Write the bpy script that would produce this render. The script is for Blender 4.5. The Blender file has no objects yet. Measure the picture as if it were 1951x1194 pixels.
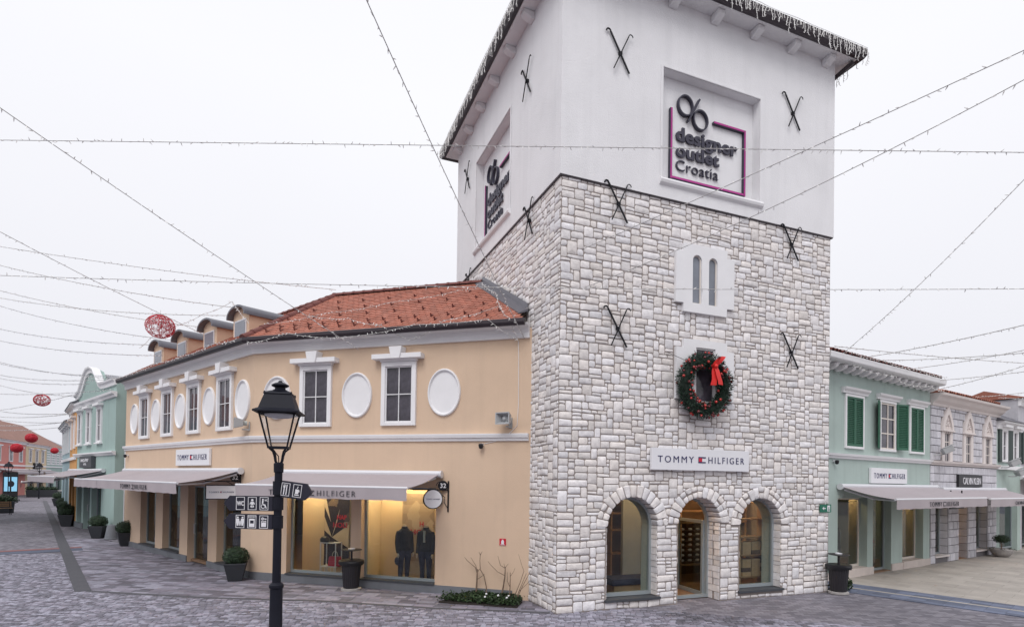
import bpy, bmesh, math, random
from mathutils import Matrix, Vector
PI = math.pi
SC = bpy.context.scene
COL = SC.collection

# ------------------------------------------------------------------ camera
cam_d = bpy.data.cameras.new('camera')
cam = bpy.data.objects.new('camera', cam_d)
COL.objects.link(cam)
PITCH, ROLL = 0.012604, 0.01444
cp, sp, cr, sr = math.cos(PITCH), math.sin(PITCH), math.cos(ROLL), math.sin(ROLL)
right = Vector((cr, -sr * sp, sr * cp))
fwd = Vector((0, cp, sp))
up = Vector((-sr, -cr * sp, cr * cp))
cam.matrix_world = Matrix(((right.x, up.x, -fwd.x, 0), (right.y, up.y, -fwd.y, 0), (right.z, up.z, -fwd.z, 3.0), (0, 0, 0, 1)))
cam_d.sensor_width = 36.0
cam_d.lens = 36.0 * 1079.65 / 1951.0
cam_d.shift_x = 0.0
cam_d.shift_y = (898.81 - 597.0) / 1951.0
cam_d.clip_start = 0.1
cam_d.clip_end = 1500.0
SC.camera = cam

# ------------------------------------------------------------------ overcast sky
SUN_EL, SUN_AZ = math.radians(50), math.radians(196)      # azimuth clockwise from +Y
world = bpy.data.worlds.new('World')
SC.world = world
world.use_nodes = True
wn, wl = world.node_tree.nodes, world.node_tree.links
wn.clear()
w_out = wn.new('ShaderNodeOutputWorld'); w_bg = wn.new('ShaderNodeBackground')
w_sky = wn.new('ShaderNodeTexSky'); w_sky.sky_type = 'NISHITA'; w_sky.sun_disc = False
w_sky.sun_elevation = SUN_EL; w_sky.sun_rotation = SUN_AZ; w_sky.dust_density = 6.0; w_sky.air_density = 1.0
w_hs = wn.new('ShaderNodeHueSaturation'); w_hs.inputs['Saturation'].default_value = 0.12
w_tc = wn.new('ShaderNodeTexCoord'); w_sep = wn.new('ShaderNodeSeparateXYZ')
w_rmp = wn.new('ShaderNodeValToRGB')
w_rmp.color_ramp.elements[0].position = 0.0; w_rmp.color_ramp.elements[0].color = (0.795, 0.80, 0.86, 1)
w_rmp.color_ramp.elements[1].position = 0.55; w_rmp.color_ramp.elements[1].color = (0.965, 0.968, 1.015, 1)
w_noi = wn.new('ShaderNodeTexNoise'); w_noi.inputs['Scale'].default_value = 1.6; w_noi.inputs['Detail'].default_value = 3
w_nm = wn.new('ShaderNodeMapRange'); w_nm.inputs['To Min'].default_value = 9.9; w_nm.inputs['To Max'].default_value = 10.6
w_mul = wn.new('ShaderNodeMix'); w_mul.data_type = 'RGBA'; w_mul.blend_type = 'MULTIPLY'; w_mul.inputs['Factor'].default_value = 1.0
w_mix = wn.new('ShaderNodeMix'); w_mix.data_type = 'RGBA'; w_mix.inputs['Factor'].default_value = 0.93
wl.new(w_tc.outputs['Generated'], w_sep.inputs[0]); wl.new(w_sep.outputs['Z'], w_rmp.inputs['Fac'])
wl.new(w_tc.outputs['Generated'], w_noi.inputs['Vector']); wl.new(w_noi.outputs['Fac'], w_nm.inputs['Value'])
wl.new(w_rmp.outputs['Color'], w_mul.inputs['A']); wl.new(w_nm.outputs['Result'], w_mul.inputs['B'])
wl.new(w_sky.outputs['Color'], w_hs.inputs['Color']); wl.new(w_hs.outputs['Color'], w_mix.inputs['A'])
wl.new(w_mul.outputs['Result'], w_mix.inputs['B']); wl.new(w_mix.outputs['Result'], w_bg.inputs['Color'])
w_bg.inputs['Strength'].default_value = 0.10
wl.new(w_bg.outputs[0], w_out.inputs['Surface'])
# ------------------------------------------------------------------ soft sun behind the cloud
sun_d = bpy.data.lights.new('sun', 'SUN'); sun_d.energy = 1.4; sun_d.angle = math.radians(30); sun_d.color = (1.0, 0.98, 0.97)
sun = bpy.data.objects.new('sun', sun_d); COL.objects.link(sun)
sdir = Vector((math.sin(SUN_AZ) * math.cos(SUN_EL), math.cos(SUN_AZ) * math.cos(SUN_EL), math.sin(SUN_EL)))
sun.rotation_euler = (-sdir).to_track_quat('-Z', 'Y').to_euler()
# ------------------------------------------------------------------ exposure
SC.view_settings.view_transform = 'Standard'; SC.view_settings.look = 'None'
SC.view_settings.exposure = 0.05; SC.view_settings.gamma = 1.0; SC.view_settings.use_curve_mapping = False
SC.render.engine = 'CYCLES'
SC.cycles.max_bounces = 7; SC.cycles.transparent_max_bounces = 12; SC.cycles.diffuse_bounces = 4
SC.cycles.glossy_bounces = 3; SC.cycles.transmission_bounces = 4; SC.cycles.caustics_reflective = False; SC.cycles.caustics_refractive = False
SC.cycles.use_denoising = True

# ================================================================== helpers
RNG = random.Random(7)
WM = {}
I4 = Matrix.Identity(4)

def M4(x, y, z=0.0, a=0.0):
    return Matrix.Translation((x, y, z)) @ Matrix.Rotation(a, 4, 'Z')
def TR(x, y, z):
    return Matrix.Translation((x, y, z))
def RX(a): return Matrix.Rotation(a, 4, 'X')
def RY(a): return Matrix.Rotation(a, 4, 'Y')
def RZ(a): return Matrix.Rotation(a, 4, 'Z')

class MB:
    """collects shapes; becomes one mesh"""
    def __init__(s): s.v = []; s.f = []; s.t = []; s.tone = 0.5; s.use_tone = False
    def add(s, vs, fs):
        b = len(s.v); s.v += [tuple(q) for q in vs]
        for f in fs: s.f.append([b + i for i in f]); s.t.append(s.tone)
        return s
    def box(s, x0, x1, y0, y1, z0, z1, skip=''):
        fs = {'b': (0, 3, 2, 1), 't': (4, 5, 6, 7), 'f': (0, 1, 5, 4), 'r': (1, 2, 6, 5), 'k': (2, 3, 7, 6), 'l': (3, 0, 4, 7)}
        return s.add([(x0, y0, z0), (x1, y0, z0), (x1, y1, z0), (x0, y1, z0), (x0, y0, z1), (x1, y0, z1), (x1, y1, z1), (x0, y1, z1)],
                     [f for k, f in fs.items() if k not in skip])
    def prism(s, poly, y0, y1):
        """polygon in x,z (counter-clockwise seen from the front) extruded from y0 (front) to y1"""
        n = len(poly)
        vs = [(x, y0, z) for x, z in poly] + [(x, y1, z) for x, z in poly]
        fs = [list(range(n)), list(range(2 * n - 1, n - 1, -1))]
        fs += [(i, i + n, (i + 1) % n + n, (i + 1) % n) for i in range(n)]
        return s.add(vs, fs)
    def slab(s, poly, z0, z1):
        n = len(poly)
        vs = [(x, y, z0) for x, y in poly] + [(x, y, z1) for x, y in poly]
        fs = [list(range(n - 1, -1, -1)), list(range(n, 2 * n))]
        fs += [(i, (i + 1) % n, (i + 1) % n + n, i + n) for i in range(n)]
        return s.add(vs, fs)
    def sweep_x(s, prof, x0, x1):
        """profile in (y,z) swept along x"""
        n = len(prof)
        vs = [(x0, y, z) for y, z in prof] + [(x1, y, z) for y, z in prof]
        fs = [list(range(n)), list(range(2 * n - 1, n - 1, -1))]
        fs += [((i + 1) % n, i, i + n, (i + 1) % n + n) for i in range(n)]
        return s.add(vs, fs)
    def sweep(s, prof, path, closed=False):
        """profile (out, up) swept along a plan path of (x,y,nx,ny,k): offset point = (x,y)+out*k*(nx,ny)"""
        n = len(prof); vs = []
        for (x, y, nx, ny) in path:
            vs += [(x + o * nx, y + o * ny, u) for o, u in prof]
        fs = []
        m = len(path)
        for i in range(m - 1):
            for j in range(n):
                fs.append((i * n + j, (i + 1) * n + j, (i + 1) * n + (j + 1) % n, i * n + (j + 1) % n))
        fs.append(list(range(n))[::-1]); fs.append([(m - 1) * n + j for j in range(n)])
        return s.add(vs, fs)
    def tube(s, pts, r, n=6, cap=True):
        pts = [Vector(p) for p in pts]; m = len(pts)
        rs = r if isinstance(r, (list, tuple)) else [r] * m
        vs = []; prev = None
        for i, p in enumerate(pts):
            d = (pts[min(i + 1, m - 1)] - pts[max(i - 1, 0)])
            d = d.normalized() if d.length > 1e-9 else Vector((0, 0, 1))
            if prev is None:
                a = d.cross(Vector((0, 0, 1)))
                if a.length < 1e-3: a = d.cross(Vector((1, 0, 0)))
            else:
                a = prev - d * prev.dot(d)
                if a.length < 1e-4: a = d.cross(Vector((1, 0, 0)))
            a.normalize(); prev = a; b = d.cross(a)
            for k in range(n):
                t = 2 * PI * k / n
                vs.append(p + (a * math.cos(t) + b * math.sin(t)) * rs[i])
        fs = []
        for i in range(m - 1):
            for k in range(n):
                fs.append((i * n + k, i * n + (k + 1) % n, (i + 1) * n + (k + 1) % n, (i + 1) * n + k))
        if cap: fs.append(list(range(n))[::-1]); fs.append([(m - 1) * n + k for k in range(n)])
        return s.add(vs, fs)
    def lathe(s, prof, n=20, c=(0, 0, 0), rot=0.0, sx=1.0, sy=1.0):
        vs = []
        for r, z in prof:
            for k in range(n):
                t = rot + 2 * PI * k / n
                vs.append((c[0] + r * sx * math.cos(t), c[1] + r * sy * math.sin(t), c[2] + z))
        m = len(prof); fs = []
        for i in range(m - 1):
            for k in range(n):
                fs.append((i * n + k, i * n + (k + 1) % n, (i + 1) * n + (k + 1) % n, (i + 1) * n + k))
        fs.append(list(range(n))[::-1]); fs.append([(m - 1) * n + k for k in range(n)])
        return s.add(vs, fs)
    def ball(s, c, r, n=10, m=7, sx=1, sy=1, sz=1):
        prof = [(max(r * math.sin(PI * i / m), 1e-4), -r * math.cos(PI * i / m) * sz) for i in range(m + 1)]
        return s.lathe(prof, n, c, 0, sx, sy)
    def merge(s, o, M=I4):
        b = len(s.v); s.v += [tuple(M @ Vector(q)) for q in o.v]
        for f, t in zip(o.f, o.t): s.f.append([b + i for i in f]); s.t.append(t)
        return s
    def mesh(s, name, smooth=None, bevel=0.0, seg=1):
        me = bpy.data.meshes.new(name)
        me.from_pydata(s.v, [], s.f)
        if bevel > 0:
            bm = bmesh.new(); bm.from_mesh(me)
            ed = [e for e in bm.edges if len(e.link_faces) == 2 and e.calc_face_angle(0) > 0.5]
            bmesh.ops.bevel(bm, geom=ed, offset=bevel, segments=seg, affect='EDGES', clamp_overlap=True)
            bm.to_mesh(me); bm.free()
        if s.use_tone and bevel == 0:
            at = me.attributes.new('tone', 'FLOAT', 'FACE')
            at.data.foreach_set('value', s.t)
        if smooth is not None:
            me.polygons.foreach_set('use_smooth', [True] * len(me.polygons))
            if smooth < 3.1: me.set_sharp_from_angle(angle=smooth)
        me.update()
        return me

def put(name, shape, mat, parent=None, M=I4, smooth=None, bevel=0.0, seg=1, kind=None, label=None, cat=None, group=None):
    me = shape.mesh(name, smooth, bevel, seg) if isinstance(shape, MB) else shape
    if mat is not None and len(me.materials) == 0: me.materials.append(mat)
    o = bpy.data.objects.new(name, me)
    COL.objects.link(o)
    if parent is not None:
        o.parent = parent
        o.matrix_basis = WM[parent.name].inverted() @ M
    else:
        o.matrix_basis = M
    WM[o.name] = M.copy()
    tag(o, label, cat, group, kind)
    return o
def tag(o, label=None, cat=None, group=None, kind=None):
    if label: o['label'] = label
    if cat: o['category'] = cat
    if group: o['group'] = group
    if kind: o['kind'] = kind
    return o
def thing(name, M, label, cat, group=None, kind=None):
    o = bpy.data.objects.new(name, None); COL.objects.link(o)
    o.empty_display_size = 0.2
    o.matrix_basis = M; WM[o.name] = M.copy()
    return tag(o, label, cat, group, kind)
def copy_thing(root, M, label=None, group=None):
    """copy of a thing with its parts and sub-parts, moved to M"""
    def cp_(o, par, MM):
        c = o.copy(); COL.objects.link(c)
        if par is not None:
            c.parent = par; c.matrix_basis = o.matrix_basis.copy()
            WM[c.name] = MM @ o.matrix_basis
        else:
            c.matrix_basis = MM; WM[c.name] = MM.copy()
        for ch in [q for q in bpy.data.objects if q.parent == o]:
            cp_(ch, c, WM[c.name])
        return c
    n = cp_(root, None, M)
    if label: n['label'] = label
    if group: n['group'] = group
    return n
_txt = {}
def text_mb(body, width=None, height=None, extrude=0.004, bold=0.0, track=1.0, shear=0.0, center=True):
    """lettering in the x,z plane, front towards -y"""
    cu = bpy.data.curves.new('lettering', 'FONT'); cu.body = body; cu.size = 1.0
    cu.extrude = 0.01; cu.offset = bold; cu.space_character = track; cu.shear = shear; cu.resolution_u = 3
    ob = bpy.data.objects.new('lettering_tmp', cu); COL.objects.link(ob)
    bpy.context.view_layer.update()
    me = ob.to_mesh()
    vs = [tuple(v.co) for v in me.vertices]; fs = [tuple(p.vertices) for p in me.polygons]
    ob.to_mesh_clear(); bpy.data.objects.remove(ob); bpy.data.curves.remove(cu)
    x0 = min(v[0] for v in vs); x1 = max(v[0] for v in vs); y0 = min(v[1] for v in vs); y1 = max(v[1] for v in vs)
    sx = width / (x1 - x0) if width else None
    sz = height / (y1 - y0) if height else None
    sx = sx or sz or 1; sz = sz or sx
    mb = MB()
    ox = (x0 + x1) / 2 if center else x0
    oy = (y0 + y1) / 2 if center else y0
    mb.add([((v[0] - ox) * sx, -v[2] / 0.01 * extrude, (v[1] - oy) * sz) for v in vs], fs)
    return mb
def arc(cx, cz, r, a0, a1, n, rz=None):
    rz = rz or r
    return [(cx + r * math.cos(a0 + (a1 - a0) * i / n), cz + rz * math.sin(a0 + (a1 - a0) * i / n)) for i in range(n + 1)]

# ================================================================== materials
def mk(name, col, rough=0.85, var=0.12, vscale=3.0, bump=0.0, bscale=60.0, tone=0.0, metal=0.0, spec=0.5, dirt=0.0, coords='Object', detail=5, hue=None, streak=0.0, stain=None):
    m = bpy.data.materials.new(name); m.use_nodes = True
    N, L = m.node_tree.nodes, m.node_tree.links
    b = N['Principled BSDF']; b.inputs['Roughness'].default_value = rough; b.inputs['Metallic'].default_value = metal
    b.inputs['Specular IOR Level'].default_value = spec
    tc = N.new('ShaderNodeTexCoord')
    base = None
    rgb = N.new('ShaderNodeRGB'); rgb.outputs[0].default_value = (*col, 1); base = rgb.outputs[0]
    def mulv(src, val_out):
        x = N.new('ShaderNodeMix'); x.data_type = 'RGBA'; x.blend_type = 'MULTIPLY'; x.inputs['Factor'].default_value = 1.0
        L.new(src, x.inputs['A']); L.new(val_out, x.inputs['B']); return x.outputs['Result']
    def noise(sc, det, lo, hi, a, c):
        n = N.new('ShaderNodeTexNoise'); n.inputs['Scale'].default_value = sc; n.inputs['Detail'].default_value = det; n.inputs['Roughness'].default_value = 0.6
        L.new(tc.outputs[coords], n.inputs['Vector'])
        r = N.new('ShaderNodeMapRange'); r.inputs['From Min'].default_value = lo; r.inputs['From Max'].default_value = hi
        r.inputs['To Min'].default_value = a; r.inputs['To Max'].default_value = c
        L.new(n.outputs['Fac'], r.inputs['Value']); return r.outputs['Result']
    if var > 0:
        base = mulv(base, noise(vscale, detail, 0.3, 0.7, 1 - var, 1 + var * 0.6))
    if tone > 0:
        a = N.new('ShaderNodeAttribute'); a.attribute_name = 'tone'
        r = N.new('ShaderNodeMapRange'); r.inputs['To Min'].default_value = 1 - tone; r.inputs['To Max'].default_value = 1 + tone
        L.new(a.outputs['Fac'], r.inputs['Value']); base = mulv(base, r.outputs['Result'])
        if hue:
            x = N.new('ShaderNodeMix'); x.data_type = 'RGBA'; x.blend_type = 'MULTIPLY'
            w = N.new('ShaderNodeTexWhiteNoise'); w.noise_dimensions = '1D'; L.new(a.outputs['Fac'], w.inputs['W'])
            L.new(w.outputs['Value'], x.inputs['Factor']); L.new(base, x.inputs['A']); x.inputs['B'].default_value = (*hue, 1); base = x.outputs['Result']
    if dirt > 0:
        base = mulv(base, noise(0.9, 8, 0.52, 0.75, 1.0, 1 - dirt))
    if stain:                                   # one irregular damp stain on the paving
        mp = N.new('ShaderNodeMapping'); mp.vector_type = 'TEXTURE'; mp.inputs['Location'].default_value = (stain[0], stain[1], 0); mp.inputs['Scale'].default_value = (stain[2], stain[3], 1.0)
        L.new(tc.outputs[coords], mp.inputs['Vector'])
        ln = N.new('ShaderNodeVectorMath'); ln.operation = 'LENGTH'; L.new(mp.outputs[0], ln.inputs[0])
        n = N.new('ShaderNodeTexNoise'); n.inputs['Scale'].default_value = 2.2; n.inputs['Detail'].default_value = 6; L.new(tc.outputs[coords], n.inputs['Vector'])
        ad = N.new('ShaderNodeMath'); ad.operation = 'MULTIPLY_ADD'; ad.inputs[1].default_value = 1.6; L.new(n.outputs['Fac'], ad.inputs[0]); L.new(ln.outputs['Value'], ad.inputs[2])
        r = N.new('ShaderNodeMapRange'); r.inputs['From Min'].default_value = 1.1; r.inputs['From Max'].default_value = 1.7; r.inputs['To Min'].default_value = 1 - stain[4]; r.inputs['To Max'].default_value = 1.0
        L.new(ad.outputs[0], r.inputs['Value']); base = mulv(base, r.outputs['Result'])
    if streak > 0:
        mp = N.new('ShaderNodeMapping'); mp.inputs['Scale'].default_value = (2.6, 2.6, 0.16); L.new(tc.outputs[coords], mp.inputs['Vector'])
        n = N.new('ShaderNodeTexNoise'); n.inputs['Scale'].default_value = 1.6; n.inputs['Detail'].default_value = 6; L.new(mp.outputs[0], n.inputs['Vector'])
        r = N.new('ShaderNodeMapRange'); r.inputs['From Min'].default_value = 0.5; r.inputs['From Max'].default_value = 0.72; r.inputs['To Min'].default_value = 1.0; r.inputs['To Max'].default_value = 1 - streak
        L.new(n.outputs['Fac'], r.inputs['Value']); base = mulv(base, r.outputs['Result'])
    L.new(base, b.inputs['Base Color'])
    if bump > 0:
        n = N.new('ShaderNodeTexNoise'); n.inputs['Scale'].default_value = bscale; n.inputs['Detail'].default_value = 4
        L.new(tc.outputs[coords], n.inputs['Vector'])
        bp = N.new('ShaderNodeBump'); bp.inputs['Strength'].default_value = bump; bp.inputs['Distance'].default_value = 0.02
        L.new(n.outputs['Fac'], bp.inputs['Height']); L.new(bp.outputs['Normal'], b.inputs['Normal'])
    return m
def mk_emit(name, col, strength):
    m = bpy.data.materials.new(name); m.use_nodes = True
    b = m.node_tree.nodes['Principled BSDF']; b.inputs['Base Color'].default_value = (*col, 1)
    b.inputs['Emission Color'].default_value = (*col, 1); b.inputs['Emission Strength'].default_value = strength
    return m
def mk_glass(name, tint=(0.86, 0.9, 0.88), refl=1.0):
    m = bpy.data.materials.new(name); m.use_nodes = True
    N, L = m.node_tree.nodes, m.node_tree.links; N.remove(N['Principled BSDF'])
    t = N.new('ShaderNodeBsdfTransparent'); t.inputs['Color'].default_value = (*tint, 1)
    g = N.new('ShaderNodeBsdfGlossy'); g.inputs['Roughness'].default_value = 0.015; g.inputs['Color'].default_value = (0.9, 0.92, 0.95, 1)
    lw = N.new('ShaderNodeLayerWeight'); lw.inputs['Blend'].default_value = 0.5      # facing = 1 - |cos|
    fr = N.new('ShaderNodeMath'); fr.operation = 'POWER'; fr.inputs[1].default_value = 4.6; L.new(lw.outputs['Facing'], fr.inputs[0])
    ml = N.new('ShaderNodeMath'); ml.operation = 'MULTIPLY_ADD'; ml.inputs[1].default_value = 0.9 * refl; ml.inputs[2].default_value = 0.035 * refl; ml.use_clamp = True
    mx = N.new('ShaderNodeMixShader')
    L.new(fr.outputs[0], ml.inputs[0]); L.new(ml.outputs[0], mx.inputs['Fac']); L.new(t.outputs[0], mx.inputs[1]); L.new(g.outputs[0], mx.inputs[2])
    L.new(mx.outputs[0], N['Material Output'].inputs['Surface'])
    return m
X = {}
X['stucco_white'] = mk('stucco_white', (0.79, 0.785, 0.80), 0.9, 0.05, 0.8, 0.4, 45, dirt=0.05, streak=0.045)
X['trim_white'] = mk('trim_white', (0.80, 0.795, 0.81), 0.75, 0.04, 2.0, 0.05, 30)
X['stone'] = mk('stone', (0.78, 0.765, 0.785), 0.9, 0.17, 9.0, 0.5, 26, tone=0.12, hue=(1.0, 0.955, 0.89), detail=7)
X['mortar'] = mk('mortar', (0.325, 0.282, 0.262), 0.95, 0.12, 6.0, 0.4, 50)
X['apricot'] = mk('apricot', (0.67, 0.50, 0.365), 0.9, 0.07, 0.5, 0.35, 60, dirt=0.06, streak=0.04)
X['mint'] = mk('mint', (0.355, 0.47, 0.44), 0.9, 0.06, 0.6, 0.4, 38, dirt=0.06, streak=0.08)
X['mint_pale'] = mk('mint_pale', (0.42, 0.51, 0.475), 0.9, 0.08, 0.6, 0.5, 40, dirt=0.08, streak=0.09)
X['plinth'] = mk('plinth', (0.17, 0.18, 0.20), 0.8, 0.15, 2.0, 0.1, 40)
X['plinth_pale'] = mk('plinth_pale', (0.60, 0.53, 0.49), 0.8, 0.1, 3.0, 0.1, 40)
X['sill_dark'] = mk('sill_dark', (0.06, 0.065, 0.075), 0.5, 0.1)
X['frame_grey'] = mk('frame_grey', (0.32, 0.36, 0.38), 0.45, 0.03, metal=0.2)
X['frame_cream'] = mk('frame_cream', (0.72, 0.66, 0.60), 0.6, 0.03)
X['pane'] = mk('pane', (0.07, 0.062, 0.08), 0.04, 0.85, 2.0, spec=0.5)
X['pane_blue'] = mk('pane_blue', (0.20, 0.22, 0.26), 0.15, 0.25, 1.0, spec=0.6)
X['glass'] = mk_glass('glass')
X['glass_dark'] = mk_glass('glass_dark', (0.60, 0.66, 0.66), 1.0)
X['tile'] = mk('tile', (0.40, 0.165, 0.118), 0.85, 0.12, 4.0, 0.2, 40, tone=0.16, hue=(1.0, 0.88, 0.82))
X['tile_dark'] = mk('tile_dark', (0.20, 0.065, 0.055), 0.75, 0.2, 4.0, 0.2, 40, tone=0.2)
X['gutter'] = mk('gutter', (0.045, 0.035, 0.042), 0.4, 0.1, metal=0.3)
X['zinc'] = mk('zinc', (0.16, 0.16, 0.185), 0.38, 0.08, 2.0, metal=0.5)
X['black'] = mk('black', (0.013, 0.013, 0.016), 0.45, 0.1)
X['iron'] = mk('iron', (0.010, 0.010, 0.014), 0.6, 0.15, 8.0, spec=0.25)
X['lamp_iron'] = mk('lamp_iron', (0.009, 0.010, 0.018), 0.55, 0.15, 5.0, 0.08, 30, spec=0.22)
X['navy'] = mk('navy', (0.014, 0.014, 0.028), 0.5, 0.05)
X['sign_navy'] = mk('sign_navy', (0.012, 0.012, 0.09), 0.5, 0)
X['sign_red'] = mk('sign_red', (0.55, 0.015, 0.04), 0.5, 0)
X['sign_white'] = mk('sign_white', (0.78, 0.78, 0.81), 0.5, 0.02)
X['logo_dark'] = mk('logo_dark', (0.035, 0.032, 0.055), 0.5, 0.05)
X['magenta'] = mk('magenta', (0.42, 0.03, 0.24), 0.5, 0.03)
X['awning'] = mk('awning', (0.40, 0.355, 0.375), 0.9, 0.05, 1.2, 0.1, 120)
X['awning_under'] = X['awning']
X['alu'] = mk('alu', (0.70, 0.70, 0.73), 0.45, 0.03, metal=0.2)
X['letter_grey'] = mk('letter_grey', (0.05, 0.05, 0.06), 0.7, 0)
X['shutter'] = mk('shutter', (0.028, 0.118, 0.07), 0.55, 0.1, 3.0)
X['shutter_dark'] = mk('shutter_dark', (0.03, 0.05, 0.045), 0.6, 0.1)
X['block'] = mk('block', (0.58, 0.57, 0.61), 0.85, 0.12, 5.0, 0.3, 30, tone=0.14)
X['joint'] = mk('joint', (0.16, 0.15, 0.16), 0.95, 0.1)
X['cream_stone'] = mk('cream_stone', (0.70, 0.64, 0.62), 0.85, 0.06, 2.0, 0.15, 30)
X['leaf'] = mk('leaf', (0.022, 0.050, 0.020), 0.6, 0.35, 12.0, tone=0.5)
X['leaf_fir'] = mk('leaf_fir', (0.014, 0.042, 0.024), 0.6, 0.3, 12.0, tone=0.5)
X['leaf_bed'] = mk('leaf_bed', (0.024, 0.052, 0.014), 0.65, 0.4, 6.0, tone=0.55)
X['twig'] = mk('twig', (0.20, 0.14, 0.10), 0.85, 0.25, 14.0)
X['soil'] = mk('soil', (0.035, 0.028, 0.024), 0.95, 0.3, 12.0, 0.5, 30)
X['pot'] = mk('pot', (0.030, 0.033, 0.040), 0.6, 0.12, 4.0)
X['bin'] = mk('bin', (0.016, 0.014, 0.018), 0.5, 0.15, 4.0)
X['concrete'] = mk('concrete', (0.36, 0.34, 0.33), 0.9, 0.15, 8.0, 0.2, 60)
X['bauble'] = mk('bauble', (0.50, 0.035, 0.03), 0.2, 0.0, spec=0.7)
X['bauble_deep'] = mk('bauble_deep', (0.13, 0.012, 0.018), 0.2, 0.0, spec=0.7)
X['ribbon'] = mk('ribbon', (0.75, 0.025, 0.02), 0.55, 0.1, 6.0)
X['ball_red'] = mk('ball_red', (0.50, 0.012, 0.03), 0.5, 0.05)
X['wire'] = mk('wire', (0.50, 0.49, 0.48), 0.6, 0)
X['wire_far'] = mk('wire_far', (0.28, 0.28, 0.30), 0.6, 0)
X['bulb'] = mk('bulb', (0.85, 0.84, 0.82), 0.35, 0)
X['speaker'] = mk('speaker', (0.42, 0.43, 0.44), 0.6, 0.05)
X['paver'] = mk('paver', (0.25, 0.248, 0.30), 0.85, 0.2, 14.0, 0.3, 60, tone=0.5, hue=(1.0, 0.93, 0.94), dirt=0.15, stain=(4.75, 12.75, 1.9, 1.2, 0.5))
X['paver_walk'] = mk('paver_walk', (0.22, 0.216, 0.262), 0.85, 0.2, 9.0, 0.3, 60, tone=0.47, hue=(1.0, 0.92, 0.93), dirt=0.15)
X['drain'] = mk('drain', (0.085, 0.085, 0.098), 0.8, 0.15, 4.0, 0.2, 50)
X['band_blue'] = mk('band_blue', (0.13, 0.15, 0.215), 0.85, 0.15, 3.0, 0.2, 50, tone=0.25)
X['band_red'] = mk('band_red', (0.24, 0.11, 0.11), 0.85, 0.15, 3.0, 0.2, 50)
X['slab'] = mk('slab', (0.40, 0.365, 0.33), 0.85, 0.14, 1.5, 0.15, 40, tone=0.10, dirt=0.2)
X['wood'] = mk('wood', (0.28, 0.17, 0.09), 0.6, 0.2, 6.0)
X['warm_wall'] = mk('warm_wall', (0.72, 0.60, 0.44), 0.9, 0.05, 1.0)
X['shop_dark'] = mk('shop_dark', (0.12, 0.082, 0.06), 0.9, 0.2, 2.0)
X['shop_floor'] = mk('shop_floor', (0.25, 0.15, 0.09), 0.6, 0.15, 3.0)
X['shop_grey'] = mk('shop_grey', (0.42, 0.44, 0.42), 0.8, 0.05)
X['fabric_navy'] = mk('fabric_navy', (0.016, 0.018, 0.032), 0.95, 0.3, 8.0, 0.2, 40)
X['fabric_blue'] = mk('fabric_blue', (0.03, 0.035, 0.075), 0.95, 0.3, 8.0, 0.2, 40)
X['fabric_orange'] = mk('fabric_orange', (0.55, 0.12, 0.02), 0.9, 0.2)
X['skin_form'] = mk('skin_form', (0.6, 0.52, 0.45), 0.6, 0.05)
X['box_tan'] = mk('box_tan', (0.42, 0.28, 0.17), 0.8, 0.2, 5.0)
X['box_dark'] = mk('box_dark', (0.10, 0.06, 0.05), 0.8, 0.2, 5.0)
X['lamp_warm'] = mk_emit('lamp_warm', (1.0, 0.70, 0.38), 50.0)
X['lamp_dim'] = mk_emit('lamp_dim', (1.0, 0.60, 0.29), 46.0)
X['lamp_low'] = mk_emit('lamp_low', (1.0, 0.60, 0.29), 14.0)
X['screen'] = mk_emit('screen', (0.20, 0.42, 0.58), 0.75)
X['pink'] = mk('pink', (0.60, 0.24, 0.21), 0.9, 0.06, 0.6)
X['cream'] = mk('cream', (0.66, 0.53, 0.36), 0.9, 0.06, 0.6)
X['light_blue'] = mk('light_blue', (0.40, 0.53, 0.57), 0.9, 0.06, 0.6)
X['orange_wall'] = mk('orange_wall', (0.66, 0.34, 0.12), 0.9, 0.06, 0.6)
X['roof_far'] = mk('roof_far', (0.36, 0.20, 0.16), 0.9, 0.2, 2.0, tone=0.2)
X['exit_green'] = mk('exit_green', (0.01, 0.14, 0.085), 0.5, 0)
X['lantern_glass'] = mk_glass('lantern_glass', (0.93, 0.94, 0.95), 0.6)
from mathutils import noise as mnoise
AR, AO, AP, AG, AM, AN = 0.3775135, -0.288821, -0.7045066, math.radians(33.2), -0.735, -0.86
FT = M4(1.0244, 12.739, 0, AR)            # tower, x along the sign face, y into the tower
FL = FT @ TR(0, 8.3, 0) @ RZ(-PI / 2)     # tower side face, x from the far end to the corner
FO = M4(0.4499, 14.1525, 0, AO)           # apricot house, front
FP = M4(-7.583, 16.539, 0, AP)            # apricot house, street side
FG = M4(11.162, 18.449, 0, AG)            # pale green house and its neighbours
FM = M4(-18.666, 26.625, 0, AM)           # mint house with curved gable
FN = M4(-24.49, 31.83, 0, AN)             # houses beyond it
FE = M4(-61.5, 68.0, 0, math.radians(115))  # far end of the street

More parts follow.
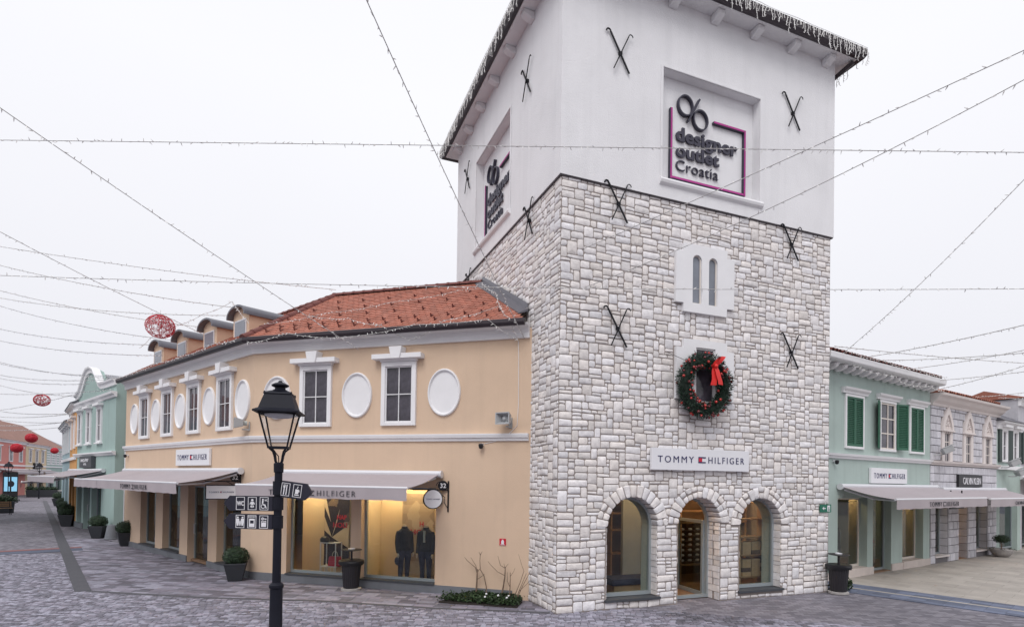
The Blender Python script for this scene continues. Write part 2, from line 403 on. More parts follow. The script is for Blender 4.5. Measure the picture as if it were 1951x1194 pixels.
# ================================================================== ground
def mk_ground():
    m = bpy.data.materials.new('ground_paving'); m.use_nodes = True
    N, L = m.node_tree.nodes, m.node_tree.links; b = N['Principled BSDF']; b.inputs['Roughness'].default_value = 0.85
    tc = N.new('ShaderNodeTexCoord'); mp = N.new('ShaderNodeMapping'); mp.inputs['Rotation'].default_value = (0, 0, 0.12)
    L.new(tc.outputs['Object'], mp.inputs['Vector'])
    br = N.new('ShaderNodeTexBrick'); br.inputs['Scale'].default_value = 1.0
    br.inputs['Brick Width'].default_value = 0.22; br.inputs['Row Height'].default_value = 0.13; br.inputs['Mortar Size'].default_value = 0.006
    br.inputs['Color1'].default_value = (0.13, 0.122, 0.148, 1); br.inputs['Color2'].default_value = (0.26, 0.245, 0.28, 1); br.inputs['Mortar'].default_value = (0.09, 0.085, 0.09, 1)
    br.inputs['Bias'].default_value = -0.1
    L.new(mp.outputs[0], br.inputs['Vector'])
    n = N.new('ShaderNodeTexNoise'); n.inputs['Scale'].default_value = 0.5; n.inputs['Detail'].default_value = 8
    L.new(tc.outputs['Object'], n.inputs['Vector'])
    r = N.new('ShaderNodeMapRange'); r.inputs['From Min'].default_value = 0.3; r.inputs['From Max'].default_value = 0.7; r.inputs['To Min'].default_value = 0.8; r.inputs['To Max'].default_value = 1.15
    L.new(n.outputs['Fac'], r.inputs['Value'])
    x = N.new('ShaderNodeMix'); x.data_type = 'RGBA'; x.blend_type = 'MULTIPLY'; x.inputs['Factor'].default_value = 1.0
    L.new(br.outputs['Color'], x.inputs['A']); L.new(r.outputs['Result'], x.inputs['B']); L.new(x.outputs['Result'], b.inputs['Base Color'])
    return m
X['ground'] = mk_ground()
mb = MB(); mb.add([(-400, -60, 0), (400, -60, 0), (400, 600, 0), (-400, 600, 0)], [(0, 1, 2, 3)])
GROUND = put('ground', mb, X['ground'], M=TR(0, 0, -0.014), kind='structure')

def side(px, py, ax, ay, bx, by):
    return (bx - ax) * (py - ay) - (by - ay) * (px - ax)
EDGE = [(-10.75, 14.45), (-7.3, 13.85), (-4.7, 13.72), (-1.7, 13.1), (0.9, 12.82)]
def zone(x, y):
    """walk: flags beside the houses; plaza: small setts; slab: pale slabs; None: nothing visible"""
    T_ = FT.inverted() @ Vector((x, y, 0))
    if T_.x > -0.02 and T_.y > -0.02 and T_.x < 8.5: 
        if not (3.3 < T_.x < 4.63 and T_.y < 0.9): return None
    # right-hand pale slabs beyond the blue bands
    if side(x, y, 9.3, 15.95, 12.9, 12.02) > 0 and x > 8.0: return None
    O_ = FO.inverted() @ Vector((x, y, 0)); P_ = FP.inverted() @ Vector((x, y, 0))
    if (O_.y > 0 and O_.x > -8.38) or (P_.y > 0 and O_.x <= -8.38): return None
    if x < -10.75:
        if side(x, y, -10.75, 14.45, -49.9, 60.6) < 0: return 'walk'
        return 'plaza'
    for (ax, ay), (bx, by) in zip(EDGE[:-1], EDGE[1:]):
        if ax <= x <= bx:
            return 'walk' if y > ay + (by - ay) * (x - ax) / (bx - ax) else 'plaza'
    return 'plaza'
def in_bed(x, y):
    q = FO.inverted() @ Vector((x, y, 0))
    return -1.95 < q.x < -0.15 and -1.0 + 0.16 * q.x * 0 < q.y < -0.12
rng = random.Random(11)
pav = []
def lay(zname, ang, w, h, x0, x1, y0, y1, gap, zjit):
    ca, sa = math.cos(ang), math.sin(ang)
    ny = int((y1 - y0) / h)
    for j in range(ny):
        off = rng.random() * w
        xx = x0 + off
        while xx < x1:
            ww = w * rng.choice((0.75, 1.0, 1.0, 1.25))
            cx, cy = xx + ww / 2, y0 + (j + 0.5) * h
            wx, wy = cx * ca - cy * sa, cx * sa + cy * ca
            xx += ww
            if wy < 10.2 or wy > 26.0 or abs(wx) > 1.0 * wy + 1.5: continue
            if zname == 'plaza' and wy > 21.0: continue
            if zone(wx, wy) != zname or in_bed(wx, wy): continue
            pav.append((zname, wx, wy, ww - gap, h - gap, ang, rng.uniform(0, zjit), rng.random()))
lay('plaza', 0.03, 0.15, 0.10, -24, 16, 9.5, 23, 0.010, 0.004)
lay('walk', AO * 0.55, 0.40, 0.20, -30, 8, 8, 36, 0.008, 0.003)
def paver_mb(mb, p, M=None):
    _, x, y, w, h, a, dz, t = p
    ca, sa = math.cos(a), math.sin(a)
    mb.tone = t if t < 0.82 else min(1.0, 0.8 + (t - 0.82) * 3.0)
    c = 0.006
    vs = []
    for (dx, dy, z) in [(-w / 2, -h / 2, -0.012), (w / 2, -h / 2, -0.012), (w / 2, h / 2, -0.012), (-w / 2, h / 2, -0.012),
                        (-w / 2 + c, -h / 2 + c, dz), (w / 2 - c, -h / 2 + c, dz), (w / 2 - c, h / 2 - c, dz), (-w / 2 + c, h / 2 - c, dz)]:
        vs.append((x + dx * ca - dy * sa, y + dx * sa + dy * ca, z))
    mb.add(vs, [(4, 5, 6, 7), (0, 1, 5, 4), (1, 2, 6, 5), (2, 3, 7, 6), (3, 0, 4, 7)])
pav.sort(key=lambda p: -(p[3] * p[4]) / (p[1] ** 2 + p[2] ** 2) ** 1.5)
vis = [p for p in pav if abs(p[1]) < 0.9 * p[2] and p[2] > 11.2]
for p in vis[:300]:
    mb = MB(); mb.use_tone = True; paver_mb(mb, p)
    put('paver', mb, X['paver'] if p[0] == 'plaza' else X['paver_walk'], GROUND, M=I4)
top = set(id(p) for p in vis[:300])
for zn, mname in (('plaza', 'paver'), ('walk', 'paver_walk')):
    mb = MB(); mb.use_tone = True
    for p in pav:
        if p[0] == zn and id(p) not in top: paver_mb(mb, p)
    put('small_pavers' if zn == 'plaza' else 'walk_pavers', mb, X[mname], GROUND, kind='stuff')
# drain strip of dark slabs down the street
drain = []
d0, d1 = Vector((-10.85, 14.43)), Vector((-49.9, 60.6))
dl = (d1 - d0).length; dd = (d1 - d0) / dl; dn = Vector((dd.y, -dd.x))
mb0 = MB(); mb0.box(-0.17, 0.17, 0.005, 0.795, -0.01, 0.009)
dm = mb0.mesh('drain_slab'); dm.materials.append(X['drain'])
for k in range(int(dl / 0.8)):
    c = d0 + dd * (k * 0.8)
    put('drain_slab', dm, None, GROUND, M=M4(c.x, c.y, 0.0, math.atan2(dd.y, dd.x) - PI / 2))
# kerb line of dark slabs between walk and plaza
for (ax, ay), (bx, by) in zip(EDGE[:-1], EDGE[1:]):
    v = Vector((bx - ax, by - ay)); n = max(1, round(v.length / 0.6)); a = math.atan2(v.y, v.x)
    mbk = MB(); mbk.box(0.004, v.length / n - 0.004, -0.07, 0.07, -0.01, 0.0075)
    km = mbk.mesh('edging_slab'); km.materials.append(X['drain'])
    for k in range(n):
        c = Vector((ax, ay)) + v * (k / n)
        put('edging_slab', km, None, GROUND, M=M4(c.x, c.y, 0, a))
# red and blue bands across the street
a = math.atan2(1.14, 1.37)
for off, wd, mt, nm in ((0.0, 0.42, 'band_red', 'red_band'), (-0.95, 0.85, 'band_blue', 'blue_band')):
    mb = MB(); mb.box(-14, 0.4, off, off + wd, -0.01, 0.008)
    put(nm, mb, X[mt], M=M4(-17.55, 22.55, 0, a), kind='structure')
# right-hand forecourt: blue bands, then pale slabs
va = Vector((2.46, -2.74)).normalized(); ang = math.atan2(va.y, va.x)
FB = M4(9.47, 15.71, 0, ang)              # x along the band towards the viewer, y outwards to the pale slabs
rng = random.Random(5)
mbb = MB(); mbb.use_tone = True
for r0 in (0.0, 0.86):
    for k in range(26):
        for q in range(3):
            mbb.tone = rng.random()
            mbb.box(-1.6 + k * 0.4, -1.6 + k * 0.4 + 0.394, r0 + q * 0.24, r0 + q * 0.24 + 0.234, -0.01, 0.007, 'b')
put('blue_paving_band', mbb, X['band_blue'], M=FB, kind='structure')
mbb = MB(); mbb.use_tone = True
for k in range(26):
    mbb.tone = rng.random(); mbb.box(-1.6 + k * 0.4, -1.6 + k * 0.4 + 0.394, 0.724, 0.856, -0.01, 0.0065, 'b')
put('pale_paving_band', mbb, X['slab'], M=FB, kind='structure')
FCOURT = put('forecourt', MB().box(-30, 22, 1.585, 60, -0.013, -0.002), X['slab'], M=FB, kind='structure')
cnt = 0; rest = MB(); rest.use_tone = True
for j in range(56):
    for k in range(40):
        x0 = -24.0 + k * 0.9 + (0.45 if j % 2 else 0); y0 = 1.59 + j * 0.6
        c = FB @ Vector((x0 + 0.45, y0 + 0.3, 0))
        g = FG.inverted() @ c
        if g.y > -0.05 or c.y < 10 or c.x > 1.02 * c.y: continue
        near = c.length < 26.5
        mbs = MB() if near else rest
        mbs.use_tone = True; mbs.tone = rng.random()
        mbs.box(x0 + 0.004, x0 + 0.896, y0 + 0.004, y0 + 0.596, -0.008, 0.004 + rng.uniform(0, 0.001), 'b')
        if near and cnt < 300:
            put('paving_slab', mbs, X['slab'], FCOURT, M=FB); cnt += 1
        elif near: rest.merge(mbs)
put('far_paving_slabs', rest, X['slab'], FCOURT, M=FB, kind='stuff')

# ================================================================== stone tower
TW, TD, TH = 8.42, 8.3, 9.9
TOWER = thing('stone_tower', FT, 'tall square tower of rough white stone with white rendered top', 'tower')
ARCH = [(1.29, 2.72, 1.92, 0.24), (3.30, 4.63, 1.965, 0.0), (5.25, 6.68, 1.90, 0.22)]     # x0,x1,spring,bottom
poly = [(0, -0.3)]
for x0, x1, zs, zb in ARCH:
    r = (x1 - x0) / 2; c = (x0 + x1) / 2
    poly += [(x0, -0.3), (x0, zs)] + arc(c, zs, r, PI, 0, 18)[1:-1] + [(x1, zs), (x1, -0.3)]
poly += [(TW, -0.3), (TW, TH), (0, TH)]
mb = MB(); mb.prism(poly, 0, 0.45)
for x0, x1, zs, zb in ARCH:
    if zb > 0: mb.box(x0, x1, 0.003, 0.45, -0.3, zb - 0.02)
put('front_wall', mb, X['mortar'], TOWER, FT)
mb = MB(); mb.box(0.0, 0.45, 0.452, TD, -0.3, TH); mb.box(TW - 0.45, TW, 0.452, TD, -0.3, TH); mb.box(0.452, TW - 0.452, TD - 0.3, TD, -0.3, TH)
put('side_wall', mb, X['mortar'], TOWER, FT)
put('shop_ceiling', MB().box(0.452, TW - 0.452, 0.452, TD - 0.3, 3.2, 3.4), X['shop_grey'], TOWER, FT)
put('shop_floor', MB().box(0.452, TW - 0.452, 0.46, TD - 0.3, -0.2, 0.012), X['shop_floor'], TOWER, FT)

def warp(x, z, seed):
    n1 = mnoise.noise(Vector((x * 0.8 + seed, z * 0.8, 0.3))); n2 = mnoise.noise(Vector((x * 1.1 + seed, z * 1.4, 5.1)))
    return x + 0.022 * n1, z + 0.034 * n2
def layout(W, H, cell_w, cell_h, blocked, rng):
    nx, nz = int(round(W / cell_w)), int(round(H / cell_h))
    cw, ch = W / nx, H / nz
    occ = [[blocked((i + 0.5) * cw, (j + 0.5) * ch) for i in range(nx)] for j in range(nz)]
    sizes = [((5, 2), 8), ((4, 2), 9), ((3, 2), 8), ((6, 2), 3.5), ((4, 3), 1.5), ((3, 3), 2.6), ((2, 2), 3.2), ((2, 3), 1.2), ((2, 1), 1.8), ((3, 1), 3), ((4, 1), 3), ((5, 1), 1.2), ((3, 4), .3)]
    out = []
    for j in range(nz):
        i = 0
        while i < nx:
            if occ[j][i]: i += 1; continue
            free = 0
            while i + free < nx and free < 6 and not occ[j][i + free]: free += 1
            opts = []
            for (w, h), p in sizes:
                if w > free or j + h > nz: continue
                if free - w == 1 and free < 6: p *= 0.15
                if all(not occ[j + b][i + a_] for b in range(h) for a_ in range(w)): opts.append(((w, h), p))
            if not opts: w, h = 1, 1
            else:
                t = rng.random() * sum(p for _, p in opts)
                for (w, h), p in opts:
                    t -= p
                    if t <= 0: break
            for b in range(h):
                for a_ in range(w): occ[j + b][i + a_] = True
            out.append((i * cw, (i + w) * cw, j * ch, (j + h) * ch))
            i += w
    # narrow leftovers join a neighbour of the same course height
    out2 = {}
    for r in out: out2[(round(r[0], 4), round(r[2], 4), round(r[3], 4))] = r
    for key in sorted(out2):
        r = out2.get(key)
        if r is None or r[1] - r[0] > 1.5 * cw: continue
        for k2, r2 in list(out2.items()):
            if r2 is r or abs(r2[2] - r[2]) > 1e-6 or abs(r2[3] - r[3]) > 1e-6 or r2[1] - r2[0] > 5.5 * cw: continue
            if abs(r2[1] - r[0]) < 1e-6 or abs(r2[0] - r[1]) < 1e-6:
                out2.pop(key); out2.pop(k2)
                n_ = (min(r[0], r2[0]), max(r[1], r2[1]), r[2], r[3]); out2[(round(n_[0], 4), round(n_[2], 4), round(n_[3], 4))] = n_
                break
    return [r for _, r in sorted(out2.items())]
def stone_poly(mb, pts, rng, proud, y_in=0.015):
    """rounded, slightly pillowed stone on polygon pts (x,z ccw), standing proud of the mortar at y=0"""
    n = len(pts); cx = sum(p[0] for p in pts) / n; cz = sum(p[1] for p in pts) / n
    ring = []
    for k in range(n):
        x, z = pts[k]; xp, zp = pts[k - 1]; xn, zn = pts[(k + 1) % n]
        l1 = math.hypot(x - xp, z - zp); l2 = math.hypot(xn - x, zn - z)
        r = rng.uniform(0.012, 0.035)
        r1 = min(r, l1 * 0.3); r2 = min(r * rng.uniform(.6, 1.3), l2 * 0.3)
        ring.append((x + (xp - x) / l1 * r1, z + (zp - z) / l1 * r1)); ring.append((x + (xn - x) / l2 * r2, z + (zn - z) / l2 * r2))
    m = len(ring)
    vs = [(x, y_in, z) for x, z in ring]
    vs += [(x + rng.uniform(-.003, .003), -proud * rng.uniform(0.45, 0.7), z + rng.uniform(-.003, .003)) for x, z in ring]
    ins = 0.014
    for x, z in ring:
        d = math.hypot(x - cx, z - cz); k = max(0.3, 1 - ins / max(d, 0.03))
        vs.append((cx + (x - cx) * k, -proud * rng.uniform(0.85, 1.15), cz + (z - cz) * k))
    vs.append((cx + rng.uniform(-.02, .02), -proud * rng.uniform(1.0, 1.35), cz + rng.uniform(-.01, .01)))
    fs = []
    for lv in (0, 1):
        for k in range(m): fs.append((lv * m + k, lv * m + (k + 1) % m, (lv + 1) * m + (k + 1) % m, (lv + 1) * m + k))
    for k in range(m): fs.append((2 * m + k, 2 * m + (k + 1) % m, 3 * m))
    mb.tone = rng.random(); mb.add(vs, fs)
def rect_stone(mb, r, rng, seed, proud=None):
    x0, x1, z0, z1 = r; g = rng.uniform(0.008, 0.014)
    j = lambda: rng.uniform(-0.007, 0.007)
    pts = [(x0 + g + j() * .5, z0 + g + j()), (x1 - g + j() * .5, z0 + g + j()), (x1 - g + j() * .5, z1 - g + j()), (x0 + g + j() * .5, z1 - g + j())]
    pts = [warp(x, z, seed) for x, z in pts]
    stone_poly(mb, pts, rng, proud or rng.uniform(0.009, 0.019))
PLATES = [(3.15, 4.93, 4.83, 6.53), (3.11, 4.92, 7.20, 8.89)]
def blocked_front(x, z):
    for x0, x1, zs, zb in ARCH:
        c = (x0 + x1) / 2; r = (x1 - x0) / 2
        if zb - 0.10 < z <= zs and x0 - (.05 if z < zb else 0) < x < x1 + (.06 if z < zb else 0) and (z < zb or x0 < x < x1): return True
        if z > zs and math.hypot(x - c, z - zs) < r + 0.265: return True
    if 3.34 < x < 4.71 and (4.84 < z < 6.52 or 7.21 < z < 8.88): return True
    if 3.12 < x < 4.92 and (5.05 < z < 6.31 or 7.41 < z < 8.69): return True
    return False
def blocked_side(x, z):        # x from the far end; the low part stands behind the apricot house
    s = TD - x
    return z < 6.8 + 0.66 * max(0.0, s - 1.9) - 0.5 and s > 1.85
rng = random.Random(21)
stones = []
for r in layout(TW, TH, 0.084, 0.081, blocked_front, rng): stones.append(('F', r))
for r in layout(TD, TH, 0.084, 0.081, blocked_side, rng): stones.append(('S', r))
def stone_rank(q):
    f, r = q; F = FT if f == 'F' else FL
    c = F @ Vector(((r[0] + r[1]) / 2, 0, (r[2] + r[3]) / 2)); d = (c - Vector((0, 0, 3)))
    nrm = (F.to_3x3() @ Vector((0, 1, 0)))
    return -(r[1] - r[0]) * (r[3] - r[2]) * abs(d.normalized().dot(nrm)) / d.length_squared
stones.sort(key=stone_rank)
for k, (f, r) in enumerate(stones[:280]):
    mb = MB(); mb.use_tone = True; rect_stone(mb, r, rng, 3.0 if f == 'F' else 40.0)
    put('stone', mb, X['stone'], TOWER, FT if f == 'F' else FL, smooth=0.75)
for f, F, nm in (('F', FT, 'front_stones'), ('S', FL, 'side_stones')):
    mb = MB(); mb.use_tone = True
    for ff, r in stones[280:]:
        if ff == f: rect_stone(mb, r, rng, 3.0 if f == 'F' else 40.0)
    put(nm, mb, X['stone'], TOWER, F, smooth=0.75, kind='stuff')
# arch rings: wedge stones reaching back into the reveal
for x0, x1, zs, zb in ARCH:
    c = (x0 + x1) / 2; r = (x1 - x0) / 2; n = 15; depth = 0.42 if zb == 0 else 0.24
    for k in range(n):
        a0 = PI * k / n + 0.012; a1 = PI * (k + 1) / n - 0.012
        split = rng.random() < 0.55 and 0.13
        segs = [(r - 0.02, r + 0.27)] if not split else [(r - 0.02, r + 0.10 + rng.uniform(0, .04)), (r + 0.155, r + 0.27)]
        for q, (ra, rb) in enumerate(segs):
            mb = MB(); mb.use_tone = True
            rb += rng.uniform(-0.02, 0.02)
            pts = [(c + ra * math.cos(a1), zs + ra * math.sin(a1)), (c + ra * math.cos(a0), zs + ra * math.sin(a0)),
                   (c + rb * math.cos(a0), zs + rb * math.sin(a0)), (c + rb * math.cos(a1), zs + rb * math.sin(a1))]
            stone_poly(mb, pts[::-1] if False else pts, rng, rng.uniform(0.02, 0.04), y_in=depth if q == 0 else 0.015)
            put('voussoir', mb, X['stone'], TOWER, FT, smooth=0.75)
    # jamb stones
    for sx in (0, 1):
        z = 0.0 if zb == 0 else zb
        mb = MB(); mb.use_tone = True
        while z < zs - 0.05:
            h = min(rng.choice((0.11, 0.15, 0.17, 0.2)), zs - z)
            parts = [(0.02, depth)] if depth < 0.3 else [(0.02, rng.uniform(0.18, 0.26)), (0.28, depth)]
            for ya, yb in parts:
                mb.tone = rng.random(); p = rng.uniform(0.012, 0.028)
                if sx == 0: mb.box(x0 - 0.05, x0 + p, ya, yb, z + 0.008, z + h - 0.008)
                else: mb.box(x1 - p, x1 + 0.05, ya, yb, z + 0.008, z + h - 0.008)
            z += h
        put('jamb_stones', mb, X['stone'], TOWER, FT, kind='stuff')

# ---- arched shop windows and door
def arch_frame(x0, x1, zs, zb, w, y0, y1):
    """ring-shaped arched frame as quads between outer and inner outline"""
    c = (x0 + x1) / 2; r = (x1 - x0) / 2
    o = [(x0, zb)] + arc(c, zs, r, PI, 0, 20) + [(x1, zb)]
    i = [(x0 + w, zb + w)] + arc(c, zs, r - w, PI, 0, 20) + [(x1 - w, zb + w)]
    n = len(o); vs = [(x, y0, z) for x, z in o] + [(x, y0, z) for x, z in i] + [(x, y1, z) for x, z in o] + [(x, y1, z) for x, z in i]
    fs = []
    for k in range(n):
        k2 = (k + 1) % n
        fs += [(k, k2, n + k2, n + k), (2 * n + k, 3 * n + k, 3 * n + k2, 2 * n + k2), (n + k, n + k2, 3 * n + k2, 3 * n + k), (k, 2 * n + k, 2 * n + k2, k2)]
    return MB().add(vs, fs)
for idx in (0, 2):
    x0, x1, zs, zb = ARCH[idx]
    fr = put('arched_window', arch_frame(x0 - 0.01, x1 + 0.01, zs, zb, 0.085, 0.24, 0.34), X['frame_grey'], TOWER, FT)
    c = (x0 + x1) / 2; r = (x1 - x0) / 2 - 0.07
    put('pane', MB().prism([(x0 + 0.07, zb + 0.07), (x1 - 0.07, zb + 0.07)] + arc(c, zs, r, 0, PI, 20), 0.285, 0.295), X['glass'], fr, FT)
    put('sill', MB().box(x0 - 0.04, x1 + 0.06, -0.07, 0.24, zb - 0.07, zb - 0.012), X['sill_dark'], fr, FT)
    put('inner_reveal', arch_frame(x0 + 0.03, x1 - 0.03, zs, zb, 0.02, 0.345, 0.62), X['shop_grey'], fr, FT)
x0, x1, zs, zb = ARCH[1]
fr = put('arched_door', arch_frame(x0 - 0.01, x1 + 0.01, zs, 0.012, 0.075, 0.42, 0.52), X['frame_grey'], TOWER, FT)
FD = FT @ TR(x1 - 0.085, 0.53, 0) @ RZ(math.radians(86))
mb = MB()
for (a_, b_, z0, z1) in ((0, 0.08, 0.02, 2.0), (1.08, 1.16, 0.02, 2.0), (0.08, 1.08, 0.02, 0.12), (0.08, 1.08, 1.92, 2.0)): mb.box(a_, b_, -0.025, 0.025, z0, z1)
lf = put('door_leaf', mb, X['frame_grey'], fr, FD)
put('door_pane', MB().box(0.075, 1.085, -0.006, 0.006, 0.11, 1.93), X['glass_dark'], fr, FD)
put('door_handle', MB().tube([(1.1, -0.03, 0.8), (1.1, -0.08, 0.85), (1.1, -0.08, 1.25), (1.1, -0.03, 1.3)], 0.012, 6), X['alu'], fr, FD)

# ---- white window surrounds
def cross_poly(nx0, nx1, nz0, nz1, wx0, wx1, wz0, wz1):
    return [(nx0, nz0), (nx1, nz0), (nx1, wz0), (wx1, wz0), (wx1, wz1), (nx1, wz1), (nx1, nz1), (nx0, nz1), (nx0, wz1), (wx0, wz1), (wx0, wz0), (nx0, wz0)]
# twin arched upper window
mb = MB()
A1, A2, zb, zs, rr = (3.61, 3.89), (4.11, 4.38), 7.43, 8.50, 0.14
low = [(3.34, 7.20), (4.69, 7.20), (4.69, 7.41), (4.92, 7.41), (4.92, zb), (3.11, zb), (3.11, 7.41), (3.34, 7.41)]
upp = [(3.11, zb), (A1[0], zb), (A1[0], zs)] + arc(3.75, zs, rr, PI, 0, 12)[1:-1] + [(A1[1], zs), (A1[1], zb), (A2[0], zb), (A2[0], zs)] + arc(4.245, zs, 0.135, PI, 0, 12)[1:-1] + \
      [(A2[1], zs), (A2[1], zb), (4.92, zb), (4.92, 8.69), (4.69, 8.69), (4.69, 8.89), (3.34, 8.89), (3.34, 8.69), (3.11, 8.69)]
mb.prism(low, -0.09, 0.02); mb.prism(upp, -0.09, 0.02)
tw = put('twin_arched_window', mb, X['trim_white'], TOWER, FT)
for (xa, xb) in (A1, A2):
    c = (xa + xb) / 2; r = (xb - xa) / 2
    put('pane', MB().prism([(xa, zb), (xb, zb)] + arc(c, zs, r, 0, PI, 12), -0.022, -0.012), X['pane_blue'], tw, FT)
    put('inner_frame', arch_frame(xa, xb, zs, zb, 0.025, -0.045, -0.02), X['frame_cream'], tw, FT)
# lower window behind the wreath
mb = MB()
wx0, wx1, wz0, wz1 = 3.74, 4.34, 4.98, 6.34
mb.prism([(3.36, 4.83), (4.71, 4.83), (4.71, 5.04), (4.93, 5.04), (4.93, wz0 + .07), (wx1, wz0 + .07), (wx1, wz0), (wx0, wz0), (wx0, wz0 + .07), (3.14, wz0 + .07), (3.14, 5.04), (3.36, 5.04)], -0.09, 0.02)
mb.prism([(3.14, wz0 + .07), (wx0, wz0 + .07), (wx0, wz1), (wx1, wz1), (wx1, wz0 + .07), (4.93, wz0 + .07), (4.93, 6.31), (4.71, 6.31), (4.71, 6.53), (3.36, 6.53), (3.36, 6.31), (3.14, 6.31)], -0.09, 0.02)
lw = put('rectangular_window', mb, X['trim_white'], TOWER, FT)
put('pane', MB().box(wx0 + 0.04, wx1 - 0.04, -0.022, -0.012, wz0 + 0.04, wz1 - 0.04), X['pane'], lw, FT)
mb = MB()
for b4 in ((wx0, wx0 + .04, wz0, wz1), (wx1 - .04, wx1, wz0, wz1), (wx0 + .04, wx1 - .04, wz0, wz0 + .04), (wx0 + .04, wx1 - .04, wz1 - .04, wz1)): mb.box(b4[0], b4[1], -0.05, -0.005, b4[2], b4[3])
put('inner_frame', mb, X['trim_white'], lw, FT)

# ---- white upper storey with the two logo recesses
ZT = 14.84
def upper_face(F, x0, x1, rx0, rx1, rz0, rz1, y0, y1):
    mb = MB()
    mb.box(x0, rx0, y0, y1, TH, ZT); mb.box(rx1, x1, y0, y1, TH, ZT)
    mb.box(rx0, rx1, y0, y1, TH, rz0); mb.box(rx0, rx1, y0, y1, rz1, ZT)
    mb.box(rx0 - 0.2, rx1 + 0.2, y1 + 0.002, y1 + 0.12, rz0 - 0.2, rz1 + 0.2)
    o = put('upper_wall', mb, X['stucco_white'], TOWER, F)
    # raised moulding round the recess and a projecting ledge
    w = 0.07
    m2 = MB()
    m2.box(rx0 - w, rx0 - 0.002, y0 - 0.025, y0 - 0.002, rz0, rz1 + w); m2.box(rx1 + 0.002, rx1 + w, y0 - 0.025, y0 - 0.002, rz0, rz1 + w)
    m2.box(rx0 - 0.001, rx1 + 0.001, y0 - 0.025, y0 - 0.002, rz1 + 0.002, rz1 + w)
    put('recess_moulding', m2, X['stucco_white'], TOWER, F, bevel=0.01)
    put('recess_ledge', MB().sweep_x([(y0 + 0.1, rz0 - 0.16), (y0 + 0.0, rz0 - 0.16), (y0 - 0.07, rz0 - 0.11), (y0 - 0.09, rz0 - 0.05), (y0 - 0.07, rz0 - 0.003), (y0 + 0.1, rz0 - 0.003)], rx0 - 0.09, rx1 + 0.09), X['trim_white'], TOWER, F)
upper_face(FT, -0.06, TW + 0.06, 2.69, 5.75, 10.35, 13.07, -0.06, 0.19)
upper_face(FL, -0.06, TD - 0.192, 2.15, 5.20, 10.45, 13.30, -0.06, 0.19)
mb = MB(); mb.box(TW - 0.19, TW + 0.06, 0.192, TD + 0.06, TH, ZT); mb.box(0.2, TW - 0.192, TD - 0.19, TD + 0.06, TH, ZT)
put('upper_wall', mb, X['stucco_white'], TOWER, FT)
put('shadow_gap_strip', MB().box(-0.045, TW + 0.045, -0.045, TD + 0.045, TH - 0.03, TH - 0.003), X['gutter'], TOWER, FT)  # dark strip that paints in the shadow line under the projecting white storey
E_ = 0.44
mb = MB()
for (a_, b_, c_, d_) in ((-E_, TW + E_, -E_, -0.05), (-E_, TW + E_, TD + 0.05, TD + E_), (-E_, -0.05, -0.049, TD + 0.049), (TW + 0.05, TW + E_, -0.049, TD + 0.049)): mb.box(a_, b_, c_, d_, 14.78, 14.835)
put('soffit', mb, X['stucco_white'], TOWER, FT)
mb = MB(); g = E_ + 0.02
prof = [(0.0, 14.77), (0.10, 14.75), (0.15, 14.83), (0.16, 15.00), (0.11, 15.03), (0.0, 15.03)]
path = [(-g, -g, -1, -1), (TW + g, -g, 1, -1), (TW + g, TD + g, 1, 1), (-g, TD + g, -1, 1), (-g, -g, -1, -1)]
mb.sweep(prof, path)
put('gutter', mb, X['gutter'], TOWER, FT)
mb = MB(); q = E_ + 0.02
mb.add([(-q, -q, 14.96), (TW + q, -q, 14.96), (TW + q, TD + q, 14.96), (-q, TD + q, 14.96), (TW / 2, TD / 2, 17.4)], [(0, 1, 4), (1, 2, 4), (2, 3, 4), (3, 0, 4), (3, 2, 1, 0)])
put('roof', mb, X['tile'], TOWER, FT)
mbc = MB(); mbc.sweep_x([(-0.02, 14.58), (-0.12, 14.59), (-0.22, 14.63), (-0.31, 14.67), (-0.32, 14.775), (-0.02, 14.775)], -0.11, 0.11)
cm = mbc.mesh('corbel', bevel=0.012); cm.materials.append(X['stucco_white'])
for k in range(7):
    put('corbel', cm, None, TOWER, FT @ TR(0.35 + k * (TW - 0.7) / 6, -0.04, 0))
    put('corbel', cm, None, TOWER, FL @ TR(0.35 + k * (TD - 0.7) / 6, -0.04, 0))
put('downpipe', MB().tube([(TW + 0.35, -0.4, 14.72), (TW + 0.2, 0.2, 14.5), (TW + 0.12, 0.5, 14.3), (TW + 0.12, 0.5, 7.0)], 0.06, 8), X['gutter'], TOWER, FT)
# ---- crossed iron wall anchors
def anchor_mesh():
    mb = MB()
    def bar(x0, z0, x1, z1, hook, y, w, t):
        d = Vector((x1 - x0, 0, z1 - z0)); L = d.length; d.normalize(); s = Vector((d.z, 0, -d.x))
        P0, P1 = Vector((x0, y, z0)), Vector((x1, y, z1))
        vs = []
        for P in (P0, P1):
            for (a_, b_) in ((-w, -t), (w, -t), (w, t), (-w, t)): vs.append(P + s * a_ + Vector((0, b_, 0)))
        mb.add(vs, [(0, 1, 2, 3), (7, 6, 5, 4), (0, 4, 5, 1), (1, 5, 6, 2), (2, 6, 7, 3), (3, 7, 4, 0)])
        pts = [P0 + d * 0.02]
        for k in range(7):
            t_ = PI * k / 6 * 1.05
            pts.append(P0 + Vector((hook * (0.055 - 0.055 * math.cos(t_)), 0, 0.05 * math.sin(t_))))
        mb.tube(pts, w * 0.95, 6)
    bar(0.02, 0, 0.54, -0.86, -1, -0.045, 0.019, 0.011)
    bar(0.50, 0, 0.10, -0.86, 1, -0.075, 0.012, 0.011)
    mb.box(0.26, 0.34, -0.06, 0.0, -0.47, -0.40)
    return mb.mesh('wall_anchor')
am = anchor_mesh(); am.materials.append(X['iron'])
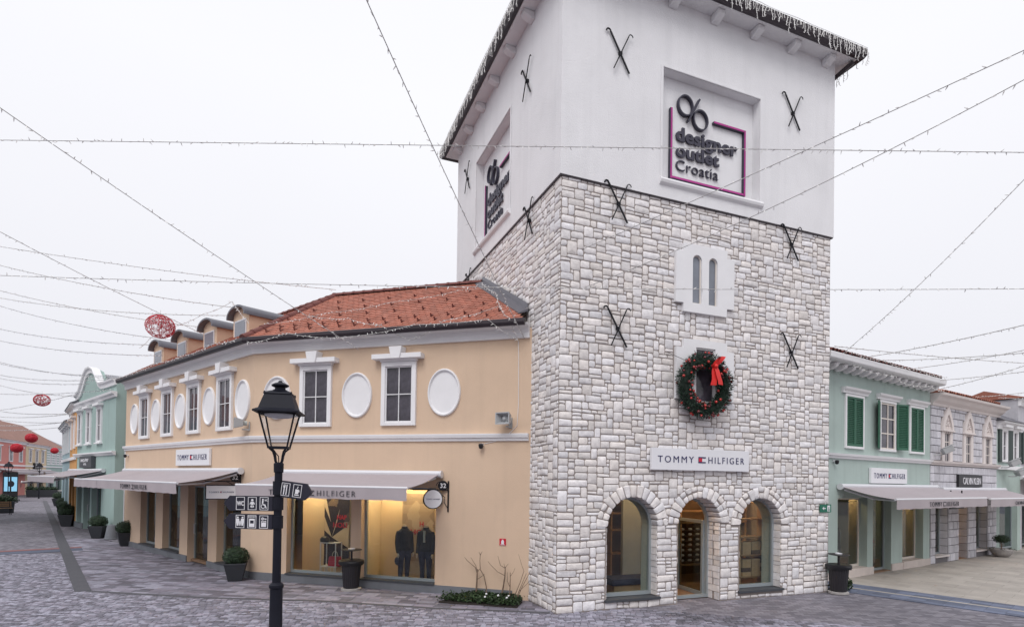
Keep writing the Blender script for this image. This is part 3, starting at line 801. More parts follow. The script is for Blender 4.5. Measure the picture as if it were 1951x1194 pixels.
for x, z in ((1.17, 13.46), (6.60, 13.42), (1.19, 9.93), (6.62, 9.88), (1.21, 7.0), (6.64, 6.96)):
    put('wall_anchor', am, None, TOWER, FT @ TR(x - 0.02, -0.06 if z > 9.95 else -0.03, z))
for s, z in ((2.17, 13.66), (7.33, 13.66), (1.98, 9.98), (7.1, 9.96)):
    put('wall_anchor', am, None, TOWER, FL @ TR(TD - s, -0.06 if z > 9.99 else -0.03, z))

# ---- shop inside the tower
put('back_wall', MB().box(0.5, TW - 0.5, 3.6, 3.7, 0.012, 3.2), X['shop_dark'], TOWER, FT)
put('fitting_wall', MB().box(3.15, 3.75, 2.2, 2.3, 0.012, 3.0), X['shop_grey'], TOWER, FT)
for x, y in ((2.2, 1.2), (3.6, 1.4), (5.4, 1.6), (6.4, .62), (7.3, .62), (4.4, 2.7), (6.2, 2.0), (7.2, 2.0)):
    put('ceiling_lamp', MB().box(x - 0.25, x + 0.25, y, y + .1, 3.14, 3.195), X['lamp_dim'], TOWER, FT)
def shelf_rack(x0, x1, y, zs, label):
    t = thing('wall_shelf', FT @ TR((x0 + x1) / 2, y, 0.012), label, 'shelf')
    w = (x1 - x0) / 2
    for z in zs: put('shelf_board', MB().box(-w, w, -0.35, 0, z, z + 0.035), X['wood'], t, WM[t.name])
    for x in (-w, 0, w - 0.04): put('upright', MB().box(x, x + 0.04, -0.33, -0.003, 0.0, 2.6), X['box_tan'], t, WM[t.name])
    return t
shelf_rack(6.05, 7.9, 1.15, (0.35, 0.95, 1.45, 1.95, 2.4), 'wooden stock shelf behind the arched window nearest the green shop')
shelf_rack(5.2, 7.7, 2.62, (0.5, 1.75, 2.1, 2.45), 'wooden display shelf seen through the arched doorway')
shelf_rack(3.3, 5.1, 3.4, (0.8, 1.5, 2.0, 2.4), 'wooden display shelf behind the arched window nearest the corner')
bxm = MB().box(-0.15, 0.15, -0.15, 0.15, 0, 0.115).mesh('shoe_box'); bxm.materials.append(X['box_tan'])
bxm2 = bxm.copy(); bxm2.materials.clear(); bxm2.materials.append(X['box_dark'])
for i in range(5):
    for base, n in ((0.397, 4), (1.497 - 0.5, 3)):
        for k in range(n):
            o = put('shoe_box', bxm if rng.random() < .6 else bxm2, None, None, FT @ TR(6.3 + i * 0.34, 0.97, base + k * 0.118))
            tag(o, 'shoe box stacked on the stock shelf behind the arched window', 'shoe box', 'shoe boxes on the stock shelf')
shm = MB(); shm.ball((0, 0, 0.035), 0.05, 8, 5, 1.6, 0.8, 0.7); sm_ = shm.mesh('shoe', smooth=3.2); sm_.materials.append(X['sign_white'])
for i in range(7):
    for k in range(7):
        o = put('shoe', sm_, None, None, FT @ TR(5.35 + i * 0.28, 2.40, 0.62 + k * 0.155))
        tag(o, 'pale shoe in the rows of shoes seen through the arched doorway', 'shoe', 'shoes on the wall rack')
put('shoe_rack_panel', MB().box(5.2, 7.6, 2.50, 2.54, 0.55, 1.74), X['box_dark'], TOWER, FT)
for k in range(7): put('rack_rail', MB().box(5.2, 7.6, 2.34, 2.498, 0.60 + k * 0.155, 0.615 + k * 0.155), X['box_dark'], TOWER, FT)
b_ = thing('upholstered_bench', FT @ TR(2.85, 1.35, 0.012), 'low bench with dark blue seat inside the arched window', 'bench')
put('seat', MB().box(-0.75, 0.75, -0.35, 0.35, 0.30, 0.46), X['fabric_blue'], b_, WM[b_.name], bevel=0.03, seg=2)
put('base', MB().box(-0.68, 0.68, -0.3, 0.3, 0, 0.298), X['box_tan'], b_, WM[b_.name])
b_ = thing('handbag', FT @ TR(7.35, 0.95, 2.0), 'small red bag on the stock shelf behind the arched window', 'bag')
put('body', MB().box(-0.12, 0.12, -0.06, 0.06, 0, 0.2), X['ball_red'], b_, WM[b_.name], bevel=0.03)
put('handle', MB().tube([(0.07 * math.cos(t), 0, 0.2 + 0.09 * math.sin(t)) for t in [PI * k / 8 for k in range(9)]], 0.01, 6), X['ball_red'], b_, WM[b_.name])
# ================================================================== shared builders
_wc = {}
def cached(key, fn):
    if key not in _wc: _wc[key] = fn()
    return _wc[key]
def window_unit(parent, F, xc, z0, w, h, nx, nz, mat_casing='trim_white', mat_pane='pane', casing=0.12, proud=0.08, hood=True, key=True, bar=0.022, sill=False, hood_w=0.24):
    """moulded casing with sunken panes, glazing bars and (optionally) a hood with keystone"""
    k = (round(w, 2), round(h, 2), nx, nz, mat_casing, mat_pane, casing, proud, hood, key, bar, hood_w)
    M = F @ TR(xc, 0, z0)
    def m_cas():
        mb = MB(); c = casing; a = w / 2
        for (x0, x1, q0, q1) in ((-a, -a + c, 0, h), (a - c, a, 0, h), (-a + c, a - c, h - c, h), (-a + c, a - c, 0, c * 0.8)):
            mb.box(x0, x1, -proud, 0.01, q0, q1)
        i = c * 0.62
        me = mb.mesh('window_casing', bevel=0.008); me.materials.append(X[mat_casing]); return me
    cas = put('window_casing', cached(('cas',) + k, m_cas), None, parent, M)
    iw, ih = w - 2 * casing, h - 1.8 * casing; zb = casing * 0.8
    fr = 0.03
    def m_fr():
        mb = MB(); a = iw / 2
        for (x0, x1, q0, q1) in ((-a, -a + fr, zb, zb + ih), (a - fr, a, zb, zb + ih), (-a + fr, a - fr, zb + ih - fr, zb + ih), (-a + fr, a - fr, zb, zb + fr)):
            mb.box(x0, x1, -proud * 0.45, 0.004, q0, q1)
        me = mb.mesh('sash'); me.materials.append(X[mat_casing]); return me
    put('sash', cached(('fr',) + k, m_fr), None, cas, M)
    pw, ph = (iw - 2 * fr - (nx - 1) * bar) / nx, (ih - 2 * fr - (nz - 1) * bar) / nz
    def m_p():
        me = MB().box(-pw / 2, pw / 2, -0.008, -0.002, 0, ph).mesh('pane'); me.materials.append(X[mat_pane]); return me
    pm = cached(('pane',) + k, m_p)
    for i in range(nx):
        for j in range(nz):
            put('pane', pm, None, cas, M @ TR(-iw / 2 + fr + pw / 2 + i * (pw + bar), 0, zb + fr + j * (ph + bar)) @ RX(RNG.uniform(-.006, .006)) @ RZ(RNG.uniform(-.012, .012)))
    if nx * nz > 1:
        def m_b():
            mb = MB()
            for i in range(1, nx): x = -iw / 2 + fr + i * (pw + bar) - bar; mb.box(x, x + bar, -proud * 0.38, -0.001, zb + fr, zb + ih - fr)
            for j in range(1, nz): z = zb + fr + j * (ph + bar) - bar; mb.box(-iw / 2 + fr, iw / 2 - fr, -proud * 0.36, -0.0015, z, z + bar)
            me = mb.mesh('glazing_bars'); me.materials.append(X[mat_casing]); return me
        put('glazing_bars', cached(('bars',) + k, m_b), None, cas, M)
    if hood:
        def m_h():
            mb = MB(); a = w / 2 + 0.03
            mb.sweep_x([(0.01, h + 0.005), (-proud - 0.01, h + 0.005), (-proud - 0.05, h + 0.05), (-proud - 0.07, h + 0.06), (0.01, h + 0.06)], -a, a)
            b = w / 2 + hood_w - 0.03
            mb.box(-b, b, -proud - 0.16, 0.01, h + 0.062, h + 0.19)
            me = mb.mesh('hood', bevel=0.006); me.materials.append(X[mat_casing]); return me
        hd = put('hood', cached(('hood',) + k, m_h), None, cas, M)
        if key:
            def m_k():
                me = MB().prism([(-0.12, h + 0.05), (0.12, h + 0.05), (0.19, h + 0.37), (-0.19, h + 0.37)], -proud - 0.20, 0.01).mesh('keystone', bevel=0.008)
                me.materials.append(X[mat_casing]); return me
            put('keystone', cached(('key',) + k, m_k), None, cas, M)
    if sill:
        put('sill', cached(('sill',) + k, lambda: (lambda me: (me.materials.append(X[mat_casing]), me)[1])(MB().box(-w / 2 - 0.06, w / 2 + 0.06, -proud - 0.07, 0.01, -0.07, -0.002).mesh('sill', bevel=0.006))), None, cas, M)
    return cas
def flag_mb(w, h, y=-0.006):
    """small striped flag: navy bars, white and red halves; returned as three shapes"""
    n = MB().box(-w / 2, w / 2, y, 0, h * 0.30, h * 0.5).box(-w / 2, w / 2, y, 0, -h * 0.5, -h * 0.30)
    n.box(-w / 2, -w / 2 + w * .03, y, 0, -h * .3, h * .3)
    r = MB().box(-w / 2 + w * .03, 0, y, 0, -h * 0.30, h * 0.30)
    return n, r
def brand_lettering(parent, F, w, h, mat_n, red=True, narrow=1.0, bold=-0.006):
    """TOMMY [flag] HILFIGER centred at F, total width w, cap height h"""
    put('lettering', text_mb('TOMMY', w * 0.40, h, 0.006, bold, 1.35 * narrow), X[mat_n], parent, F @ TR(-w * 0.30, 0, 0))
    put('lettering', text_mb('HILFIGER', w * 0.43, h, 0.006, bold, 1.35 * narrow), X[mat_n], parent, F @ TR(w * 0.285, 0, 0))
    n, r = flag_mb(w * 0.085, h * 0.95)
    put('emblem', n, X[mat_n], parent, F @ TR(-w * 0.005, 0, 0))
    put('emblem', r, X['sign_red'] if red else X['awning'], parent, F @ TR(-w * 0.005, 0, 0))
def shop_sign(M, w, h, label, tw=0.89, th=0.28):
    t = thing('shop_sign', M, label, 'sign')
    put('panel', MB().box(-w / 2, w / 2, -0.09, -0.01, -h / 2, h / 2), X['sign_white'], t, M, bevel=0.006)
    brand_lettering(t, M @ TR(0, -0.094, 0), w * tw, h * th, 'sign_navy')
    return t
def awning(M, w, proj, z_wall, z_front, label, text=None, n_arm=2, vh=0.27, tsize=(1.9, 0.15), tx=0.0, split=None):
    """retractable awning on frame M (x along wall, -y out), centred on x=0"""
    t = thing('awning', M, label, 'awning')
    a = w / 2
    put('cassette', MB().sweep_x([(-0.02, z_wall + 0.02), (-0.16, z_wall + 0.03), (-0.2, z_wall - 0.03), (-0.19, z_wall - 0.11), (-0.13, z_wall - 0.15), (-0.02, z_wall - 0.13)], -a, a), X['alu'], t, M, bevel=0.01)
    for s in (-1, 1): put('end_cap', MB().lathe([(0.10, -0.02), (0.10, 0.02)], 16, (0, 0, 0)), X['alu'], t, M @ TR(s * (a + 0.022), -0.11, z_wall - 0.06) @ RY(PI / 2))
    n = 14; vs = []
    xs = [-a + 0.03] + ([split] if split is not None else []) + [a - 0.03]
    for p0, p1 in zip(xs[:-1], xs[1:]):
        p0_, p1_ = p0 + (0.015 if split is not None and p0 == split else 0), p1 - (0.015 if split is not None and p1 == split else 0)
        mb = MB(); m = 9; vs = []
        for i in range(m + 1):
            u = i / m; y = -0.17 - (proj - 0.17) * u; z = z_wall - 0.07 + (z_front - z_wall + 0.07) * u - 0.045 * math.sin(PI * u)
            for k in range(n + 1): vs.append((p0_ + (p1_ - p0_) * k / n, y, z))
        fs = [(i * (n + 1) + k, (i + 1) * (n + 1) + k, (i + 1) * (n + 1) + k + 1, i * (n + 1) + k + 1) for i in range(m) for k in range(n)]
        up = MB().add(vs, fs); lo = MB().add([(x, y, z - 0.006) for x, y, z in vs], [f[::-1] for f in fs]); up.merge(lo)
        put('canopy', up, X['awning'], t, M, smooth=1.0)
        vs = []; mm = 40
        for k in range(mm + 1):
            x = p0_ + (p1_ - p0_) * k / mm; wv = 0.012 * math.sin(x * 5.0) + 0.008 * math.sin(x * 13.1 + 1)
            end = min(k, mm - k) / mm
            for i, q in enumerate((0.0, 0.33, 0.66, 1.0)):
                vs.append((x, -proj - 0.03 + wv * q, z_front - 0.02 - vh * q - 0.008 * math.sin(x * 9) * q))
        fs = [(k * 4 + i, k * 4 + i + 1, (k + 1) * 4 + i + 1, (k + 1) * 4 + i) for k in range(mm) for i in range(3)]
        vl = put('valance', MB().add(vs, fs), X['awning'], t, M, smooth=1.0)
    put('front_bar', MB().tube([(-a + 0.02, -proj, z_front), (a - 0.02, -proj, z_front)], 0.035, 10), X['alu'], t, M, smooth=0.8)
    for s in (-1, 1):
        e = Vector((s * (a - 0.12), -0.16, z_wall - 0.16)); f = Vector((s * (a - 0.5), -proj * 0.52, (z_wall + z_front) / 2 - 0.22)); g = Vector((s * (a - 0.12), -proj + 0.03, z_front - 0.04))
        put('folding_arm', MB().tube([e, f], 0.03, 8).tube([f, g], 0.025, 8), X['alu'], t, M, smooth=0.8)
    if text == 'brand':
        brand_lettering(t, M @ TR(tx, -proj - 0.052, z_front - 0.02 - vh * 0.52), tsize[0], tsize[1], 'letter_grey', red=False, bold=-0.02)
    elif text:
        put('lettering', text_mb(text, tsize[0], tsize[1], 0.004), X['letter_grey'], t, M @ TR(tx, -proj - 0.052, z_front - 0.02 - vh * 0.52))
    return t
def shop_window(parent, F, x0, x1, z0, z1, y, name='shop_window', glass='glass', door=False, mat='frame_grey', fw=0.06):
    mb = MB()
    for b4 in ((x0, x0 + fw, z0, z1), (x1 - fw, x1, z0, z1), (x0 + fw, x1 - fw, z0, z0 + fw * 1.2), (x0 + fw, x1 - fw, z1 - fw, z1)): mb.box(b4[0], b4[1], y, y + 0.07, b4[2], b4[3])
    fr = put(name, mb, X[mat], parent, F)
    put('pane', MB().box(x0 + fw - 0.01, x1 - fw + 0.01, y + 0.03, y + 0.04, z0 + fw * 1.1, z1 - fw + 0.01), X[glass], fr, F)
    if door: put('door_handle', MB().tube([(x0 + 0.14, y, 0.95), (x0 + 0.14, y - 0.06, 0.97), (x0 + 0.14, y - 0.06, 1.3), (x0 + 0.14, y, 1.32)], 0.014, 6), X['alu'], fr, F)
    return fr
def comb(x0, x1, z0, z1, holes, dz=-0.3):
    p = [(x0, z0 + dz)]
    for a_, b_, t in holes: p += [(a_, z0 + dz), (a_, t), (b_, t), (b_, z0 + dz)]
    return p + [(x1, z0 + dz), (x1, z1), (x0, z1)]

# ================================================================== apricot corner house
HOUSE = thing('apricot_house', FO, 'long apricot corner house with white ovals and red tiled roof', 'house')
EZ = 6.60
O_HOLES = [(-7.15, -5.07, 2.74), (-4.75, -2.54, 2.74)]
P_HOLES = [(-9.55, -7.85, 2.62), (-7.10, -5.43, 2.62), (-4.72, -3.02, 2.62), (-2.35, -0.65, 2.62)]
OX0, PX0 = -8.38, -11.62
put('wall', MB().prism(comb(OX0, 0.6, 0, EZ + 0.2, O_HOLES), 0, 0.3), X['apricot'], HOUSE, FO)
put('wall', MB().prism(comb(PX0, 0.0, 0, EZ + 0.2, P_HOLES), 0, 0.3), X['apricot'], HOUSE, FP)
put('wall', MB().box(PX0, PX0 + 0.3, 0.302, 7.0, -0.3, EZ + 0.2), X['apricot'], HOUSE, FP)
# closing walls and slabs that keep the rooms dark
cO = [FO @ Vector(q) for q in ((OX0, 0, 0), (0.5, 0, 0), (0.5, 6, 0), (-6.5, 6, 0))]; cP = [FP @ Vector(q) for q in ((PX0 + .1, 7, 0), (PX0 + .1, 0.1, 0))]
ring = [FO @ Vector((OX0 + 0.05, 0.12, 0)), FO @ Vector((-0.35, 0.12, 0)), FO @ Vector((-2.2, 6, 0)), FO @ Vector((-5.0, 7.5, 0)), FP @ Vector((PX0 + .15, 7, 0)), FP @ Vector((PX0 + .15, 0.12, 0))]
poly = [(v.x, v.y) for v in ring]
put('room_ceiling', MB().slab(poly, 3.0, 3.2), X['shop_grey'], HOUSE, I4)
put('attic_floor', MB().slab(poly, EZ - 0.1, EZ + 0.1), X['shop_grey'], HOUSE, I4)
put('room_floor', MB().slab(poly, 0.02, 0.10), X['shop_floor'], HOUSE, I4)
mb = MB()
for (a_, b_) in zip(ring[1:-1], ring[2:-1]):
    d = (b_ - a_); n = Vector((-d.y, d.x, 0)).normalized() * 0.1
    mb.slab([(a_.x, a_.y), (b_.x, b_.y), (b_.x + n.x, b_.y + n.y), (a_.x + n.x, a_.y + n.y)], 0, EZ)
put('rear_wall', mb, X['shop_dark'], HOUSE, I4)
# plinth pieces between openings, with dark sills
def plinth(F, x0, x1, holes, mat, sill=True, h=0.21, door=()):
    cur = x0
    for k, (a_, b_, _) in enumerate(holes):
        put('plinth_stone', MB().box(cur, a_ - 0.001, -0.035, -0.001, -0.3, h), X[mat], HOUSE, F)
        if k in door:
            pass
        else:
            put('plinth_stone', MB().box(a_ + 0.001, b_ - 0.001, -0.035, 0.29, -0.3, h - 0.005), X[mat], HOUSE, F)
            put('sill', MB().box(a_ + 0.002, b_ - 0.002, -0.065, 0.2, h - 0.004, h + 0.035), X['sill_dark'], HOUSE, F)
        cur = b_
    put('plinth_stone', MB().box(cur + 0.001, x1, -0.035, -0.001, -0.3, h), X[mat], HOUSE, F)
plinth(FO, OX0, -0.42, O_HOLES, 'plinth'); plinth(FP, PX0, -0.02, P_HOLES, 'plinth', door=(2,))
for (a_, b_, t) in O_HOLES: shop_window(HOUSE, FO, a_, b_, 0.245, t, 0.2)
for k, (a_, b_, t) in enumerate(P_HOLES):
    shop_window(HOUSE, FP, a_, b_, 0.245 if k != 2 else 0.02, t, 0.22, 'glass_door' if k == 2 else 'shop_window', 'glass_dark', door=(k == 2))
# string course and cornice follow both faces
def two_face(prof_, name, mat, x_end=0.5, ext=0.0):
    """sweep along P face then O face with a mitred corner; out = outwards"""
    nO = FO.to_3x3() @ Vector((0, -1, 0)); nP = FP.to_3x3() @ Vector((0, -1, 0))
    mit = (nO + nP); mit = mit / (mit.dot(nO))
    c = FO @ Vector((OX0, 0, 0)); s = FP @ Vector((PX0 - ext, 0, 0)); e = FO @ Vector((x_end, 0, 0))
    path = [(s.x, s.y, nP.x, nP.y), (c.x, c.y, mit.x, mit.y), (e.x, e.y, nO.x, nO.y)]
    return put(name, MB().sweep(prof_, path), X[mat], HOUSE, I4)
two_face([(-0.01, 3.96), (0.05, 3.97), (0.06, 4.03), (0.10, 4.05), (0.12, 4.12), (0.12, 4.15), (-0.01, 4.15)], 'string_course', 'trim_white', -0.04)
two_face([(-0.01, 6.54), (0.07, 6.545), (0.08, 6.69), (0.10, 6.70), (0.13, 6.77), (0.25, 6.83), (0.27, 6.88), (-0.01, 6.88)], 'cornice', 'trim_white', -0.05)
two_face([(0.29, 6.80), (0.38, 6.79), (0.42, 6.86), (0.42, 6.94), (0.40, 6.955), (0.24, 6.945), (0.24, 6.89), (0.29, 6.885)], 'gutter', 'gutter', -0.10)
put('party_strip', MB().box(PX0 - 0.02, PX0 + 0.06, -0.02, -0.001, 0.2, 3.95), X['trim_white'], HOUSE, FP)
# upper windows and ovals
for xc in (-6.25, -3.66): window_unit(HOUSE, FO, xc, 4.39, 1.03, 1.71, 2, 2)
for xc in (-9.22, -6.77, -4.33, -1.88): window_unit(HOUSE, FP, xc, 4.39, 1.10, 1.72, 2, 2)
def oval_mesh():
    mb = MB(); n = 40
    prof_ = [(1.0, 0.01), (1.0, -0.035), (0.975, -0.06), (0.93, -0.065), (0.89, -0.045), (0.87, -0.018), (0.84, -0.014)]
    vs = []
    for k_, y in prof_:
        for i in range(n):
            t = 2 * PI * i / n; vs.append((0.465 * k_ * math.cos(t), y, 0.625 * k_ * math.sin(t)))
    fs = [(j * n + i, (j + 1) * n + i, (j + 1) * n + (i + 1) % n, j * n + (i + 1) % n) for j in range(len(prof_) - 1) for i in range(n)]
    fs.append([(len(prof_) - 1) * n + i for i in range(n)])
    return mb.add(vs, fs).mesh('oval_medallion', smooth=0.6)
om = oval_mesh(); om.materials.append(X['trim_white'])
for xc in (-7.55, -4.94, -2.35): put('oval_medallion', om, None, HOUSE, FO @ TR(xc, 0, 5.245))
for xc in (-0.66, -3.08, -5.54, -7.98, -10.45): put('oval_medallion', om, None, HOUSE, FP @ TR(xc, 0, 5.245))
# ---- roof
PITCH_R = math.atan(0.655); EAVE_Y, EAVE_Z = -0.36, 6.925
def roofz(y): return EAVE_Z + 0.655 * (y - EAVE_Y)
RD = 3.0
hip0 = FO @ Vector((-8.4546, EAVE_Y, 0)); hip1 = FO @ Vector((-7.747, RD, 0))
zr = roofz(RD)
oe = FO @ Vector((-0.10, EAVE_Y, 0)); orr = FO @ Vector((-2.42, RD, 0))
pe = FP @ Vector((PX0 - 0.1, EAVE_Y, 0)); pr = FP @ Vector((PX0 - 0.1, RD, 0))
mb = MB()
o_mid = FO @ Vector((-0.18, 0.2, 0))
q = lambda v, z: (v.x, v.y, z)
mb.add([q(hip0, EAVE_Z), q(oe, EAVE_Z), q(orr, zr), q(hip1, zr)], [(0, 1, 2, 3)])
mb.add([q(pe, EAVE_Z), q(hip0, EAVE_Z), q(hip1, zr), q(pr, zr)], [(0, 1, 2, 3)])
back = FO @ Vector((-4.5, 2 * RD + 0.36, 0)); back2 = FP @ Vector((PX0 - 0.1, 2 * RD + 0.3, 0)); back1 = FO @ Vector((-7.1, 2 * RD + 0.36, 0))
mb.add([q(orr, zr), q(back, EAVE_Z), q(back1, EAVE_Z), q(hip1, zr)], [(0, 1, 2, 3)]); mb.add([q(hip1, zr), q(back1, EAVE_Z), q(back2, EAVE_Z), q(pr, zr)], [(0, 1, 2, 3)])
for v in range(0): pass
ROOF = put('roof', mb, X['tile_dark'], HOUSE, I4)
# plain tiles, row by row, on both slopes
SL = math.sqrt(1 + 0.655 ** 2)
FSO = FO @ TR(0, EAVE_Y, EAVE_Z) @ RX(PITCH_R)       # x along eave, y up the slope
FSP = FP @ TR(0, EAVE_Y, EAVE_Z) @ RX(PITCH_R)
rng = random.Random(3)
tiles = []
def tile_shape(mb, x, y, w, l, lift, rng):
    """beaver-tail tile: rounded lower edge, tilted so its tail stands proud"""
    mb.tone = rng.random(); a = w / 2 - 0.003; y0 = y - 0.03 + rng.uniform(-.004, .004); z0 = lift + rng.uniform(0, .004); z1 = 0.008
    e = [(-a, 0.045), (-a * 0.72, 0.012), (0, 0), (a * 0.72, 0.012), (a, 0.045)]
    vs = [(x + ex, y0 + ey, z0 + 0.012) for ex, ey in e] + [(x + a, y0 + l, z1 + 0.008), (x - a, y0 + l, z1 + 0.008)]
    vs += [(x + ex, y0 + ey, z0 - 0.006) for ex, ey in e]
    mb.add(vs, [(0, 1, 2, 3, 4, 5, 6)] + [(k, k + 7, k + 8, k + 1) for k in range(4)] + [(0, 6, 7)])
slopeL = (RD - EAVE_Y) * SL; rows = 22; rh = slopeL / rows
for j in range(rows):
    y = j * rh; d = y / SL
    xl = -8.4546 + (0.7076 / 3.36) * d; xr = -0.10 - (2.32 / 3.36) * d
    n0 = int((xl - 0.0) / 0.19) - 1
    k = 0; x = -9.0 + (0.095 if j % 2 else 0)
    while x < 0:
        if xl + 0.05 < x < xr - 0.05: tiles.append(('O', x, y))
        x += 0.19
    xl2, xr2 = PX0 - 0.1, -0.07 - 0.2106 * d * 0 - 0.0
    x = PX0 + (0.095 if j % 2 else 0)
    while x < -0.05:
        # hip line on the P slope: same offset from the corner
        if x < 0.077 - 0.2115 * d * 1.0 - 0.03 and d < 3.3: tiles.append(('P', x, y))
        x += 0.19
vis_t = sorted([t for t in tiles if t[0] == 'O'], key=lambda t: t[2])
sel = set(id(t) for t in vis_t[:280])
rest = {'O': MB(), 'P': MB()}
for t in tiles:
    F = FSO if t[0] == 'O' else FSP
    if id(t) in sel:
        mb = MB(); mb.use_tone = True; tile_shape(mb, t[1], t[2], 0.19, rh + 0.05, 0.022, rng)
        put('roof_tile', mb, X['tile'], ROOF, F)
    else:
        r = rest[t[0]]; r.use_tone = True; tile_shape(r, t[1], t[2], 0.19, rh + 0.05, 0.022, rng)
put('roof_tiles', rest['O'], X['tile'], ROOF, FSO, kind='stuff'); put('roof_tiles', rest['P'], X['tile'], ROOF, FSP, kind='stuff')
# snow guards: small dark hooks in two staggered rows and scattered above
sg = MB(); sg.box(-0.012, 0.012, -0.12, 0.06, 0.03, 0.045); sg.box(-0.012, 0.012, -0.12, -0.095, 0.03, 0.12); sg.add([(-.012, -.1, .12), (.012, -.1, .12), (.012, -.02, .04), (-.012, -.02, .04)], [(0, 1, 2, 3)])
sgm = sg.mesh('snow_guard'); sgm.materials.append(X['tile_dark'])
for r_, y in enumerate((0.45, 0.80, 1.55, 2.3, 3.05)):
    n = 15 if r_ < 2 else 8
    for k in range(n):
        x = -7.9 + (k + (0.5 if r_ % 2 else 0)) * (7.2 / n)
        if -8.3 + 0.21 * y < x < -0.35 - 0.6 * y: put('snow_guard', sgm, None, ROOF, FSO @ TR(x, y, 0))
# hip and ridge tiles
def ridge_run(p0, p1, n, r, name='ridge_tile'):
    p0, p1 = Vector(p0), Vector(p1); L = (p1 - p0).length / n
    d = (p1 - p0).normalized(); a = d.cross(Vector((0, 0, 1))).normalized(); b = a.cross(d)
    M = Matrix(((a.x, d.x, b.x, 0), (a.y, d.y, b.y, 0), (a.z, d.z, b.z, 0), (0, 0, 0, 1)))
    mb = MB(); m = 8; vs = []
    for (yy, rr) in ((-0.04, r * 1.08), (0.03, r * 1.08), (0.035, r), (L, r * 0.92)):
        for k in range(m + 1):
            t = PI * k / m; vs.append((rr * math.cos(t), yy, rr * 0.9 * math.sin(t) - 0.02))
    fs = [(i * (m + 1) + k, (i + 1) * (m + 1) + k, (i + 1) * (m + 1) + k + 1, i * (m + 1) + k + 1) for i in range(3) for k in range(m)] + [list(range(m + 1))]
    me = mb.add(vs, fs).mesh(name, smooth=0.7); me.materials.append(X['tile_dark'])
    for i in range(n): put(name, me, None, ROOF, Matrix.Translation(p0 + d * L * i) @ M)
ridge_run(q(hip0, EAVE_Z + 0.03), q(hip1, zr + 0.03), 11, 0.13, 'hip_tile')
ridge_run(q(hip1, zr + 0.03), q(orr, zr + 0.03), 14, 0.12)
ridge_run(q(pr, zr + 0.02), q(hip1, zr + 0.02), 26, 0.12)
# lead flashing where the slope meets the tower
fl = MB()
p0 = FT @ Vector((-0.05, 1.70, 0)); p1 = FT @ Vector((-0.05, 5.36, 0))
nT = FT.to_3x3() @ Vector((-1, 0, 0))
oz = lambda v: roofz((FO.inverted() @ v).y)
vs = []
for v in (p0, p1):
    z = oz(v); w = v + nT * 0.26; zw = oz(w)
    vs += [(v.x, v.y, z + 0.22), (v.x + nT.x * .02, v.y + nT.y * .02, z + 0.22), (v.x + nT.x * .03, v.y + nT.y * .03, z + 0.08), (w.x, w.y, zw + 0.06), (w.x, w.y, zw + 0.035), (v.x, v.y, z + 0.02)]
fl.add(vs, [(i, (i + 1) % 6, (i + 1) % 6 + 6, i + 6) for i in range(6)] + [tuple(range(6)), tuple(range(11, 5, -1))])
put('flashing', fl, X['zinc'], ROOF, I4)
# ---- dormers
for xc in (-1.86, -4.25, -6.72, -9.22):
    M = FP @ TR(xc, 0.42, 7.18)
    w = 0.56; H = 0.90
    wall = MB(); y_back = 2.2
    wall.prism([(-w, -0.25), (w, -0.25), (w, H)] + arc(0, H, w, 0, PI, 12, 0.26)[1:-1] + [(-w, H)], 0, 0.06)
    for s in (-1, 1): wall.box(min(s * w, s * (w - 0.05)), max(s * w, s * (w - 0.05)), 0.062, y_back, -0.25, H)
    d = put('dormer', wall, X['apricot'], HOUSE, M)
    rf = MB(); vs = []; n = 12
    o = arc(0, H - 0.02, w + 0.09, -0.12, PI + 0.12, n, 0.33)
    i = arc(0, H - 0.02, w + 0.02, -0.12, PI + 0.12, n, 0.27)
    for y in (-0.20, y_back): vs += [(x, y, z) for x, z in o] + [(x, y, z) for x, z in i]
    m = n + 1
    fs = []
    for k in range(n): fs += [(k, k + 1, 2 * m + k + 1, 2 * m + k), (m + k, 3 * m + k, 3 * m + k + 1, m + k + 1), (k, m + k, m + k + 1, k + 1)]
    fs += [(0, 2 * m, 3 * m, m), (n, m + n, 3 * m + n, 2 * m + n)]
    put('dormer_roof', rf.add(vs, fs), X['zinc'], d, M, smooth=0.8)
    put('dormer_window', MB().box(-0.40, 0.40, -0.035, -0.001, -0.02, 0.78), X['alu'], d, M)
    put('pane', MB().box(-0.35, 0.35, -0.045, -0.036, 0.03, 0.73), X['pane_blue'], d, M)
# ---- awnings and signs
awning(FO @ TR(-4.80, 0, 0), 4.85, 1.90, 3.16, 2.76, 'grey awning with dark lettering over the lit corner shop windows', 'brand', tsize=(2.44, 0.135), tx=-0.15)
awning(FP @ TR(-5.87, 0, 0), 10.7, 1.80, 3.19, 2.76, 'very long grey awning along the street side of the apricot house', 'brand', tsize=(2.5, 0.15), tx=1.8, split=-2.2)
shop_sign(FP @ TR(-4.25, 0, 3.59), 2.85, 0.56, 'white lettered sign box above the long awning on apricot wall', 0.88, 0.33)
shop_sign(FT @ TR(3.935, -0.03, 3.545), 3.0, 0.53, 'wide white lettered sign box on the stone tower above the arches', 0.885, 0.30)
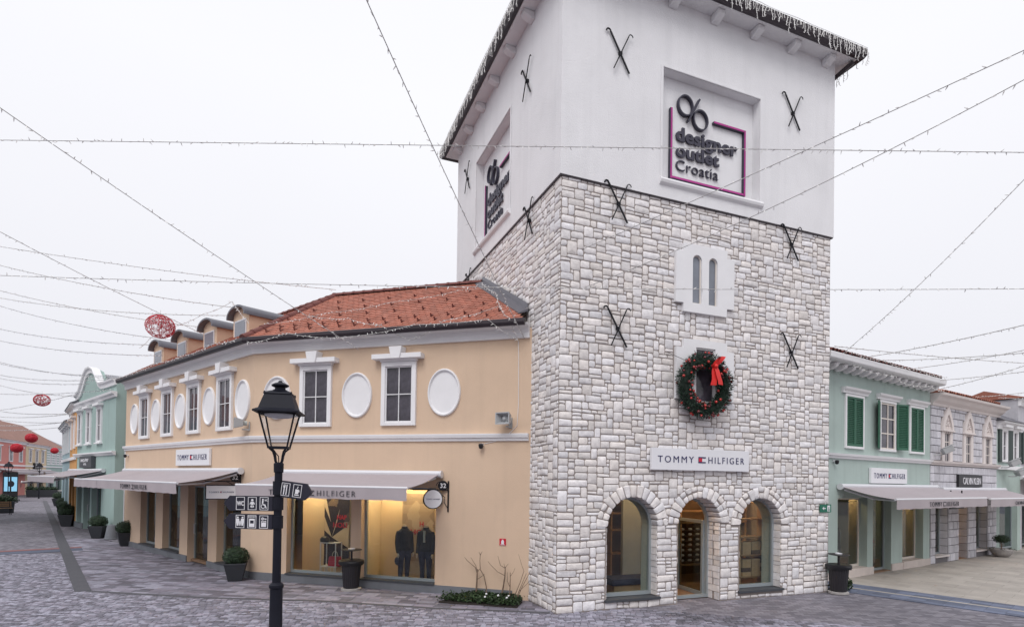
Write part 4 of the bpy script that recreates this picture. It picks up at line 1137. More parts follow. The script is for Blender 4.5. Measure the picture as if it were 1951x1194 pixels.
# projecting signs on scrolled iron brackets
def bracket(M, label, round_sign):
    t = thing('hanging_sign', M, label, 'sign')
    put('wall_bar', MB().box(-0.025, 0.025, -0.03, 0, -0.55, 0.25), X['iron'], t, M)
    put('arm', MB().tube([(0, -0.02, 0.02), (0, -0.95, 0.02)], 0.016, 6), X['iron'], t, M)
    sc = []
    for k in range(26):
        u = k / 25; a_ = u * 3.2 * PI; r = 0.10 * (1 - u) + 0.015
        sc.append((0, -0.22 - r * math.cos(a_), 0.13 + r * math.sin(a_)))
    put('scroll', MB().tube(sc, 0.010, 5), X['iron'], t, M)
    put('scroll', MB().tube([(0, -0.03, -0.45), (0, -0.12, -0.30), (0, -0.10, -0.18), (0, -0.25, -0.06), (0, -0.40, 0.02)], 0.010, 5), X['iron'], t, M)
    nb = put('number_disc', MB().lathe([(0.13, -0.015), (0.13, 0.015)], 20), X['iron'], t, M @ TR(0.0, -0.16, 0.13) @ RY(PI / 2))
    put('number', text_mb('32', None, 0.12, 0.004, 0.01), X['sign_white'], t, M @ TR(0.02, -0.16, 0.13) @ RZ(PI / 2))
    if round_sign:
        Q = M @ TR(0, -0.42, -0.22)
        put('panel', MB().lathe([(0.235, -0.025), (0.235, 0.025)], 32), X['sign_white'], t, Q @ RY(PI / 2))
        put('rim', MB().tube([(0, 0.24 * math.cos(a_), 0.24 * math.sin(a_)) for a_ in [2 * PI * k / 32 for k in range(33)]], 0.022, 6), X['iron'], t, Q)
        put('lettering', text_mb('TOMMY  HILFIGER', 0.36, 0.03, 0.002), X['sign_navy'], t, Q @ TR(0.028, 0, 0) @ RZ(PI / 2))
    else:
        Q = M @ TR(0, -0.52, -0.30)
        put('panel', MB().box(-0.02, 0.02, -0.40, 0.40, -0.19, 0.19), X['sign_white'], t, Q)
        mb = MB()
        for b6 in ((-.03, .03, -.42, .42, .19, .215), (-.03, .03, -.42, .42, -.215, -.19), (-.03, .03, .40, .42, -.19, .19), (-.03, .03, -.42, -.40, -.19, .19)): mb.box(*b6)
        put('rim', mb, X['iron'], t, Q)
        brand_lettering(t, Q @ TR(0.023, 0, 0) @ RZ(PI / 2), 0.66, 0.045, 'sign_navy')
    return t
bracket(FO @ TR(-2.18, 0, 2.68) @ RZ(math.radians(-52)), 'round white sign hanging from a black scrolled bracket', True)
bracket(FP @ TR(-0.72, 0, 2.80) @ RZ(math.radians(-14)), 'rectangular white sign hanging from a bracket beside the long awning', False)
# ---- what stands in the shop windows
put('display_wall', MB().box(-7.62, -4.98, 1.35, 1.42, 0.10, 2.98), X['warm_wall'], HOUSE, FO)
put('display_wall', MB().box(-4.95, -2.2, 1.30, 1.37, 0.10, 2.98), X['warm_wall'], HOUSE, FO)
put('side_wall', MB().box(-4.96, -4.88, 0.31, 1.3, 0.10, 2.98), X['warm_wall'], HOUSE, FO)
put('side_wall', MB().box(-2.28, -2.2, 0.31, 1.3, 0.10, 2.98), X['warm_wall'], HOUSE, FO)
for x in (-7.3, -6.3, -4.4, -3.4): put('ceiling_lamp', MB().box(x - 0.35, x + 0.35, 0.65, 0.8, 2.94, 2.99), X['lamp_warm'], HOUSE, FO)
for x, y in ((-9.0, 1.6), (-6.4, 1.8), (-3.9, 2.2), (-1.6, 1.7), (-5.0, 4.0)): put('ceiling_lamp', MB().box(x - 0.3, x + 0.3, y, y + 0.15, 2.94, 2.99), X['lamp_low'], HOUSE, FP)
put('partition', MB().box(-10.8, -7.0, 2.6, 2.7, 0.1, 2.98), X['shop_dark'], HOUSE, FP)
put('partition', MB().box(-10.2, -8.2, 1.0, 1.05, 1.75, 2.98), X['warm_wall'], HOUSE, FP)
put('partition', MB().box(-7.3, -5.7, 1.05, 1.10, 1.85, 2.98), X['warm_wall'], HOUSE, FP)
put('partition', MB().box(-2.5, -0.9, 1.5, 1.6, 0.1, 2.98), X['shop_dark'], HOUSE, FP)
def mk_poster(dark):
    m = bpy.data.materials.new('poster_print'); m.use_nodes = True
    N, L = m.node_tree.nodes, m.node_tree.links; b = N['Principled BSDF']; b.inputs['Roughness'].default_value = 0.6
    tc = N.new('ShaderNodeTexCoord'); v = N.new('ShaderNodeTexVoronoi'); v.distance = 'MANHATTAN'; v.inputs['Scale'].default_value = 2.2
    L.new(tc.outputs['Object'], v.inputs['Vector'])
    s = N.new('ShaderNodeSeparateColor'); L.new(v.outputs['Color'], s.inputs[0])
    r = N.new('ShaderNodeValToRGB'); e = r.color_ramp.elements
    if dark: e[0].color = (0.018, 0.012, 0.02, 1); e[0].position = 0.86; e[1].color = (0.30, 0.22, 0.16, 1); e[1].position = 0.95
    else: e[0].color = (0.40, 0.31, 0.24, 1); e[0].position = 0.3; e[1].color = (0.62, 0.50, 0.38, 1); e[1].position = 0.8
    L.new(s.outputs[0], r.inputs['Fac']); L.new(r.outputs['Color'], b.inputs['Base Color'])
    return m
def banner(M, w, h, dark, label):
    t = thing('display_banner', M, label, 'banner')
    put('sheet', MB().box(-w / 2, w / 2, 0, 0.01, 0, h), X['poster_dark' if dark else 'poster_pale'], t, M)
    if dark:
        rr_ = random.Random(4)
        pale = MB()
        for tri in (((-.42, 2.2), (-.2, 1.3), (-.42, 1.75)), ((-.1, 2.2), (.42, 2.35), (.15, 2.2)), ((-.42, 1.45), (-.16, 0.85), (-.42, 1.05)), ((.1, 1.7), (-.16, .85), (.0, 1.25)), ((.42, 1.25), (-.16, .85), (.42, 0.55))):
            pts = sorted(tri, key=lambda p: math.atan2(p[1] - sum(q_[1] for q_ in tri) / 3, p[0] - sum(q_[0] for q_ in tri) / 3)); pale.prism(pts, -0.004, -0.001)
        put('print', pale, X['warm_wall'], t, M)
    tx = 0.12 if dark else 0.05
    put('lettering', text_mb('HOLI', w * 0.55, 0.15, 0.003, 0.02), X['sign_red'], t, M @ TR(tx, -0.010, 1.22))
    put('lettering', text_mb('HAP' if dark else 'H', w * (0.38 if dark else .12), 0.14, 0.003, 0.02), X['sign_red'], t, M @ TR(tx + .06, -0.010, 1.45))
X['poster_dark'] = mk_poster(True); X['poster_pale'] = mk_poster(False)
banner(FO @ TR(-6.18, 1.0, 0.35), 0.85, 2.4, True, 'dark triangle-patterned banner in the lit shop window')
banner(FO @ TR(-3.50, 0.95, 0.25), 1.0, 2.3, False, 'pale geometric banner behind the two headless mannequins')
t = thing('display_table', FO @ TR(-6.10, 0.62, 0.10), 'white wire display stand in the lit corner window', 'display stand')
mb = MB()
for x in (-0.25, 0.25):
    for y in (-0.15, 0.15): mb.box(x - .012, x + .012, y - .012, y + .012, 0, 1.0)
for z in (0.30, 0.98): mb.box(-.26, .26, -.16, .16, z, z + .02)
for k in range(5): mb.box(-.2 + k * .1 - .006, -.2 + k * .1 + .006, -.156, -.144, 0.02, 0.3)
put('frame', mb, X['sign_white'], t, WM[t.name])
t = thing('handbag', FO @ TR(-5.95, 0.6, 0.42), 'dark red handbag on the wire display stand', 'bag')
put('body', MB().prism([(-.2, 0), (.2, 0), (.16, .28), (-.16, .28)], -.08, .08), X['sign_red'], t, WM[t.name], bevel=0.02)
put('handle', MB().tube([(0.09 * math.cos(a_), 0, 0.28 + 0.15 * math.sin(a_)) for a_ in [PI * k / 10 for k in range(11)]], 0.012, 6), X['skin_form'], t, WM[t.name])
t = thing('folded_cap', FO @ TR(-6.30, 0.60, 1.10), 'black cap lying on top of the wire display stand', 'cap')
put('crown', MB().ball((0, 0, 0.06), 0.13, 12, 8, 1.1, 1, 0.9), X['black'], t, WM[t.name], smooth=3.2)
put('brim', MB().slab([(0.05, -.09), (.26, -.07), (.28, 0), (.26, .07), (.05, .09)], 0.0, 0.015), X['black'], t, WM[t.name])
# mannequins: one body mesh each (voxel-merged), clothes by colour, shoes and head stub
def mannequin(M, label, turn, cap=False, mats=('fabric_navy', 'fabric_blue')):
    t = thing('mannequin', M @ RZ(turn), label, 'mannequin'); Mw = WM[t.name]
    b = MB()
    def limb(pts, rs): b.tube(pts, rs, 12)
    for s in (-1, 1):
        limb([(s * .10, 0, .93), (s * .105, -.01, .72), (s * .10, .0, .50), (s * .10, .02, .28), (s * .10, .02, .07)], [.105, .098, .078, .07, .06])
        limb([(s * .165, 0, 1.40), (s * .200, .01, 1.28), (s * .222, .015, 1.10), (s * .225, -.03, .92), (s * .225, -.07, .80)], [.07, .068, .058, .05, .042])
    tor = [(.88, .155, .105), (.96, .165, .115), (1.08, .15, .105), (1.20, .165, .115), (1.32, .185, .115), (1.41, .175, .10), (1.47, .11, .08), (1.50, .06, .06)]
    n = 16; vs = []; fs = []
    for z, rx, ry in tor:
        for k in range(n): vs.append((rx * math.cos(2 * PI * k / n), ry * math.sin(2 * PI * k / n), z))
    for i in range(len(tor) - 1):
        for k in range(n): fs.append((i * n + k, i * n + (k + 1) % n, (i + 1) * n + (k + 1) % n, (i + 1) * n + k))
    fs += [list(range(n))[::-1], [(len(tor) - 1) * n + k for k in range(n)]]
    b.add(vs, fs)
    me = b.mesh('body'); ob = bpy.data.objects.new('tmp_body', me); COL.objects.link(ob)
    md = ob.modifiers.new('r', 'REMESH'); md.mode = 'VOXEL'; md.voxel_size = 0.022
    sm = ob.modifiers.new('s', 'SMOOTH'); sm.iterations = 4; sm.factor = 0.5
    bpy.context.view_layer.update()
    me2 = bpy.data.meshes.new_from_object(ob.evaluated_get(bpy.context.evaluated_depsgraph_get()))
    bpy.data.objects.remove(ob)
    me2.name = 'body'; me2.materials.clear(); me2.materials.append(X[mats[0]]); me2.materials.append(X[mats[1]])
    for p in me2.polygons:
        p.use_smooth = True; p.material_index = 1 if p.center.z < 0.86 and abs(p.center.x) < 0.18 else 0
    put('body', me2, None, t, Mw)
    put('neck', MB().lathe([(.05, 1.47), (.047, 1.55), (.05, 1.57), (.02, 1.575)], 12), X['skin_form'], t, Mw, smooth=0.8)
    for s in (-1, 1):
        sh = MB(); sh.ball((s * .10, -.05, .035), .055, 10, 6, .85, 2.3, .8); put('shoe', sh, X['black'], t, Mw, smooth=3.2)
        # hand with fingers hanging from the cuff
        h = MB(); h.ball((s * .224, -.085, .765), .032, 8, 6, .6, 1.0, 1.3)
        for k in range(4): h.tube([(s * .224, -.108 + k * .016, .745), (s * .222, -.112 + k * .016, .705), (s * .217, -.115 + k * .016, .675 + abs(k - 1.5) * .006)], [.0085, .008, .006], 6)
        h.tube([(s * .217, -.105, .775), (s * .209, -.125, .75), (s * .207, -.13, .725)], [.01, .009, .007], 6)
        put('hand', h, X['skin_form'], t, Mw, smooth=0.9)
    put('collar', MB().lathe([(.075, 1.46), (.085, 1.52), (.07, 1.52)], 14), X[mats[0]], t, Mw, smooth=0.8)
    if cap:
        c = thing('held_cap', Mw @ TR(-.26, -.10, .60), 'navy cap hanging from the hand of the left mannequin', 'cap')
        put('crown', MB().ball((0, 0, 0), 0.10, 12, 8, .55, 1, 1.1), X['fabric_blue'], c, WM[c.name], smooth=3.2)
        put('brim', MB().box(-.015, .0, -.17, -.07, -.12, -.02), X['fabric_blue'], c, WM[c.name])
    else:
        put('shirt_front', MB().box(-.03, .03, -.128, -.105, 1.12, 1.44), X['shop_grey'], t, Mw)
    return t
mannequin(FO @ TR(-3.74, 0.60, 0.12), 'headless mannequin in dark jacket and blue trousers holding a cap', 0.9, True)
mannequin(FO @ TR(-3.10, 0.62, 0.12), 'headless mannequin facing the glass in open dark jacket', 0.05)
mannequin(FP @ TR(-5.35, 0.62, 0.10), 'dim mannequin inside the glass door of the apricot house', 0.4, False, ('fabric_navy', 'warm_wall'))
mannequin(FP @ TR(-8.1, 0.62, 0.10), 'dim mannequin in the street-side shop window by the door', 0.2)
# ---- loudspeakers, camera, fire sign
def horn_speaker(M, label):
    t = thing('loudspeaker', M, label, 'loudspeaker')
    o = [(-.20, -.15), (.20, -.15), (.20, .15), (-.20, .15)]; i = [(-.175, -.125), (.175, -.125), (.175, .125), (-.175, .125)]; s_ = [(-.08, -.06), (.08, -.06), (.08, .06), (-.08, .06)]
    vs = [(x, -.42, z) for x, z in o] + [(x, -.42, z) for x, z in i] + [(x, -.22, z) for x, z in s_] + [(x * .6, -.18, z * .6) for x, z in o]
    fs = []
    for k in range(4):
        k2 = (k + 1) % 4; fs += [(k, k2, 4 + k2, 4 + k), (4 + k, 4 + k2, 8 + k2, 8 + k), (k, 12 + k, 12 + k2, k2)]
    fs += [(8, 9, 10, 11), (15, 14, 13, 12)]
    put('horn', MB().add(vs, fs), X['speaker'], t, M)
    put('cone', MB().lathe([(.10, 0), (.10, .03), (.06, .05), (.04, .09), (.01, .10)], 18), X['speaker'], t, M @ TR(0, -.25, 0) @ RX(PI / 2), smooth=0.7)
    put('driver', MB().lathe([(.07, 0), (.07, .1), (.04, .12)], 14), X['shop_grey'], t, M @ TR(0, -.07, 0) @ RX(PI / 2))
    put('bracket', MB().box(-.03, .03, -.2, 0, -.20, -.17).box(-.05, .05, -.02, 0, -.22, .05), X['speaker'], t, M)
    return t
horn_speaker(FO @ TR(-0.52, 0, 4.50) @ RZ(-0.25), 'grey horn loudspeaker on the apricot wall beside the tower')
horn_speaker(FP @ TR(-0.22, 0, 4.53) @ RZ(-0.35), 'grey horn loudspeaker on the apricot wall behind the lamp post')
def dome_camera(M, label):
    t = thing('security_camera', M, label, 'camera')
    put('mount', MB().box(-.04, .04, -.10, 0, -.03, .03), X['alu'], t, M)
    put('housing', MB().lathe([(.02, -.09), (.05, -.07), (.06, -.02), (.06, .03), (.03, .045)], 14, (0, -.12, -.02)), X['black'], t, M, smooth=0.9)
dome_camera(FO @ TR(-1.27, 0, 3.87), 'small black camera under the white band of the apricot front')
dome_camera(FP @ TR(-11.2, 0, 3.78), 'small dark camera at the far end of the apricot wall')
t = thing('fire_hose_sign', FO @ TR(-0.685, -0.012, 1.415), 'small red and white fire sign low on the apricot wall', 'sign')
put('plate', MB().box(-.085, .085, -.006, .006, -.085, .085), X['sign_red'], t, WM[t.name])
put('symbol', MB().box(-.035, .035, -.010, -.0065, -.05, .03).box(-.02, .02, -.010, -.0065, .035, .06).box(-.055, .055, -.010, -.0065, -.075, -.06), X['sign_white'], t, WM[t.name])
t = thing('wall_cable', FO @ TR(-0.35, -0.012, 6.5), 'thin pale cable running down the apricot wall by the tower', 'cable')
put('cable', MB().tube([(0, 0, 0), (0.02, 0, -.5), (0.03, 0, -1.6), (0.0, 0, -2.15), (-.15, 0, -2.3), (-.45, 0, -2.52), (-.85, 0, -2.60)], 0.008, 5), X['trim_white'], t, WM[t.name])
# ================================================================== logo signs of the tower
def logo(F, dx, dz, label):
    t = thing('logo_sign', F @ TR(4.2 + dx, 0.19, 11.4 + dz), label, 'sign'); 
    Fq = F @ TR(dx, 0, dz)
    y0, y1 = 0.11, 0.185
    def bar(nm, x0, x1, z0, z1):
        b = put(nm, MB().box(x0, x1, y0, y1, z0, z1), X['logo_dark'], t, Fq)
        e = 0.012
        put('colour_strip', MB().box(x0 + (0 if x1 - x0 > .2 else e), x1, y0 - 0.006, y0 - 0.001, z0 + (0 if z1 - z0 > .2 else e), z1), X['magenta'], t, Fq)
    bar('frame_bar', 3.04, 3.10, 10.53, 12.29); bar('frame_bar', 3.103, 5.38, 10.53, 10.59); bar('frame_bar', 5.383, 5.443, 10.53, 12.27); bar('frame_bar', 4.39, 5.38, 12.21, 12.27)
    for (cx, cz, rx, rz) in ((3.50, 12.45, 0.235, 0.265), (3.97, 12.19, 0.235, 0.265)):
        n = 36; mb = MB(); vs = []
        for y in (0.09, 0.18):
            for k_ in (1.0, 0.87):
                for i in range(n): vs.append((cx + rx * k_ * math.cos(2 * PI * i / n), y, cz + rz * k_ * math.sin(2 * PI * i / n)))
        fs = []
        for i in range(n):
            j = (i + 1) % n
            fs += [(i, j, n + j, n + i), (2 * n + i, 3 * n + i, 3 * n + j, 2 * n + j), (i, 2 * n + i, 2 * n + j, j), (n + i, n + j, 3 * n + j, 3 * n + i)]
        put('ring', mb.add(vs, fs), X['logo_dark'], t, Fq)
    put('slash', MB().prism([(3.56, 12.08), (3.60, 12.06), (3.95, 12.70), (3.91, 12.72)], 0.09, 0.18), X['logo_dark'], t, Fq)
    for txt, x0, x1, zb, h, bold, yy in (('designer', 3.23, 5.20, 11.42, 0.465, 0.03, 0.13), ('outlet', 3.24, 4.60, 11.13, 0.335, 0.03, 0.13), ('Croatia', 3.25, 4.58, 10.79, 0.27, -0.008, 0.14)):
        mb = text_mb(txt, x1 - x0, h, 0.018, bold, 1.0, center=False)
        put('lettering', mb, X['logo_dark'], t, Fq @ TR(x0, yy + 0.02, zb))
    return t
logo(FT, 0, 0, 'dark ring logo with lettering in the recess facing the plaza')
logo(FL, -0.52, 0.12, 'dark ring logo with lettering in the recess on the side face of the tower')
# exit sign
t = thing('exit_sign', FT @ TR(8.245, -0.05, 2.32), 'small green emergency exit sign on the edge of the tower', 'sign')
put('plate', MB().box(-.21, .21, -.012, .012, -.11, .11), X['exit_green'], t, WM[t.name])
put('arrow', MB().box(-.08, .0, -.017, -.0125, -.012, .012).prism([(-.13, 0), (-.07, -.045), (-.07, .045)], -.017, -.0125), X['sign_white'], t, WM[t.name])
put('running_figure', MB().box(.06, .16, -.017, -.0125, -.08, .08), X['sign_white'], t, WM[t.name])
put('running_figure', MB().box(.10, .125, -.020, -.0175, -.03, .04).box(.085, .105, -.020, -.0175, -.065, -.03).box(.12, .145, -.020, -.0175, -.06, -.025), X['exit_green'], t, WM[t.name])
put('conduit', MB().tube([(0, .0, .11), (-.02, .02, .2), (.05, .03, .24), (.1, .05, .2)], 0.008, 5), X['trim_white'], t, WM[t.name])

# ================================================================== wreath
FW = FT @ TR(3.86, -0.28, 5.37)
t = thing('christmas_wreath', FW, 'large green wreath with red baubles and bow on the tower', 'wreath')
rng = random.Random(9)
mb = MB(); mb.use_tone = True
R0, r0 = 0.62, 0.17
for k in range(7000):
    a = rng.random() * 2 * PI; b = rng.random() * 2 * PI; rr = r0 * (0.45 + 0.65 * rng.random()) * (1 + 0.12 * math.sin(a * 7))
    ca, sa = math.cos(a), math.sin(a)
    p = Vector(((R0 + rr * math.cos(b)) * ca, rr * math.sin(b), (R0 + rr * math.cos(b)) * sa))
    nrm = Vector((math.cos(b) * ca, math.sin(b), math.cos(b) * sa))
    d = (nrm + Vector((rng.uniform(-1, 1), rng.uniform(-1, 1), rng.uniform(-1, 1))) * 0.8).normalized()
    s_ = d.cross(Vector((rng.uniform(-1, 1), rng.uniform(-1, 1), rng.uniform(-1, 1)))).normalized() * 0.009
    L_ = rng.uniform(0.04, 0.08)
    mb.tone = rng.random()
    mb.add([p - s_, p + s_, p + d * L_ + s_ * .3, p + d * L_ - s_ * .3], [(0, 1, 2, 3)])
put('fir_needles', mb, X['leaf_fir'], t, FW, kind='stuff')
put('core', MB().tube([(R0 * math.cos(2 * PI * k / 32), 0, R0 * math.sin(2 * PI * k / 32)) for k in range(33)], 0.10, 8), X['leaf_fir'], t, FW)
bms = []
for mt in ('bauble', 'bauble_deep'):
    me = MB().ball((0, 0, 0), 1.0, 14, 9).mesh('bauble', smooth=3.2); me.materials.append(X[mt]); bms.append(me)
for k in range(120):
    a = rng.random() * 2 * PI; b = rng.uniform(PI * 0.85, PI * 2.15); rr = r0 * 1.08
    if 0.85 < a < 1.25: continue
    p = ((R0 + rr * math.cos(b)) * math.cos(a), rr * math.sin(b), (R0 + rr * math.cos(b)) * math.sin(a))
    put('bauble', bms[0 if rng.random() < 0.62 else 1], None, t, FW @ TR(*p) @ Matrix.Scale(rng.uniform(0.022, 0.038), 4))
def ribbon(path, w0, w1, tw=0.0):
    n = len(path); vs = []
    for i, (x, y, z) in enumerate(path):
        u = i / (n - 1); w = w0 + (w1 - w0) * u
        vs += [(x - w * math.cos(tw * u), y - w * math.sin(tw * u), z), (x + w * math.cos(tw * u), y + w * math.sin(tw * u), z)]
    m = MB().add(vs, [(2 * i, 2 * i + 1, 2 * i + 3, 2 * i + 2) for i in range(n - 1)])
    m.merge(MB().add([(x, y + 0.008, z) for x, y, z in vs], [(2 * i + 2, 2 * i + 3, 2 * i + 1, 2 * i) for i in range(n - 1)])); return m
put('bow_loop', ribbon([(.20, -.24, .42), (.27, -.30, .50), (.34, -.33, .60), (.39, -.31, .66), (.40, -.24, .66), (.33, -.20, .58), (.24, -.20, .46)], .05, .09), X['ribbon'], t, FW @ TR(-.10, 0, .02), smooth=1.2)
put('bow_loop', ribbon([(.20, -.22, .42), (.14, -.28, .46), (.10, -.26, .42), (.16, -.22, .40)], .05, .05), X['ribbon'], t, FW @ TR(-.10, 0, .02), smooth=1.2)
put('bow_tail', ribbon([(.20, -.24, .42), (.24, -.27, .30), (.27, -.28, .18), (.33, -.27, .06), (.35, -.26, -.02)], .06, .10, .3), X['ribbon'], t, FW @ TR(-.10, 0, .02), smooth=1.2)
put('bow_tail', ribbon([(.19, -.22, .42), (.16, -.24, .28), (.18, -.24, .10), (.17, -.22, -.04)], .05, .075, -.3), X['ribbon'], t, FW @ TR(-.10, 0, .02), smooth=1.2)
put('knot', MB().ball((.20, -.26, .42), .055, 10, 7), X['ribbon'], t, FW @ TR(-.10, 0, .02), smooth=3.2)
put('hanging_wire', MB().tube([(-.55, 0, .55), (-.95, .24, .78)], 0.006, 4), X['iron'], t, FW)

# ================================================================== pale green house with shutters
FGW = FG
GREEN = thing('green_house', FG, 'pale green house with dark green shutters beside the stone tower', 'house')
G0, G1 = -2.6, 5.64
G_H = [(-1.05, 0.85, 2.55), (1.24, 2.55, 2.55), (3.40, 5.10, 2.55)]
def block_house(parent, F, x0, x1, holes, mat, zt, depth=7.0, th=0.35):
    put('wall', MB().prism(comb(x0, x1, 0, zt, holes), 0, th), X[mat], parent, F)
    put('wall', MB().box(x0, x0 + 0.3, th + .002, depth, -0.3, zt).box(x1 - 0.3, x1, th + .002, depth, -0.3, zt).box(x0 + .302, x1 - .302, depth - .3, depth, -0.3, zt), X[mat], parent, F)
    put('room_ceiling', MB().box(x0 + .302, x1 - .302, th + .004, depth - .302, 2.85, 3.05), X['shop_grey'], parent, F)
    put('room_floor', MB().box(x0 + .302, x1 - .302, 0.02, depth - .302, -0.1, 0.03), X['shop_floor'], parent, F)
    put('attic_floor', MB().box(x0 + .302, x1 - .302, th + .004, depth - .302, zt - .2, zt - .05), X['shop_grey'], parent, F)
block_house(GREEN, FG, G0, G1, G_H, 'mint_pale', 6.70)
for (a_, b_) in ((G0, -1.05), (0.85, 1.24), (2.55, 3.40), (5.10, G1)): put('plinth_stone', MB().box(a_, b_, -0.04, -0.001, -0.3, 0.24), X['plinth_pale'], GREEN, FG)
for (a_, b_) in ((-1.05, 0.85), (3.40, 5.10)): put('sill', MB().box(a_ + .002, b_ - .002, -0.06, 0.34, -0.3, 0.26), X['plinth_pale'], GREEN, FG, bevel=0.008)
shop_window(GREEN, FG, -1.05, 0.85, 0.265, 2.55, 0.26, glass='glass_dark', mat='frame_cream'); shop_window(GREEN, FG, 3.40, 5.10, 0.265, 2.55, 0.26, glass='glass_dark', mat='frame_cream')
shop_window(GREEN, FG, 1.24, 2.55, 0.035, 2.55, 0.22, 'glass_door', 'glass_dark', True)
put('display_wall', MB().box(0.88, 0.95, 0.36, 0.62, 0.03, 2.84), X['warm_wall'], GREEN, FG)
put('display_wall', MB().box(5.24, 5.33, 0.36, 1.25, 0.03, 2.84), X['warm_wall'], GREEN, FG)
put('partition', MB().box(-2.2, 0.2, 2.2, 2.3, 0.03, 2.84).box(0.9, 3.2, 3.0, 3.1, 0.03, 2.84), X['shop_dark'], GREEN, FG)
for x, y in ((0.4, 0.7), (2.9, 0.6), (4.9, 0.6)): put('ceiling_lamp', MB().box(x - .25, x + .25, y, y + .12, 2.79, 2.845), X['lamp_dim'], GREEN, FG)
mannequin(FG @ TR(0.1, 0.62, 0.03), 'dark dressed mannequin in the green house window nearest the tower', 0.3)
mannequin(FG @ TR(3.05, 0.95, 0.03), 'mannequin with orange jacket behind the glass door of the green house', 0.1, False, ('fabric_orange', 'fabric_navy'))
put('string_course', MB().sweep_x([(0.01, 3.80), (-.05, 3.81), (-.06, 3.87), (-.11, 3.89), (-.13, 3.96), (0.01, 3.96)], G0, G1 + .005), X['trim_white'], GREEN, FG)
put('cornice', MB().sweep_x([(0.01, 6.70), (-.50, 6.70), (-.56, 6.74), (-.58, 6.90), (-.55, 6.92), (0.01, 6.92)], G0, G1 - 0.12), X['trim_white'], GREEN, FG, bevel=0.01)
put('frieze', MB().box(G0, G1 + .004, -.05, -.001, 6.58, 6.698), X['trim_white'], GREEN, FG)
cb = MB(); cb.sweep_x([(0.0, 6.50), (-.14, 6.51), (-.27, 6.56), (-.34, 6.62), (-.35, 6.695), (0.0, 6.695)], -.11, .11)
cbm = cb.mesh('corbel', bevel=0.03, seg=2); cbm.materials.append(X['trim_white'])
for k in range(16): put('corbel', cbm, None, GREEN, FG @ TR(-2.35 + k * 0.51, -0.05, 0))
def barrel_roof(parent, F, x0, x1, y0, z0, mat='tile', pitch=0.5, rows=1, run=4.0):
    rf = put('roof', MB().add([(x0, y0, z0), (x1, y0, z0), (x1, y0 + run, z0 + run * pitch), (x0, y0 + run, z0 + run * pitch), (x0, y0 + 2 * run, z0), (x1, y0 + 2 * run, z0)], [(0, 1, 2, 3), (3, 2, 5, 4), (0, 3, 4), (1, 5, 2)]), X[mat], parent, F)
    L_ = run * math.sqrt(1 + pitch * pitch)
    mb = MB(); vs = []; m = 6
    for y, r in ((-.06, .10), (L_, .085)):
        for k in range(m + 1): vs.append((r * math.cos(PI * k / m), y, r * .9 * math.sin(PI * k / m)))
        for k in range(m + 1): vs.append((r * .8 * math.cos(PI * k / m), y, r * .7 * math.sin(PI * k / m)))
    n_ = 2 * (m + 1)
    fs = [(k, k + 1, n_ + k + 1, n_ + k) for k in range(m)] + [(k, m + 1 + k, m + 2 + k, k + 1) for k in range(m)]
    me = mb.add(vs, fs).mesh('barrel_tile', smooth=0.9); me.materials.append(X['tile' if rng.random() < .5 else 'tile_dark'])
    F2 = F @ TR(0, y0, z0 + .01) @ RX(math.atan(pitch))
    n = int((x1 - x0) / 0.215)
    for k in range(n): put('barrel_tile', me, None, rf, F2 @ TR(x0 + 0.11 + k * 0.215, rng.uniform(-.015, .015), 0))
    return rf
barrel_roof(GREEN, FG, G0, G1 - 0.4, -0.50, 6.93, pitch=0.28)
def louvre_mesh(w, h, mat):
    mb = MB(); f = 0.055
    mb.box(0, f, -.04, 0, 0, h).box(w - f, w, -.04, 0, 0, h).box(f, w - f, -.04, 0, 0, f * 1.3).box(f, w - f, -.04, 0, h - f * 1.2, h)
    fr = mb.mesh('shutter', bevel=0.004); fr.materials.append(X[mat])
    sl = MB().add([(f, -.038, 0), (w - f, -.038, 0), (w - f, -.006, .04), (f, -.006, .04), (f, -.032, -.006), (w - f, -.032, -.006), (w - f, 0, .034), (f, 0, .034)], [(0, 1, 2, 3), (7, 6, 5, 4), (0, 4, 5, 1), (2, 6, 7, 3), (0, 3, 7, 4), (1, 5, 6, 2)]).mesh('slat')
    sl.materials.append(X[mat]); return fr, sl, f
def shutter(parent, M, w, h, mat='shutter', n=24, backing=True):
    fr, sl, f = cached(('shut', w, h, mat), lambda: louvre_mesh(w, h, mat))
    s = put('shutter', fr, None, parent, M)
    for k in range(n): put('slat', sl, None, s, M @ TR(0, 0, f * 1.3 + .005 + k * (h - 2.5 * f - .03) / n))
    if backing: put('backing', cached(('bk', w, h, mat), lambda: (lambda me: (me.materials.append(X[mat]), me)[1])(MB().box(.05, w - .05, .001, .004, .05, h - .05).mesh('backing'))), None, s, M)
    return s
def plain_hood(parent, F, x0, x1, z):
    put('hood', MB().sweep_x([(0.01, z - .10), (-.07, z - .10), (-.08, z - .05), (-.13, z), (-.15, z + .05), (0.01, z + .05)], x0, x1), X['trim_white'], parent, F)
